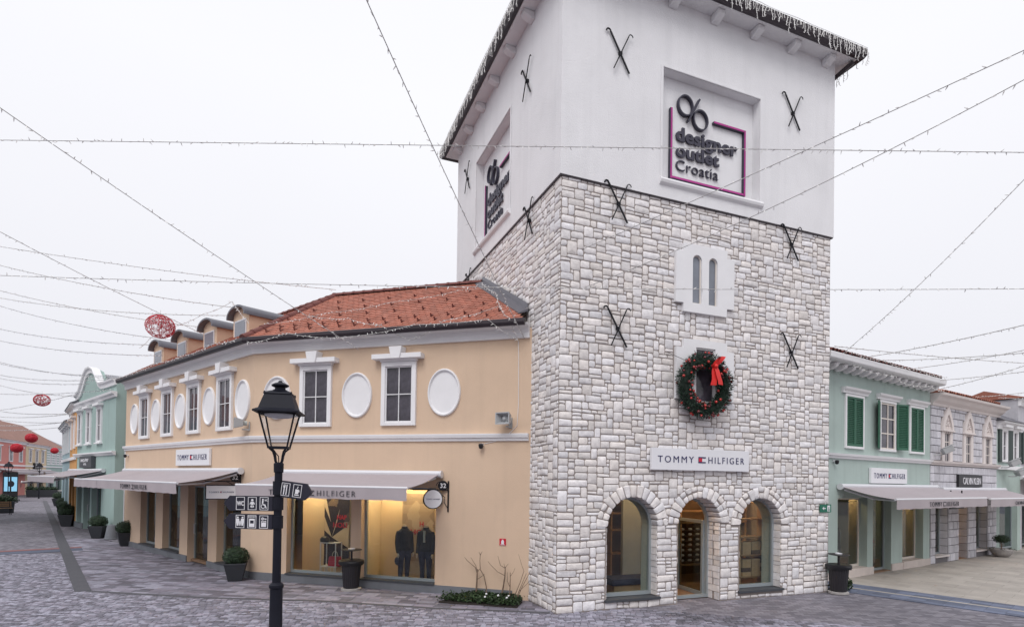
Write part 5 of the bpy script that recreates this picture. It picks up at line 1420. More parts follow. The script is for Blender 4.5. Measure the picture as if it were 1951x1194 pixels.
for xc in (-0.085, 2.20, 4.46):
    w_, h_ = 1.13, 1.60; z0 = 4.22
    closed = xc != 2.20
    mb = MB(); a = 0.60
    mb.box(xc - a, xc - a + .08, -.05, 0, z0 - .07, z0 + h_ + .08).box(xc + a - .08, xc + a, -.05, 0, z0 - .07, z0 + h_ + .08).box(xc - a + .08, xc + a - .08, -.05, 0, z0 + h_, z0 + h_ + .08).box(xc - a + .08, xc + a - .08, -.07, 0, z0 - .07, z0)
    wd = put('window_casing', mb, X['trim_white'], GREEN, FG)
    put('hood', MB().sweep_x([(0.01, z0 + h_ + .09), (-.07, z0 + h_ + .09), (-.08, z0 + h_ + .15), (-.15, z0 + h_ + .21), (-.17, z0 + h_ + .27), (0.01, z0 + h_ + .27)], xc - .80, xc + .80), X['trim_white'], wd, FG)
    if closed:
        for s in (-1, 1): shutter(GREEN, FG @ TR(xc - .52 if s < 0 else xc + .005, -.012, z0), .515, h_)
    else:
        for i in range(2):
            for j in range(3): put('pane', MB().box(xc - .48 + i * .49, xc - .48 + i * .49 + .45, -.008, -.002, z0 + .05 + j * .51, z0 + .05 + j * .51 + .47), X['pane'], wd, FG)
        mb = MB().box(xc - .03, xc + .02, -.03, -.001, z0, z0 + h_).box(xc - .52, xc - .48, -.03, -.001, z0, z0 + h_).box(xc + .47, xc + .52, -.03, -.001, z0, z0 + h_)
        for j in range(4): mb.box(xc - .48, xc + .47, -.028, -.0015, z0 + .01 + j * .51, z0 + .05 + j * .51)
        put('glazing_bars', mb, X['frame_cream'], wd, FG)
        shutter(GREEN, FG @ TR(xc - .56, -.04, z0) @ RZ(PI + 0.35), .515, h_); shutter(GREEN, FG @ TR(xc + .56, -.06, z0) @ RZ(-0.30), .515, h_)
shop_sign(FG @ TR(2.22, 0, 3.30), 2.62, 0.52, 'white lettered sign box on the pale green wall', 0.86, 0.34)
awning(FG @ TR(2.40, 0, 0), 7.0, 1.65, 2.98, 2.57, 'grey lettered awning over the pale green shop front', 'brand', tsize=(2.2, 0.15), tx=-0.2)
dome_camera(FG @ TR(-1.35, 0, 3.72), 'small dark camera on the pale green wall beside the tower')

# ================================================================== grey block house
BLOCK = thing('block_house', FG @ TR(5.65, 0, 0), 'grey stone-block house with three pointed gothic windows', 'house')
B0, B1 = 5.65, 12.45
B_H = [(6.10, 7.30, 2.45), (8.30, 9.25, 2.6), (10.10, 11.40, 2.45)]
block_house(BLOCK, FG, B0, B1, B_H, 'joint', 6.25)
rng = random.Random(13)
GOTH = (7.07, 9.18, 11.30)
def blk_free(x0, x1, z0, z1):
    if z0 < 3.95 and z1 > 3.76: return False
    return True
blk = []
zrows = [(0.0 + k * 0.314, 0.314 + k * 0.314) for k in range(12)] + [(3.97 + k * 0.283, 3.97 + (k + 1) * 0.283) for k in range(8)]
for j, (z0, z1) in enumerate(zrows):
    if z1 > 3.79 and z0 < 3.96: continue
    x = B0 + 0.01 - (0.2 if j % 2 else 0.0)
    while x < B1:
        w_ = rng.choice((0.34, 0.42, 0.5, 0.3)); xa, xb = max(x, B0 + .01), min(x + w_, B1 - .01); x += w_
        segs = [(xa, xb)]
        if z0 < 2.6:
            for (h0, h1, t_) in B_H:
                new = []
                for (p, q_) in segs:
                    zlo = 0.25 if t_ < 2.5 else 0
                    if z1 <= zlo + .06: new.append((p, q_)); continue
                    if q_ <= h0 or p >= h1: new.append((p, q_))
                    else:
                        if p < h0 - .06: new.append((p, h0))
                        if q_ > h1 + .06: new.append((h1, q_))
                segs = new
        if z0 > 3.9:
            for gx in GOTH:
                new = []
                hw = 0.55 if z0 < 5.35 else max(0.0, 0.55 - (z0 - 5.35) * 0.75)
                for (p, q_) in segs:
                    if q_ <= gx - hw or p >= gx + hw: new.append((p, q_))
                    else:
                        if p < gx - hw - .06: new.append((p, gx - hw))
                        if q_ > gx + hw + .06: new.append((gx + hw, q_))
                segs = new
        for (p, q_) in segs:
            if q_ - p > .05: blk.append((p, q_, z0, z1))
blk.sort(key=lambda b: -(b[1] - b[0]) * (b[3] - b[2]) / (b[0] + 20))
rest = MB(); rest.use_tone = True
for k, (p, q_, z0, z1) in enumerate(blk):
    mb = MB() if k < 300 else rest
    mb.use_tone = True; mb.tone = rng.random(); g = 0.008; pr_ = rng.uniform(.03, .045); c = .012
    mb.add([(p + g, 0, z0 + g), (q_ - g, 0, z0 + g), (q_ - g, 0, z1 - g), (p + g, 0, z1 - g), (p + g + c, -pr_, z0 + g + c), (q_ - g - c, -pr_, z0 + g + c), (q_ - g - c, -pr_, z1 - g - c), (p + g + c, -pr_, z1 - g - c)],
           [(4, 5, 6, 7), (0, 1, 5, 4), (1, 2, 6, 5), (2, 3, 7, 6), (3, 0, 4, 7)])
    if k < 300: put('block', mb, X['block'], BLOCK, FG)
if rest.v: put('small_blocks', rest, X['block'], BLOCK, FG, kind='stuff')
for (a_, b_, t_) in B_H:                      # block-faced reveals on the side turned to the viewer
    mb = MB(); mb.use_tone = True
    for k in range(8):
        mb.tone = rng.random(); mb.box(b_ - .02, b_ - .001, .01, .33, .02 + k * .3, .30 + k * .3)
    put('reveal_blocks', mb, X['block'], BLOCK, FG, kind='stuff')
for k in (0, 2):
    a_, b_, t_ = B_H[k]
    put('sill', MB().box(a_ - .03, b_ + .03, -0.07, 0.3, 0.22, 0.28), X['cream_stone'], BLOCK, FG); put('wall_below', MB().box(a_, b_, 0.0, 0.3, -.3, .218), X['joint'], BLOCK, FG)
    shop_window(BLOCK, FG, a_, b_ - .02, 0.282, t_, 0.26, glass='glass_dark')
put('partition', MB().box(B0 + .31, B1 - .31, 2.6, 2.7, 0.03, 2.84), X['shop_dark'], BLOCK, FG)
for x, y in ((6.7, 1.0), (8.8, 1.4), (10.8, 1.0)): put('ceiling_lamp', MB().box(x - .2, x + .2, y, y + .1, 2.79, 2.845), X['lamp_dim'], BLOCK, FG)
put('string_course', MB().sweep_x([(0.01, 3.78), (-.06, 3.79), (-.07, 3.85), (-.13, 3.87), (-.15, 3.95), (0.01, 3.95)], B0 + .002, B1 + .15), X['cream_stone'], BLOCK, FG)
put('cornice', MB().sweep_x([(0.01, 6.05), (-.08, 6.06), (-.10, 6.15), (-.22, 6.24), (-.30, 6.36), (-.42, 6.42), (-.44, 6.50), (0.01, 6.50)], B0 + .002, B1 + .25), X['cream_stone'], BLOCK, FG)
barrel_roof(BLOCK, FG, B0 + .05, B1 - .9, -0.36, 6.52, pitch=0.27, run=3.4)
# gothic windows
def ogee(xc, zs, hw, ht, n=8):
    """pointed ogee outline from right spring over the tip to left spring"""
    out = []
    for k in range(n + 1):
        u = k / n
        x = hw * (1 - u) ** 0.62 * (1 + 0.18 * math.sin(PI * u)) if u < 1 else 0
        out.append((xc + x, zs + ht * (u ** 1.15)))
    return out + [(2 * xc - x, z) for x, z in out[-2::-1]]
for xc in GOTH:
    zs = 5.12
    mb = MB(); hw = 0.50; iw = 0.25
    mb.prism([(xc - hw, 3.952), (xc - iw, 3.952), (xc - iw, zs), (xc - hw, zs)], -.065, .0); mb.prism([(xc + iw, 3.952), (xc + hw, 3.952), (xc + hw, zs), (xc + iw, zs)], -.065, .0)
    mb.prism([(xc - hw - .06, zs), (xc + hw + .06, zs), (xc + hw + .06, zs + .06), (xc - hw - .06, zs + .06)], -.13, .0)
    o = ogee(xc, zs + .06, hw, 0.92); i = ogee(xc, zs + .06, hw - .16, 0.62)
    n = len(o); vs = [(x, -.11, z) for x, z in o] + [(x, -.11, z) for x, z in i] + [(x, 0, z) for x, z in o] + [(x, -.02, z) for x, z in i]
    fs = []
    for k in range(n - 1): fs += [(k, k + 1, n + k + 1, n + k), (k, 2 * n + k, 2 * n + k + 1, k + 1), (n + k, n + k + 1, 3 * n + k + 1, 3 * n + k)]
    mb.add(vs, fs)
    gw = put('gothic_window', mb, X['cream_stone'], BLOCK, FG)
    put('tympanum', MB().prism([(xc + hw - .16, zs + .06)] + i[1:-1] + [(xc - hw + .16, zs + .06)], -.025, 0), X['cream_stone'], gw, FG)
    tr = MB()
    for dx, dz, r_ in ((0, .42, .07), (-.12, .24, .07), (.12, .24, .07)):
        tr.tube([(xc + dx + r_ * math.cos(2 * PI * k / 10), -.06, zs + .06 + dz + r_ * math.sin(2 * PI * k / 10)) for k in range(11)], .022, 5)
    for dx in (-.24, -.08, .08, .24): tr.prism([(xc + dx - .05, zs + .05), (xc + dx, zs - .10), (xc + dx + .05, zs + .05), (xc + dx, zs + .2)], -.09, -.03)
    put('tracery', tr, X['cream_stone'], gw, FG)
    for j in range(3): put('pane', MB().box(xc - iw + .02, xc + iw - .02, -.012, -.004, 3.97 + j * .38, 3.97 + j * .38 + .35), X['pane'], gw, FG)
    put('glazing_bars', MB().box(xc - iw, xc + iw, -.02, -.0125, 4.32, 4.35).box(xc - iw, xc + iw, -.02, -.0125, 4.70, 4.73).box(xc - .012, xc + .012, -.021, -.0128, 3.96, 5.1), X['frame_cream'], gw, FG)
t = thing('shop_sign', FG @ TR(9.20, 0, 3.20), 'black sign box with pale lettering on the grey block wall', 'sign')
put('panel', MB().box(-1.22, 1.22, -.14, -.05, -.25, .25), X['black'], t, WM[t.name]); put('lettering', text_mb('CALVIN KLEIN', 1.85, 0.27, 0.006, -0.008, 0.9), X['sign_white'], t, WM[t.name] @ TR(0.1, -.146, 0))
awning(FG @ TR(9.75, 0, 0), 6.7, 1.60, 2.90, 2.53, 'grey awning over the grey block house shop front', 'CALVIN KLEIN', tsize=(1.5, 0.13), tx=-0.1)
t = thing('hanging_sign', FG @ TR(6.0, -0.55, 2.32), 'black lettered board hanging under the awning of the block house', 'sign')
put('panel', MB().box(-.10, 1.15, -.03, .03, -.2, .14), X['black'], t, WM[t.name]); put('lettering', text_mb('CALVIN KLEIN', 0.95, 0.12, 0.004, 0.0, 0.95), X['concrete'], t, WM[t.name] @ TR(.52, -.034, 0)); put('hanger', MB().box(-.03, .0, -.02, .02, .14, .5).box(1.0, 1.03, -.02, .02, .14, .5), X['iron'], t, WM[t.name])

# ---- floodlights
def floodlight(M, label):
    t = thing('floodlight', M, label, 'floodlight')
    put('arm', MB().tube([(0, 0, -.1), (0, -.25, -.1), (0, -.4, .0)], .025, 6), X['speaker'], t, M)
    Q = M @ TR(0, -.45, .08) @ RX(-0.5)
    put('housing', MB().prism([(-.26, -.10), (.26, -.10), (.30, .12), (-.30, .12)], -.18, .16), X['speaker'], t, Q, bevel=0.015)
    put('lens', MB().box(-.23, .23, -.186, -.181, -.07, .10), X['pane_blue'], t, Q)
    put('cowl', MB().box(-.31, .31, -.26, .1, .121, .14), X['speaker'], t, Q)
floodlight(FG @ TR(5.9, 0, 4.25) @ RZ(0.5), 'pale floodlight between the green house and the block house')
floodlight(FG @ TR(12.75, -0.1, 3.95) @ RZ(0.5), 'pale upper floodlight at the far corner of the block house')
floodlight(FG @ TR(13.3, -0.2, 3.55) @ RZ(0.6), 'pale lower floodlight past the block house')
floodlight(FG @ TR(15.4, -0.2, 3.65) @ RZ(0.4), 'small floodlight on the mint annex beyond the block house')

# ================================================================== houses past the block house
def far_house(name, F, x0, x1, zt, mat, label, wins, holes=(), roof=True, depth=7.0, shutters=False, roof_mat='roof_far', rp=0.5, wmat='pane', string=3.85, hoods=True, awn=None, cat='house', overhang=.3, run=4.5):
    h = thing(name, F @ TR((x0 + x1) / 2, 0, 0), label, cat)
    put('wall', MB().prism(comb(x0, x1, 0, zt, holes), 0, .35), X[mat], h, F)
    put('wall', MB().box(x0, x0 + .3, .352, depth, -.3, zt).box(x1 - .3, x1, .352, depth, -.3, zt), X[mat], h, F)
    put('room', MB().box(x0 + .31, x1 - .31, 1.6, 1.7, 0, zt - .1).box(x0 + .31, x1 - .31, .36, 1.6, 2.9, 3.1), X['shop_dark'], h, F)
    for (a_, b_, t_) in holes: shop_window(h, F, a_, b_, 0.12, t_, 0.2, glass='glass_dark')
    if string: put('string_course', MB().box(x0, x1, -.10, -.001, string - .09, string + .09), X['trim_white'], h, F)
    put('cornice', MB().sweep_x([(0.01, zt - .35), (-.08, zt - .33), (-.12, zt - .15), (-overhang, zt - .05), (-overhang, zt + .02), (0.01, zt + .02)], x0, x1), X['trim_white'], h, F)
    for (xc, z0, w_, hh) in wins:
        window_unit(h, F, xc, z0, w_, hh, 2 if w_ > .7 else 1, 2, hood=hoods, key=False, casing=.10, mat_pane=wmat, hood_w=0.12)
        if shutters:
            for s in (-1, 1): put('shutter', MB().box(xc + s * (w_ / 2 + .18) - .16, xc + s * (w_ / 2 + .18) + .16, -.07, -.01, z0, z0 + hh), X['shutter_dark'], h, F)
    if roof:
        put('roof', MB().add([(x0 - .1, -overhang - .05, zt + .03), (x1 + .1, -overhang - .05, zt + .03), (x1 + .1, run, zt + .03 + rp * (run + overhang)), (x0 - .1, run, zt + .03 + rp * (run + overhang)), (x0 - .1, 2 * run, zt + .03), (x1 + .1, 2 * run, zt + .03)], [(0, 1, 2, 3), (3, 2, 5, 4), (0, 3, 4), (1, 5, 2), (0, 4, 5, 1)]), X[roof_mat], h, F)
    return h
far_house('mint_annex', FG, 12.46, 15.6, 5.9, 'mint_pale', 'narrow mint house with dark shutters past the block house', [(13.35, 4.1, .7, 1.5), (14.75, 4.1, .7, 1.5)], [(12.9, 15.2, 2.6)], shutters=True, roof_mat='zinc')
far_house('rubble_house', FG @ TR(0, .1, 0), 15.65, 20.5, 7.2, 'block', 'taller grey rubble house with dark shutters far right', [(16.8, 4.1, .75, 1.5), (19.0, 4.1, .75, 1.5)], [(16.2, 17.8, 2.6), (18.4, 20.0, 2.6)], shutters=True, roof_mat='tile', rp=.3, run=1.3)
far_house('pale_house', M4(53.0, 66.0, 0, math.radians(-14)), -3.0, 12, 6.9, 'trim_white', 'far white house with red tiled roof at the right end', [(0.5, 4.2, 1.0, 1.6), (4, 4.2, 1.0, 1.6)], [(-.5, 3.0, 2.7)], roof_mat='tile', rp=.6)
awning(FG @ TR(18.2, 0.1, 0), 5.2, 2.2, 3.5, 3.0, 'dark far awning past the potted olive shrubs', None)

def blur_glyphs(n, w, h, seed):
    """row of small pale strokes: lettering too far off to read"""
    r_ = random.Random(seed); mb = MB(); cw = w / n
    for k in range(n):
        x = -w / 2 + k * cw
        mb.box(x, x + cw * .25, -.004, .004, -h / 2, h / 2)
        for q in range(2):
            z = r_.uniform(-h / 2, h / 2 * .7); mb.box(x + cw * .27, x + cw * .8, -.004, .004, z, z + h * .22)
    return mb
# ================================================================== mint house with curved gable
MINT = thing('mint_gable_house', FM, 'mint house with a curved white-edged gable and three tall windows', 'house')
M0, M1 = -8.15, 0.0
M_H = [(-7.6, -6.5, 2.75), (-6.1, -4.7, 2.75), (-4.3, -2.4, 2.75)]
gable = [(M0, 7.25), (M0 + .35, 7.30), (M0 + 1.0, 7.45), (M0 + 1.6, 7.85), (M0 + 2.1, 8.25), (M0 + 2.7, 8.48), (M0 + 3.4, 8.48), (M0 + 4.1, 8.30), (M0 + 4.6, 7.95), (M0 + 5.0, 7.60), (M0 + 5.5, 7.42), (M0 + 6.6, 7.38), (M1, 7.38)]
put('wall', MB().prism(comb(M0, M1, 0, 6.7, M_H), 0, .35).prism([(M0, 6.7), (M1, 6.7)] + gable[::-1], 0, .35), X['mint'], MINT, FM)
put('wall', MB().box(M1 - .35, M1, .352, 7, -.3, 7.3).box(M0, M0 + .3, .352, 7, -.3, 7.2), X['mint'], MINT, FM)
put('wall', MB().box(M0 + .302, M1 - .352, 2.2, 2.3, 0, 7.2).box(M0 + .302, M1 - .352, .352, 2.2, 2.9, 3.1), X['shop_dark'], MINT, FM)
mb = MB(); vs = []
for k, (x, z) in enumerate(gable):
    a_ = gable[max(k - 1, 0)]; b_ = gable[min(k + 1, len(gable) - 1)]; d = Vector((b_[0] - a_[0], b_[1] - a_[1])).normalized(); n_ = Vector((-d.y, d.x))
    for (o_, y) in ((-.20, -.001), (-.20, -.08), (-.03, -.10), (.02, -.18), (.10, -.20), (.10, .16), (.0, .16), (.0, -.001)): vs.append((x + n_.x * o_, y, z + n_.y * o_))
fs = []
for i in range(len(gable) - 1):
    for j in range(8): fs.append((i * 8 + j, (i + 1) * 8 + j, (i + 1) * 8 + (j + 1) % 8, i * 8 + (j + 1) % 8))
fs += [tuple(range(8)), tuple(range((len(gable) - 1) * 8 + 7, (len(gable) - 1) * 8 - 1, -1))]
put('gable_coping', mb.add(vs, fs), X['trim_white'], MINT, FM)
put('roof', MB().add([(M0 + 1, .36, 7.3), (M1 - .1, .36, 7.3), (M1 - .1, 7, 7.3), (M0 + 1, 7, 7.3), (M0 + 2.6, .36, 8.4), (M0 + 2.6, 7, 8.4)], [(1, 2, 5, 4), (0, 4, 5, 3), (0, 1, 2, 3), (0, 1, 4), (2, 3, 5)]), X['zinc'], MINT, FM)
put('cornice', MB().sweep_x([(0.01, 6.60), (-.08, 6.62), (-.10, 6.70), (-.20, 6.76), (-.22, 6.86), (0.01, 6.86)], M0, M1 + .1), X['trim_white'], MINT, FM)
put('string_course', MB().sweep_x([(0.01, 3.86), (-.06, 3.88), (-.10, 3.94), (-.16, 4.0), (-.16, 4.06), (0.01, 4.06)], M0, M1 + .08), X['trim_white'], MINT, FM)
for b6 in ((M0, -7.6, -.04, -.001, -.3, .3), (-2.4, M1 + .04, -.04, -.001, -.3, .3), (M1 + .001, M1 + .04, .0, 6.9, -.3, .3), (-6.5, -6.1, -.04, -.001, -.3, .3), (-7.6, -6.5, -.04, .3, -.3, .25)): put('plinth_stone', MB().box(*b6), X['plinth'], MINT, FM)
for xc in (-7.2, -5.15, -2.9): window_unit(MINT, FM, xc, 4.55, 0.95, 1.78, 2, 2, key=False, casing=.10, hood_w=.16, sill=True)
for k, (a_, b_, t_) in enumerate(M_H): shop_window(MINT, FM, a_, b_, .26 if k == 0 else .03, t_, .22, 'glass_door' if k == 1 else 'shop_window', 'glass_dark', k == 1)
t = thing('shop_sign', FM @ TR(-4.9, 0, 3.58), 'dark grey sign box with pale lettering on the mint house', 'sign')
put('panel', MB().box(-1.3, 1.3, -.2, -.02, -.30, .30), X['sill_dark'], t, WM[t.name]); put('lettering', blur_glyphs(9, 1.7, .17, 3), X['sign_white'], t, WM[t.name] @ TR(-.1, -.208, .09)); put('lettering', blur_glyphs(4, .62, .11, 5), X['sign_white'], t, WM[t.name] @ TR(0, -.208, -.12))
awning(FM @ TR(-5.3, 0, 0), 7.4, 1.95, 3.2, 2.80, 'grey awning over the mint house shop front', None)
# row of houses beyond
far_house('orange_house', FN, -6.0, -.05, 6.9, 'orange_wall', 'narrow orange house front just past the mint house', [(-1.5, 4.4, .9, 1.7), (-4.3, 4.4, .9, 1.7)], [(-5.4, -3.6, 2.7), (-2.8, -.8, 2.7)], roof_mat='zinc')
far_house('light_blue_house', FN, -15.0, -6.05, 6.3, 'light_blue', 'light blue house in the row past the orange house', [(-7.4, 4.3, 1.0, 1.7), (-9.6, 4.3, 1.0, 1.7), (-11.8, 4.3, 1.0, 1.7), (-14.0, 4.3, 1.0, 1.7)], [(-14, -11.5, 2.7), (-10.4, -7.4, 2.7)], roof_mat='zinc')
awning(FN @ TR(-3.2, 0, 0), 4.6, 2.3, 2.9, 2.45, 'dark red far awning past the mint house awning', None)
far_house('white_gable_house', FE @ TR(26.5, 1.0, 0), 0, 9, 6.8, 'trim_white', 'white house at the far end of the street', [(2, 4.3, 1, 1.6), (5, 4.3, 1, 1.6)], roof_mat='zinc')
# far side of the street
far_house('pink_house', FE, -8.0, 8.7, 6.95, 'pink', 'pink house with brown roof at the left end of the street', [(-4.5, 4.3, 1.4, 1.8), (-.5, 4.3, 1.4, 1.8), (3.4, 4.3, 1.25, 1.8), (6.8, 4.3, 1.25, 1.8)], [(2.2, 3.4, 2.7), (4.4, 5.6, 2.7)], rp=.62, run=5.5)
far_house('cream_house', FE, 8.75, 17.4, 6.85, 'cream', 'cream house with brown roof next to the pink house', [(10.4, 4.3, 1.1, 1.8), (13.0, 4.3, 1.1, 1.8), (15.6, 4.3, 1.1, 1.8)], [(9.6, 12.2, 2.7), (13.4, 16.2, 2.7)], rp=.62, run=5.5)
ST = far_house('striped_mint_house', FE, 17.45, 26.0, 6.75, 'mint', 'mint house with white stripes at the far end', [(19.4, 4.3, .8, 1.7), (21.7, 4.3, .8, 1.7), (24.0, 4.3, .8, 1.7)], [(18.4, 21.0, 2.7), (22.2, 25, 2.7)], rp=.62, run=5.5)
for k in range(6): put('stripe', MB().box(17.5, 25.95, -.03, -.001, 4.2 + k * .36, 4.38 + k * .36), X['trim_white'], ST, FE)
awning(FE @ TR(4.5, 0, 0), 9.5, 1.8, 3.4, 3.05, 'grey far awning along the pink house', None)
awning(FE @ TR(14.5, 0, 0), 9.0, 1.8, 3.4, 3.05, 'pale far awning along the cream house', None)
t = thing('shop_sign', FE @ TR(13.0, 0, 3.9) , 'black sign with white lettering on the cream house', 'sign')
put('panel', MB().box(-1.4, 1.4, -.25, -.02, -.4, .4), X['black'], t, WM[t.name]); put('lettering', blur_glyphs(4, 2.1, .42, 8), X['sign_white'], t, WM[t.name] @ TR(0, -.26, 0))
# ================================================================== lamp post with finger signs
FLP = M4(-3.83, 9.3, 0, 0.0)
LAMP = thing('lamp_post', FLP, 'black street lamp with lantern and pictogram finger signs', 'street lamp')
put('base', MB().lathe([(.17, 0), (.17, .10), (.14, .14), (.105, .20), (.098, 1.16), (.115, 1.18), (.115, 1.22), (.07, 1.26)], 20), X['lamp_iron'], LAMP, FLP, smooth=0.6)
put('shaft', MB().lathe([(.068, 1.24), (.064, 2.2), (.060, 3.05), (.075, 3.06), (.078, 3.20), (.06, 3.22)], 18), X['lamp_iron'], LAMP, FLP, smooth=0.6)
FLN = FLP @ RZ(0.22) @ Matrix.Diagonal((.83, .83, 1, 1))
for sx in (-1, 1):
    for sy in (-1, 1):
        put('lantern_bracket', MB().tube([(0.03 * sx, .03 * sy, 3.2), (.06 * sx, .06 * sy, 3.24), (.075 * sx, .075 * sy, 3.33), (.10 * sx, .10 * sy, 3.40), (.165 * sx, .165 * sy, 3.455)], .016, 6), X['lamp_iron'], LAMP, FLN, smooth=0.8)
        put('corner_post', MB().tube([(.172 * sx, .172 * sy, 3.46), (.325 * sx, .325 * sy, 4.02)], .021, 4), X['lamp_iron'], LAMP, FLN)
def sq_ring(r0, r1, z0, z1): return MB().box(-r0, r0, -r0, -r0 + (r0 - r1), z0, z1).box(-r0, r0, r1, r0, z0, z1).box(-r0, -r1, -r1, r1, z0, z1).box(r1, r0, -r1, r1, z0, z1)
put('lower_frame', sq_ring(.19, .155, 3.445, 3.48), X['lamp_iron'], LAMP, FLN)
put('upper_frame', sq_ring(.345, .31, 4.0, 4.035), X['lamp_iron'], LAMP, FLN)
put('roof', MB().lathe([(.60, 4.02), (.60, 4.045), (.475, 4.085), (.355, 4.31), (.375, 4.325), (.355, 4.345), (.20, 4.385)], 4, rot=PI / 4), X['lamp_iron'], LAMP, FLN)
put('finial', MB().lathe([(.20, 4.38), (.145, 4.40), (.10, 4.42), (.10, 4.445), (.16, 4.47), (.165, 4.49), (.10, 4.52), (.045, 4.535), (.03, 4.56), (.0, 4.565)], 20), X['lamp_iron'], LAMP, FLN, smooth=0.5)
for k in range(4): put('corner_finial', MB().ball((.345 * math.cos(PI / 4 + k * PI / 2) * 1.0, .345 * math.sin(PI / 4 + k * PI / 2) * 1.0, 4.345), .018, 8, 6), X['lamp_iron'], LAMP, FLN)
put('reflector', MB().lathe([(.40, 4.005), (.40, 3.985), (.30, 3.955), (.05, 3.945)], 24, sx=.7, sy=.7), X['trim_white'], LAMP, FLN, smooth=0.8)
for k in range(4):
    a = k * PI / 2; Q = FLN @ RZ(a)
    put('pane', MB().add([(-.17, -.17, 3.48), (.17, -.17, 3.48), (.318, -.318, 4.0), (-.318, -.318, 4.0)], [(0, 1, 2, 3)]), X['lantern_glass'], LAMP, Q)
put('cable', MB().tube([(0, 0, 3.22), (0, -.02, 3.32), (-.06, -.03, 3.40), (-.10, -.04, 3.44)], .009, 5), X['iron'], LAMP, FLP)
def finger(z, length, h, sgn, tilt, icons, off, yaw=0.0):
    """arrow-ended board on two clamps; icons: list of shapes in a 1x1.4 cell"""
    M = FLP @ RZ(yaw) @ TR(0, -.02, z) @ RY(tilt)
    a, b = .07, .07 + length
    pts = [(a, -h / 2), (b, -h / 2), (b + h * .38, 0), (b, h / 2), (a, h / 2)]
    if sgn < 0: pts = [(-x, zz) for x, zz in pts][::-1]
    s = put('finger_sign', MB().prism(pts, -.03, .03), X['navy'], LAMP, M)
    for dz in (0,): put('clamp', MB().lathe([(.085, -h * .42), (.085, h * .42)], 14), X['lamp_iron'], s, FLP @ TR(0, 0, z))
    for k, ic in enumerate(icons):
        cx = off + k * .193
        Q = M @ TR(cx * sgn if sgn > 0 else -cx, -.0335, 0)
        w_, hh = .07, .105; e = .008
        put('icon_border', MB().box(-w_, w_, -.002, .002, hh - e, hh).box(-w_, w_, -.002, .002, -hh, -hh + e).box(-w_, -w_ + e, -.002, .002, -hh + e, hh - e).box(w_ - e, w_, -.002, .002, -hh + e, hh - e), X['sign_white'], s, Q)
        put('icon', ic, X['sign_white'], s, Q)
def disc(mb, x, z, r, n=12): return mb.prism([(x + r * math.cos(2 * PI * k / n), z + r * math.sin(2 * PI * k / n)) for k in range(n)], -.002, .002)
def pl(mb, *p): return mb.prism(list(p), -.002, .002)
def ring2(mb, x, z, r, w): return mb.tube([(x + r * math.cos(2 * PI * k / 14), 0, z + r * math.sin(2 * PI * k / 14)) for k in range(15)], w, 4)
ic_wc = text_mb('WC', .115, .075, .002, .03)
ic_baby = MB(); disc(ic_baby, 0, .055, .019); pl(ic_baby, (-.02, -.02), (.02, -.02), (.022, .03), (-.022, .03)); pl(ic_baby, (-.045, -.01), (-.03, -.015), (-.012, .03), (-.02, .035)); pl(ic_baby, (.03, -.015), (.045, -.01), (.02, .035), (.012, .03)); pl(ic_baby, (-.03, -.055), (-.005, -.07), (-.005, -.03), (-.022, -.03)); pl(ic_baby, (.005, -.07), (.03, -.055), (.022, -.03), (.005, -.03))
ic_wh = text_mb('WC', .05, .035, .002, .02); ic_wh = MB().merge(ic_wh, TR(.032, 0, .055)); disc(ic_wh, -.02, .065, .014); pl(ic_wh, (-.035, .0), (-.012, .0), (-.008, .05), (-.032, .05)); ring2(ic_wh, -.015, -.045, .032, .006); pl(ic_wh, (-.02, -.01), (.02, -.012), (.045, -.075), (.03, -.08), (.008, -.028), (-.02, -.028))
ic_fam = MB()
for x, s_ in ((-.038, 1.0), (.038, 1.0), (0, .55)):
    zb = -.07; disc(ic_fam, x, zb + .135 * s_, .014 * (s_ + .3) * .8); pl(ic_fam, (x - .012 * s_, zb), (x + .012 * s_, zb), (x + .022 * s_, zb + .06 * s_), (x + .024 * s_, zb + .115 * s_), (x - .024 * s_, zb + .115 * s_), (x - .022 * s_, zb + .06 * s_))
ic_atm = MB().merge(text_mb('BANKOMAT', .115, .024, .002, .01), TR(0, 0, .078)); ic_atm.box(-.045, .045, -.002, .002, .02, .05).box(-.045, -.03, -.002, .002, -.03, .02).box(.03, .045, -.002, .002, -.03, .02).box(-.045, .045, -.002, .002, -.085, -.03)
ic_key = MB(); ring2(ic_key, -.02, .05, .016, .007); ic_key.box(-.005, .045, -.002, .002, .044, .056).box(.03, .038, -.002, .002, .03, .044); ic_key.box(-.04, .04, -.002, .002, -.08, -.015).box(-.04, -.03, -.002, .002, -.015, .015).box(-.04, .04, -.002, .002, .008, .018).box(.03, .04, -.002, .002, -.015, .008).box(-.02, .02, -.002, .002, -.015, -.004)
ic_food = MB().box(-.03, -.014, -.002, .002, -.085, .03).box(-.038, -.006, -.002, .002, .03, .05).box(-.038, -.031, -.002, .002, .05, .08).box(-.025, -.019, -.002, .002, .05, .08).box(-.013, -.006, -.002, .002, .05, .08).box(.01, .025, -.002, .002, -.085, .08)
ic_cup = MB().box(-.03, .022, -.002, .002, -.05, .025).box(-.04, .035, -.002, .002, -.075, -.06).box(.024, .036, -.002, .002, -.02, .015); pl(ic_cup, (-.01, .035), (.0, .035), (.012, .06), (.005, .08), (.0, .06))
finger(2.80, .40, .27, 1, math.radians(7), [ic_food, ic_cup], .14)
finger(2.545, .70, .245, -1, 0.0, [ic_wh, ic_baby, ic_wc], .205)
finger(2.245, .70, .245, -1, math.radians(0.6), [ic_key, ic_atm, ic_fam], .205)

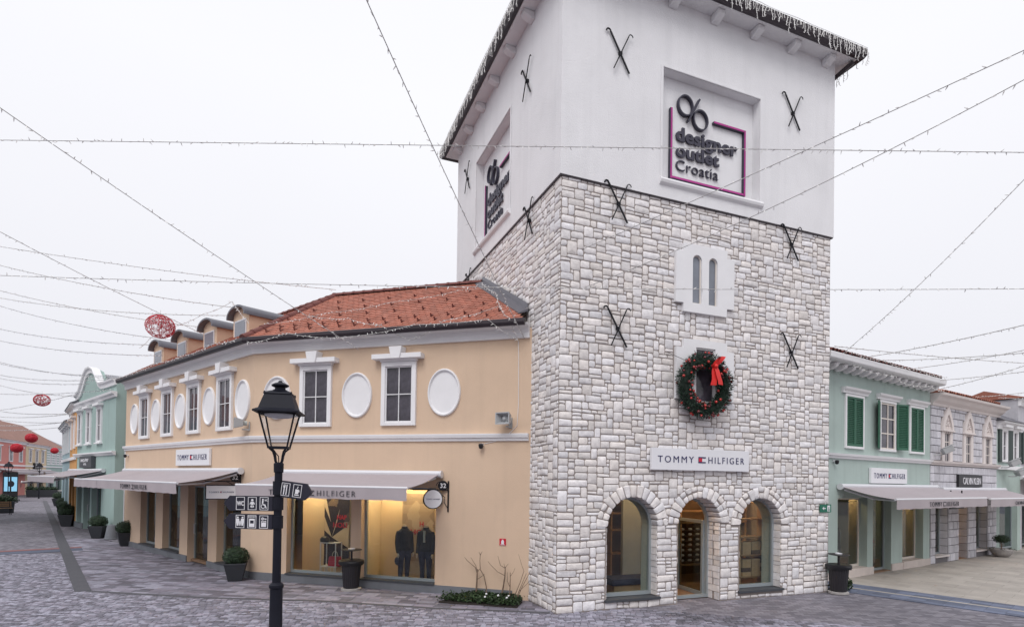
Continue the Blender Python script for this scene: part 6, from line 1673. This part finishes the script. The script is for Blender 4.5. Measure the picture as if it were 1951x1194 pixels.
# ================================================================== litter bins with ash tray
def litter_bin(M, label):
    t = thing('litter_bin', M, label, 'litter bin', 'black litter bins with ash trays')
    put('base', MB().lathe([(.26, 0), (.26, .05), (.24, .06)], 20), X['concrete'], t, M, smooth=0.5)
    n = 24; vs = []; prof_ = [(.20, .06), (.205, .09), (.265, .76)]
    for r, z in prof_:
        for k in range(n * 2):
            rr = r * (1.0 if k % 2 else .965); vs.append((rr * math.cos(PI * k / n), rr * math.sin(PI * k / n), z))
    m = 2 * n
    put('body', MB().add(vs, [(i * m + k, i * m + (k + 1) % m, (i + 1) * m + (k + 1) % m, (i + 1) * m + k) for i in range(2) for k in range(m)] + [list(range(m))[::-1]]), X['bin'], t, M)
    rg = random.Random(2); vs = []; prof_ = [(.235, .79), (.28, .80), (.325, .785), (.33, .74), (.295, .68), (.275, .70)]
    for i, (r, z) in enumerate(prof_):
        for k in range(28): 
            j = rg.uniform(-.012, .012) * (1 if i > 2 else .3); vs.append(((r + j) * math.cos(2 * PI * k / 28), (r + j) * math.sin(2 * PI * k / 28), z + (rg.uniform(-.03, .015) if i in (3, 4) else 0)))
    put('bag_rim', MB().add(vs, [(i * 28 + k, i * 28 + (k + 1) % 28, (i + 1) * 28 + (k + 1) % 28, (i + 1) * 28 + k) for i in range(5) for k in range(28)]), X['black'], t, M, smooth=0.7)
    put('inside', MB().lathe([(.02, .6), (.24, .6), (.24, .79)], 20), X['black'], t, M)
    put('post', MB().lathe([(.028, .5), (.028, 1.05)], 10), X['bin'], t, M)
    put('ash_tray', MB().lathe([(.03, 1.02), (.20, 1.045), (.27, 1.06), (.265, 1.075), (.06, 1.07)], 24), X['bin'], t, M, smooth=0.6)
    put('ash_cup', MB().lathe([(.085, 1.065), (.095, 1.10), (.08, 1.105), (.07, 1.085)], 18), X['alu'], t, M, smooth=0.6)
litter_bin(M4(-4.24, 15.12), 'black ribbed litter bin in front of the lit corner windows')
litter_bin(M4(9.02, 15.62), 'black ribbed litter bin beside the stone tower and green house')

# ================================================================== potted topiary
def leaf_ball(rad, n, seed, sz=1.0, leaf=0.028, core=0.80):
    rg = random.Random(seed); mb = MB(); mb.use_tone = True
    for k in range(n):
        while True:
            v = Vector((rg.uniform(-1, 1), rg.uniform(-1, 1), rg.uniform(-1, 1)))
            if 0.05 < v.length <= 1: break
        d = v.normalized(); bump_ = 1 + .10 * mnoise.noise(d * 2.6 + Vector((seed, 0, 0)))
        p = d * rad * bump_ * (core + (1 - core) * 1.12 * rg.random()); p.z *= sz
        nn = (d + Vector((rg.uniform(-1, 1), rg.uniform(-1, 1), rg.uniform(-.6, 1))) * .9).normalized()
        a = nn.cross(Vector((rg.uniform(-1, 1), rg.uniform(-1, 1), rg.uniform(-1, 1)))).normalized(); b = nn.cross(a)
        l = leaf * rg.uniform(.7, 1.3); mb.tone = rg.random()
        mb.add([p - a * l * .5, p + b * l, p + a * l * .5, p - b * l * .6], [(0, 1, 2, 3)])
    c = MB(); c.tone = 0.1; c.ball((0, 0, 0), rad * core * .97, 14, 10, 1, 1, sz); mb.merge(c)
    return mb
topi = {}
def topiary(M, label, s=1.0, n=2600, first=[None]):
    if first[0] is None:
        t = thing('potted_topiary', M, label, 'potted plant', 'clipped shrubs in dark square pots')
        put('pot', MB().lathe([(.27, 0), (.28, .02), (.425, .50), (.44, .51), (.44, .56), (.39, .56), (.38, .50)], 4, rot=PI / 4), X['pot'], t, M, bevel=0.012)
        put('soil', MB().box(-.25, .25, -.25, .25, .47, .51), X['soil'], t, M)
        fo = leaf_ball(.38, n, 5, .74)
        put('foliage', fo, X['leaf'], t, M @ TR(0, 0, .76))
        first[0] = t
        return t
    return copy_thing(first[0], M, label, 'clipped shrubs in dark square pots')
topiary(M4(-7.85, 16.22, 0, 0.35) @ Matrix.Scale(.92, 4), 'clipped round shrub in dark pot at the apricot house corner')
topiary(M4(-16.03, 23.62, 0, 0.7), 'clipped shrub in dark pot at the far end of the apricot house')
topiary(M4(-19.21, 26.4, 0, 0.2), 'clipped shrub in dark pot in front of the mint house door')
topiary(M4(-25.05, 32.0, 0, 0.4) @ Matrix.Scale(1.15, 4), 'large clipped shrub in dark pot at the far corner of the mint house')
topiary(M4(-27.0, 34.8, 0, 0.1) @ Matrix.Scale(1.1, 4), 'clipped shrub in dark pot by the orange house door')
topiary(M4(-29.4, 37.3, 0, 0.5) @ Matrix.Scale(1.1, 4), 'clipped shrub in dark pot between the orange and light blue houses')
topiary(M4(-33.4, 42.2, 0, 0.5) @ Matrix.Scale(1.1, 4), 'clipped shrub in dark pot in front of the light blue house')
topiary(M4(-41.0, 51.3, 0, 0.3) @ Matrix.Scale(1.2, 4), 'farthest clipped shrub in dark pot along the right side of the street')
t = thing('cone_bollard', M4(-18.35, 26.05), 'squat blue-grey cone standing beside the mint house', 'bollard')
put('body', MB().lathe([(.26, 0), (.26, .05), (.17, .60), (.14, .64), (.05, .66)], 20), X['plinth'], t, WM[t.name], smooth=0.7)
put('foot', MB().lathe([(.29, 0), (.29, .04), (.262, .05)], 20), X['plinth'], t, WM[t.name])
# bowls with olive shrubs on the right
def bowl(M, label, s):
    t = thing('bowl_planter', M, label, 'potted plant', 'round pale bowls with small olive shrubs')
    put('bowl', MB().lathe([(.25, 0), (.42, .10), (.56, .30), (.60, .48), (.57, .52), (.52, .48)], 24), X['concrete'], t, M, smooth=0.7)
    put('soil', MB().lathe([(.5, .44), (.52, .46)], 20), X['soil'], t, M)
    put('stem', MB().tube([(0, 0, .45), (.02, 0, .7), (-.02, .02, .95)], [.035, .03, .025], 7), X['twig'], t, M)
    put('foliage', leaf_ball(.42, 1100, s, .62, .05, .55), X['leaf'], t, M @ TR(0, 0, 1.12))
    tr = MB(); rg = random.Random(s)
    for k in range(14):
        a = rg.random() * 2 * PI; r = .5
        tr.tube([(r * math.cos(a), r * math.sin(a), .50), (.62 * math.cos(a), .62 * math.sin(a), .55), (.75 * math.cos(a + .2), .75 * math.sin(a + .2), .40 + rg.random() * .1)], [.012, .01, .004], 5)
    put('trailing_stems', tr, X['leaf'], t, M, kind='stuff')
bowl(M4(20.91, 24.2) @ Matrix.Scale(.68, 4), 'round pale bowl with an olive shrub nearest the block house', 3)
bowl(M4(25.59, 28.9) @ Matrix.Scale(.8, 4), 'round pale bowl with an olive shrub behind the nearest one', 4)
bowl(M4(29.6, 33.0), 'farthest round pale bowl with a shrub at the right edge', 6)

# ================================================================== flower bed with bare shrubs
bed = [FO.inverted() @ Vector((x, y, 0)) for x, y in ((-1.72, 13.72), (0.36, 13.10), (0.42, 13.62), (0.05, 14.05), (-0.80, 14.42))]
bed = [(-1.98, -1.0), (-0.02, -.98), (-.06, -.35), (-.25, -.06), (-1.35, -.06), (-1.9, -.75)]
put('flower_bed', MB().slab(bed, -.01, .03), X['soil'], None, FO, kind='structure')
def inside(x, y, poly):
    c = False; n = len(poly)
    for i in range(n):
        x1, y1 = poly[i]; x2, y2 = poly[i - 1]
        if (y1 > y) != (y2 > y) and x < (x2 - x1) * (y - y1) / (y2 - y1) + x1: c = not c
    return c
rg = random.Random(17); mb = MB(); mb.use_tone = True
for k in range(5200):
    x, y = rg.uniform(-2.1, .05), rg.uniform(-1.05, 0)
    if not inside(x, y, bed) and rg.random() > .04: continue
    h = .04 + .11 * rg.random() * (1 + .6 * mnoise.noise(Vector((x * 3, y * 3, 0))))
    nn = Vector((rg.uniform(-1, 1), rg.uniform(-1, 1), rg.uniform(.1, 1))).normalized(); a = nn.cross(Vector((rg.uniform(-1, 1), rg.uniform(-1, 1), .2))).normalized(); b = nn.cross(a); l = rg.uniform(.025, .06)
    p = Vector((x, y, .02 + h)); mb.tone = rg.random() ** 1.6
    mb.add([p - a * l * .4, p + b * l, p + a * l * .4, p - b * l * .7], [(0, 1, 2, 3)])
put('ground_cover', mb, X['leaf_bed'], None, FO, kind='stuff', label='low dark green ground cover in the bed by the tower', cat='ground cover')
for k, (x, y) in enumerate(((-.95, -.45), (-.62, -.52), (-.36, -.5), (-.34, -.72), (-.86, -.8))):
    o = put('pale_ball', MB().ball((0, 0, .0), .028, 10, 7), X['sign_white'], None, FO @ TR(x, y, .17), smooth=3.2)
    tag(o, 'small pale ball lying in the green ground cover', 'ball', 'pale balls in the flower bed')
def bare_shrub(M, paths, label):
    t = thing('bare_shrub', M, label, 'shrub', 'leafless shrubs in the flower bed')
    for k, (pts, r0_) in enumerate(paths):
        n = len(pts); put('stem' if k == 0 else 'branch', MB().tube(pts, [r0_ * (1 - .6 * i / (n - 1)) for i in range(n)], 6), X['twig'], t, M, smooth=1.0)
bare_shrub(FO @ TR(-1.33, -.14, 0), [([(0, 0, 0), (.01, 0, .3), (.02, 0, .6), (.03, 0, .72)], .028), ([(.02, 0, .6), (-.03, 0, .75), (-.25, -.02, .92), (-.32, -.02, 1.0)], .012), ([(.02, 0, .62), (-.02, 0, .8), (-.16, 0, 1.0)], .010), ([(.02, 0, .45), (.16, 0, .55), (.22, 0, .60)], .010), ([(.03, 0, .65), (.12, 0, .76)], .012)], 'bare shrub with forked thick stem farthest from the tower')
bare_shrub(FO @ TR(-1.03, -.20, 0), [([(0, 0, 0), (-.01, 0, .3), (-.08, 0, .58), (-.18, 0, .72), (-.19, 0, .95), (-.18, 0, 1.12)], .016), ([(-.18, 0, 1.08), (-.13, 0, 1.18)], .008), ([(-.18, 0, 1.08), (-.22, 0, 1.16)], .008)], 'thin curved bare shrub leaning over its thicker neighbour')
bare_shrub(FO @ TR(-.66, -.16, 0), [([(0, 0, 0), (.05, 0, .3), (.09, 0, .55), (.10, 0, .82)], .026), ([(.09, 0, .6), (-.1, 0, .68), (-.3, 0, .86), (-.36, 0, .93)], .010), ([(.1, 0, .78), (-.03, 0, .85), (-.1, 0, 1.08)], .010), ([(.1, 0, .8), (.18, 0, .9)], .008), ([(.1, 0, .76), (.06, 0, .9)], .008)], 'bare shrub with swept-back twigs in the middle of the bed')
bare_shrub(FO @ TR(-.38, -.36, 0), [([(0, 0, 0), (.01, 0, .35), (.01, 0, .72)], .018), ([(.0, 0, .38), (-.06, 0, .5), (-.06, 0, .72)], .010), ([(.01, 0, .62), (.1, 0, .75), (.13, 0, .84)], .007)], 'slim upright bare shrub in the bed')
bare_shrub(FO @ TR(-.20, -.62, 0), [([(0, 0, 0), (.15, .05, .4), (.28, .1, .75)], .014), ([(.02, 0, 0), (.2, .08, .45), (.4, .12, .85)], .012), ([(-.03, .05, 0.1), (.12, .1, .5), (.22, .1, .8), (.16, .1, .95), (.08, .1, 1.2)], .010), ([(.1, .04, .3), (.3, .1, .5), (.4, .1, .62)], .008)], 'leaning bundle of bare stems nearest the tower')
# low greenery behind the bin at the tower edge
put('corner_greenery', leaf_ball(.30, 700, 31, .8, .05, .5), X['leaf_bed'], None, M4(9.35, 16.1, .18), label='low green plant behind the litter bin at the tower edge', cat='plant')

# ================================================================== hanging red balls
def red_ball(M, r, label, n=46, w=.008, seed=1):
    t = thing('hanging_ball', M, label, 'ornament', 'red wire balls hung over the street')
    rg = random.Random(seed); mb = MB()
    for k in range(n):
        d = Vector((rg.gauss(0, 1), rg.gauss(0, 1), rg.gauss(0, 1))).normalized()
        tq = d.cross(Vector((rg.uniform(-1, 1), rg.uniform(-1, 1), rg.uniform(-1, 1)))).normalized(); pts = []
        cur = d
        for i in range(15):
            v = cur * r; pts.append((v.x, v.y, v.z * .86))
            tq = (tq + Vector((rg.uniform(-1, 1), rg.uniform(-1, 1), rg.uniform(-1, 1))) * .9); tq = (tq - cur * tq.dot(cur)).normalized()
            cur = (cur + tq * .24).normalized()
        mb.tube(pts, w, 4)
    put('wire_mesh', mb, X['ball_red'], t, M, kind='stuff')
    for a in (0.25, 0.95, 2.1):
        put('rib', MB().tube([(r * math.cos(u) * math.cos(a), r * math.cos(u) * math.sin(a), r * .86 * math.sin(u)) for u in [-PI / 2 + PI * i / 16 for i in range(17)]], w * 1.5, 5), X['ball_red'], t, M)
        put('rib', MB().tube([(-r * math.cos(u) * math.cos(a), -r * math.cos(u) * math.sin(a), r * .86 * math.sin(u)) for u in [-PI / 2 + PI * i / 16 for i in range(17)]], w * 1.5, 5), X['ball_red'], t, M)
    put('hanger', MB().tube([(0, 0, r * .86), (0, 0, r * .86 + .18)], .006, 4), X['wire'], t, M)
red_ball(M4(-12.53, 20.0, 8.22, 1.1), .47, 'large red wire ball hanging above the dormers', 75, .006, 1)
red_ball(M4(-29.97, 36.0, 7.59, .3), .44, 'red wire ball hanging left of the mint gable', 60, .009, 2)
red_ball(M4(-43.74, 50, 5.12), .44, 'red ball in front of the pink house window', 120, .022, 3)
red_ball(M4(-42.47, 50, 6.02), .44, 'red ball in front of the pink house roof', 120, .022, 4)
red_ball(M4(-64.64, 80, 6.1), .45, 'farthest red ball in front of the striped mint house', 120, .028, 5)
red_ball(M4(53.71, 60, 6.25), .6, 'red ball at the right end over the far street', 120, .024, 6)

# ================================================================== fairy light strings
_bulb = MB().tube([(0, 0, 0), (0, 0, .022), (0, 0, .05)], [.005, .0065, .002], 5)
def light_string(pts, label, r=.006, step=.13, bulb=1.5, far=False, sag=None, seed=0, group='fairy light strings across the street', name='light_string'):
    rg = random.Random(seed + 77)
    P = [Vector(p) for p in pts]
    if len(P) == 2:
        L = (P[1] - P[0]).length; sg_ = L * .018 if sag is None else sag; Q = []
        n = max(14, int(L / .9))
        for i in range(n + 1):
            u = i / n; p = P[0].lerp(P[1], u); p.z -= sg_ * 4 * u * (1 - u); Q.append(p)
    else: Q = P
    t = thing(name, Matrix.Translation(Q[0]), label, 'fairy lights', group)
    M = I4
    put('wire', MB().tube(Q, r, 4), X['wire_far' if far else 'wire'], t, M)
    mb = MB(); carry = 0.0
    for a, b in zip(Q[:-1], Q[1:]):
        d = (b - a); L = d.length; dn_ = d.normalized(); s = carry
        while s < L:
            p = a + dn_ * s
            v = (dn_ * rg.uniform(-.9, .9) + Vector((rg.uniform(-1, 1), rg.uniform(-1, 1), rg.uniform(-1.1, .8)))).normalized()
            mb.merge(_bulb, Matrix.Translation(p) @ v.to_track_quat('Z', 'Y').to_matrix().to_4x4() @ Matrix.Scale(bulb, 4))
            s += step * rg.uniform(.7, 1.3)
        carry = s - L
    if mb.v: put('bulbs', mb, X['bulb'], t, M, kind='stuff')
    return t
SAGS = [
 ((-11.95, 12.5, 10.36), (9.85, 10.5, 9.23), 'light string stretched level across the tower above the logo words', .006, .0),
 ((-2.17, 7.5, 9.66), (0.27, 14.2, 6.53), 'light string falling from the top edge to the apricot eave by the tower', .006, .10),
 ((-8.62, 9.0, 9.05), (-4.22, 15.4, 6.46), 'light string slanting down from the left edge to the red roof', .006, .05),
 ((-14.28, 15.0, 9.67), (-11.4, 21.0, 8.15), 'light string that carries the large red wire ball', .007, .06),
 ((-11.4, 12.0, 7.18), (10.33, 11.0, 6.86), 'light string stretched level across the twin arched window', .005, .12),
 ((-16.17, 17.0, 9.88), (-5.54, 17.5, 8.79), 'light string from the left edge to the red roof ridge', .006, .10),
 ((7.5, 8.0, 9.35), (0.3, 14.0, 8.12), 'upper of two light strings crossing the logo from the right edge', .006, .05),
 ((7.97, 8.5, 9.32), (0.28, 13.9, 7.2), 'lower of two light strings crossing the logo from the right edge', .006, .25),
 ((9.38, 10.0, 8.83), (9.9, 17.5, 6.79), 'light string falling steeply from the right edge to the green house cornice', .006, .15),
 ((-20.91, 22.0, 11.24), (-8.48, 19.0, 8.54), 'light string from the left edge to the dormer nearest the hip', .008, .2),
 ((-22.78, 24.0, 10.92), (-10.3, 20.0, 8.14), 'light string from the left edge to the second dormer', .008, .2),
 ((-24.67, 26.0, 11.16), (-10.28, 20.5, 8.79), 'light string from the left edge passing over the large red ball', .008, .25),
 ((-26.56, 28.0, 11.53), (-12.96, 22.0, 8.18), 'light string from the left edge to the third dormer', .009, .25),
 ((-28.42, 30.0, 10.82), (-14.5, 23.0, 8.25), 'light string from the left edge to the farthest dormer', .009, .25),
 ((-28.4, 30.0, 10.18), (-13.66, 22.0, 7.61), 'light string from the left edge to the gutter below the dormers', .009, .25),
 ((-32.16, 34.0, 9.94), (-16.2, 24.2, 7.05), 'light string from the left edge to the far end of the apricot roof', .010, .3),
 ((-35.94, 38.0, 10.65), (-19.12, 27.0, 7.65), 'light string ending at the near corner of the mint gable', .010, .3),
 ((-37.8, 40.0, 10.12), (-19.17, 27.0, 7.49), 'light string ending just below the mint gable corner', .010, .3),
 ((-39.69, 42.0, 10.32), (-21.74, 29.0, 7.57), 'light string ending at the crest of the mint gable', .010, .3),
 ((-41.57, 44.0, 10.26), (-23.8, 31.0, 7.18), 'light string that carries the red ball left of the mint gable', .010, .3),
 ((-43.43, 46.0, 9.43), (-19.18, 27.0, 6.99), 'light string passing behind the mint gable ball to the mint wall', .010, .2),
 ((-47.16, 50.0, 8.27), (-24.09, 31.0, 7.29), 'rising light string ending at the left shoulder of the mint gable', .010, .2),
 ((-51.89, 55.0, 9.31), (-24.9, 32.0, 6.36), 'light string sloping down to the orange house eave', .012, .3),
 ((-56.59, 60.0, 9.11), (-25.68, 33.0, 6.44), 'level light string ending at the orange house eave', .012, .3),
 ((-60.35, 64.0, 9.33), (-28.13, 36.0, 6.21), 'far light string ending at the light blue house', .013, .3),
 ((-65.99, 70.0, 8.95), (-31.41, 40.0, 6.6), 'farther light string beyond the light blue house front', .014, .3),
 ((-70.68, 75.0, 8.75), (-33.05, 42.0, 6.43), 'farthest light string over the left end of the street', .014, .3),
 ((9.93, 17.5, 7.26), (18.79, 20.0, 7.33), 'light string leaving the green house roof beside the tower', .008, .05),
 ((11.85, 19.0, 7.27), (11.27, 12.0, 6.54), 'light string rising to the right edge from the first green house window', .007, .05),
 ((12.72, 19.5, 7.28), (13.15, 14.0, 6.36), 'light string from above the open shutters to the right edge', .007, .05),
 ((14.33, 20.5, 7.19), (14.09, 15.0, 6.74), 'light string from above the last green shutters to the right edge', .007, .05),
 ((15.61, 21.0, 6.88), (15.97, 17.0, 6.54), 'light string from the end of the green house cornice', .007, .03),
 ((16.29, 21.5, 6.68), (15.03, 16.0, 6.61), 'light string from the block house eave rising to the right edge', .007, .05),
 ((19.43, 24.0, 6.74), (18.79, 20.0, 6.43), 'light string from the middle of the block house roof', .007, .03),
 ((23.24, 27.0, 7.23), (22.55, 24.0, 6.7), 'light string from the far end of the block house roof', .008, .02),
]
for k, (a, b, lab, r, sg_) in enumerate(SAGS):
    far = r >= .009
    light_string((a, b), lab, r * (1.35 if not far else 1.1), .14 if not far else .22, 1.45 if not far else 1.7, far, sg_, k)
def on(F, *pts): return [F @ Vector(p) for p in pts]
def densify(P, n=5, droop=.05):
    out = []
    for a, b in zip(P[:-1], P[1:]):
        for i in range(n):
            u = i / n; p = a.lerp(b, u); p.z -= droop * 4 * u * (1 - u); out.append(p)
    return out + [P[-1]]
light_string(densify(on(FO, (-8.2, -.5, 6.75), (-6.9, -.5, 6.95), (-5.1, -.5, 6.72), (-3.0, -.48, 6.95), (-1.0, -.5, 6.95), (-.35, -.1, 6.5))), 'light string looped along the apricot front gutter', .006, .10, seed=51, group='fairy light strings on the apricot house')
light_string(densify(on(FO, (-7.0, .6, 7.75), (-5.4, .2, 7.45), (-4.0, -.45, 7.0), (-3.2, -.2, 6.62), (-2.2, -.46, 7.0), (-1.0, .3, 7.5), (-.6, .1, 7.2))), 'light string draped in a zigzag down the red roof', .006, .10, seed=52, group='fairy light strings on the apricot house')
light_string(densify(on(FO, (-8.3, .3, 7.5), (-6.6, .8, 7.85), (-4.6, 1.2, 8.15), (-2.6, 1.9, 8.6), (-1.9, 2.2, 8.75))), 'light string draped across the upper red roof', .006, .12, seed=53, group='fairy light strings on the apricot house')
light_string(densify(on(FO, (-2.3, 2.6, 9.0), (-1.4, 1.3, 8.2), (-.9, .2, 7.4), (-.45, -.45, 6.95), (-.33, -.03, 6.45))), 'light string hanging down the flashing beside the tower', .006, .10, seed=54, group='fairy light strings on the apricot house')
light_string(densify(on(FP, (-11.5, -.5, 6.98), (-9.0, -.52, 6.92), (-6.5, -.5, 7.0), (-4.0, -.52, 6.92), (-1.6, -.5, 7.0), (-.1, -.5, 6.9))), 'light string along the street-side gutter under the dormers', .006, .10, seed=55, group='fairy light strings on the apricot house')
light_string(densify(on(FP, (-11.0, .25, 8.3), (-9.2, .15, 8.5), (-6.7, .15, 8.5), (-4.2, .15, 8.5), (-1.9, .15, 8.5), (.2, -.3, 7.4))), 'light string strung over the dormer roofs', .006, .12, seed=56, group='fairy light strings on the apricot house')
light_string(densify(on(FG, (-2.0, -.62, 7.0), (.5, -.62, 6.98), (3.0, -.62, 6.98), (5.4, -.62, 6.98))), 'light string along the green house gutter', .006, .12, seed=57, group='fairy light strings on the green house')
light_string(densify(on(FG, (-1.3, -.5, 6.8), (-1.2, -.52, 6.62), (1.6, -.52, 6.62), (2.0, -.52, 6.45), (4.2, -.52, 6.55), (5.4, -.5, 6.5))), 'light string tangled along the green house corbels', .006, .09, seed=58, group='fairy light strings on the green house')
# icicle curtains on the tower eaves
def icicles(F, L, x0, label, seed):
    rg = random.Random(seed); t = thing('icicle_lights', F @ TR(x0, -.66, 15.02), label, 'fairy lights', 'icicle light curtains on the tower eaves')
    put('wire', MB().tube([F @ Vector((x0 + L * i / 30, -.635, 15.02 + rg.uniform(-.015, .015))) for i in range(31)], .006, 4), X['wire'], t, I4)
    mw, mbu = MB(), MB(); x = 0.0
    while x < L:
        ln = rg.choice((.12, .2, .3, .42)); p = Vector((x0 + x, -.64, 15.01)); pts = [p.copy()]
        n = int(ln / .06)
        for k in range(n):
            p = p + Vector((rg.uniform(-.025, .025), rg.uniform(-.012, .012), -.06)); pts.append(p.copy())
            v = Vector((rg.uniform(-1, 1), rg.uniform(-.8, .2), rg.uniform(-1, .3))).normalized()
            mbu.merge(_bulb, Matrix.Translation(p) @ v.to_track_quat('Z', 'Y').to_matrix().to_4x4())
        mw.tube(pts, .0075, 4); x += rg.uniform(.05, .10)
    put('strands', mw, X['bulb'], t, F, kind='stuff'); put('bulbs', mbu, X['bulb'], t, F, kind='stuff')
icicles(FT, TW + 1.2, -.6, 'icicle light curtain along the plaza-side tower eave', 1)
icicles(FL, TD + 1.2, -.6, 'icicle light curtain along the street-side tower eave', 2)
icicles(FT @ TR(TW, TD, 0) @ RZ(PI / 2) @ TR(-TD, 0, 0), TD + 1.2, -.6, 'icicle light curtain wrapping the right-hand tower eave', 3)

# ================================================================== far street furniture
FK = M4(-50.9, 57.6, 0, 0.70)
t = thing('information_kiosk', FK, 'dark kiosk with two bright blue screens at the left street end', 'kiosk')
put('body', MB().box(-.62, .55, -.15, .35, 0, 3.0), X['black'], t, FK, bevel=.02)
for x in (-.51, .05): put('screen', MB().box(x, x + .43, -.165, -.152, 1.05, 2.5), X['screen'], t, FK)
put('picture', MB().ball((0, 0, 0), .32, 12, 8, .8, .02, 1.0), X['navy'], t, FK @ TR(.02, -.17, 1.8))
t = thing('market_hut', M4(-52.3, 56.0, 0, .70), 'dark roofed hut at the left edge behind the kiosk', 'hut')
put('walls', MB().box(-3.2, .9, .8, 3.0, 0, 2.9), X['shop_dark'], t, WM[t.name]); put('roof', MB().add([(-3.5, .2, 3.1), (1.3, .2, 2.95), (1.3, 3.2, 3.1), (-3.5, 3.2, 3.2), (-3.5, 1.6, 3.7), (0.2, 1.6, 3.5)], [(0, 1, 5, 4), (1, 2, 5), (2, 3, 4, 5), (3, 0, 4), (0, 3, 2, 1)]), X['black'], t, WM[t.name])
def far_lamp(M, label):
    t = thing('street_lamp', M, label, 'street lamp', 'distant street lamps')
    put('shaft', MB().lathe([(.14, 0), (.10, .3), (.09, 1.2), (.06, 1.3), (.055, 3.3)], 10), X['lamp_iron'], t, M)
    for sx in (-1, 1):
        for sy in (-1, 1): put('corner_post', MB().tube([(.17 * sx, .17 * sy, 3.5), (.32 * sx, .32 * sy, 4.05)], .025, 4), X['lamp_iron'], t, M)
    put('bracket', MB().lathe([(.05, 3.3), (.22, 3.48), (.24, 3.52)], 8), X['lamp_iron'], t, M)
    put('roof', MB().lathe([(.58, 4.03), (.58, 4.07), (.36, 4.33), (.1, 4.45), (.12, 4.52), (.02, 4.58)], 4, rot=PI / 4), X['lamp_iron'], t, M)
far_lamp(M4(-43.0, 48.4, .0) @ Matrix.Diagonal((.6, .6, .85, 1)), 'distant lantern lamp in front of the pink house'); far_lamp(M4(-54.2, 65.0) @ Matrix.Diagonal((.6, .6, .9, 1)), 'distant lantern lamp in front of the cream house')
def trough(M, w, label, seed):
    t = thing('planter_trough', M, label, 'planter')
    put('box', MB().prism([(-w * .92, 0), (w * .92, 0), (w, .85), (-w, .85)], -.5, .5), X['pot'], t, M, bevel=.02)
    mbx = MB(); mbx.use_tone = True; rg = random.Random(seed)
    for k in range(5): mbx.merge(leaf_ball(.42, 260, seed + k, .7, .09, .6), TR(-w * .75 + k * w * .375, rg.uniform(-.15, .15), 1.0 + rg.uniform(-.1, .1)))
    put('foliage', mbx, X['leaf'], t, M)
trough(M4(-57.6, 69.5, 0, .6), 1.5, 'dark planter trough with shrubs in the middle of the far street', 40)
trough(M4(-37.4, 41.6, 0, .8), .7, 'planter with shrub at the left edge beside the bench', 50)
def bench(M, label):
    t = thing('park_bench', M, label, 'bench')
    for k in range(4): put('seat_slat', MB().box(-.8, .8, -.25 + k * .12, -.15 + k * .12, .44, .47), X['wood'], t, M)
    for k in range(3): put('back_slat', MB().box(-.8, .8, .24 + k * .03, .27 + k * .03, .55 + k * .13, .65 + k * .13), X['wood'], t, M)
    for s in (-1, 1):
        put('leg', MB().tube([(s * .7, -.28, 0), (s * .7, -.18, .25), (s * .7, -.22, .43), (s * .7, .2, .43), (s * .7, .33, .92)], .025, 6), X['iron'], t, M); put('leg', MB().tube([(s * .7, .30, 0), (s * .7, .18, .25), (s * .7, .2, .43)], .025, 6), X['iron'], t, M)
bench(M4(-35.9, 39.6, 0, .9), 'wooden bench with iron legs at the left edge of the street')
t = thing('picnic_table', M4(-57.2, 71.0, 0, .6), 'pale outdoor table with benches in front of the far houses', 'table')
put('table_top', MB().box(-.9, .9, -.35, .35, .72, .78), X['cream_stone'], t, WM[t.name])
for s in (-1, 1):
    put('bench_seat', MB().box(-.9, .9, s * .75 - .13, s * .75 + .13, .42, .47), X['cream_stone'], t, WM[t.name]); put('leg', MB().tube([(s * .6, -.8, 0), (s * .6, -.2, .72)], .04, 5), X['iron'], t, WM[t.name]); put('leg', MB().tube([(s * .6, .8, 0), (s * .6, .2, .72)], .04, 5), X['iron'], t, WM[t.name])

# ================================================================== houses behind the viewer, seen in the shop glass
far_house('opposite_house', M4(14.0, -16.0, 0, PI + .12), -2, 12, 7.0, 'cream', 'cream house on the opposite side of the plaza', [(1, 4.3, 1.1, 1.7), (5, 4.3, 1.1, 1.7), (9, 4.3, 1.1, 1.7)], [(0, 3, 2.7), (5, 8, 2.7)])
far_house('opposite_house', M4(0.0, -18.0, 0, PI), -1.5, 13, 7.4, 'pink', 'pink house on the opposite side of the plaza', [(1, 4.3, 1.1, 1.7), (5, 4.3, 1.1, 1.7), (9, 4.3, 1.1, 1.7)], [(0, 3, 2.7), (5, 8, 2.7)])
far_house('opposite_house', M4(-14.5, -15.0, 0, PI - .3), -1, 14, 7.0, 'mint', 'mint house on the opposite side of the plaza', [(1, 4.3, 1.1, 1.7), (5, 4.3, 1.1, 1.7), (9, 4.3, 1.1, 1.7)], [(0, 3, 2.7), (5, 8, 2.7)])
far_house('opposite_house', M4(-40.0, 21.0, 0, PI - 2.35 + .0), -8, 14, 7.0, 'light_blue', 'light blue house across the street from the apricot house', [(-4, 4.3, 1.1, 1.7), (1, 4.3, 1.1, 1.7), (6, 4.3, 1.1, 1.7)], [(-5, -2, 2.7), (3, 7, 2.7)])
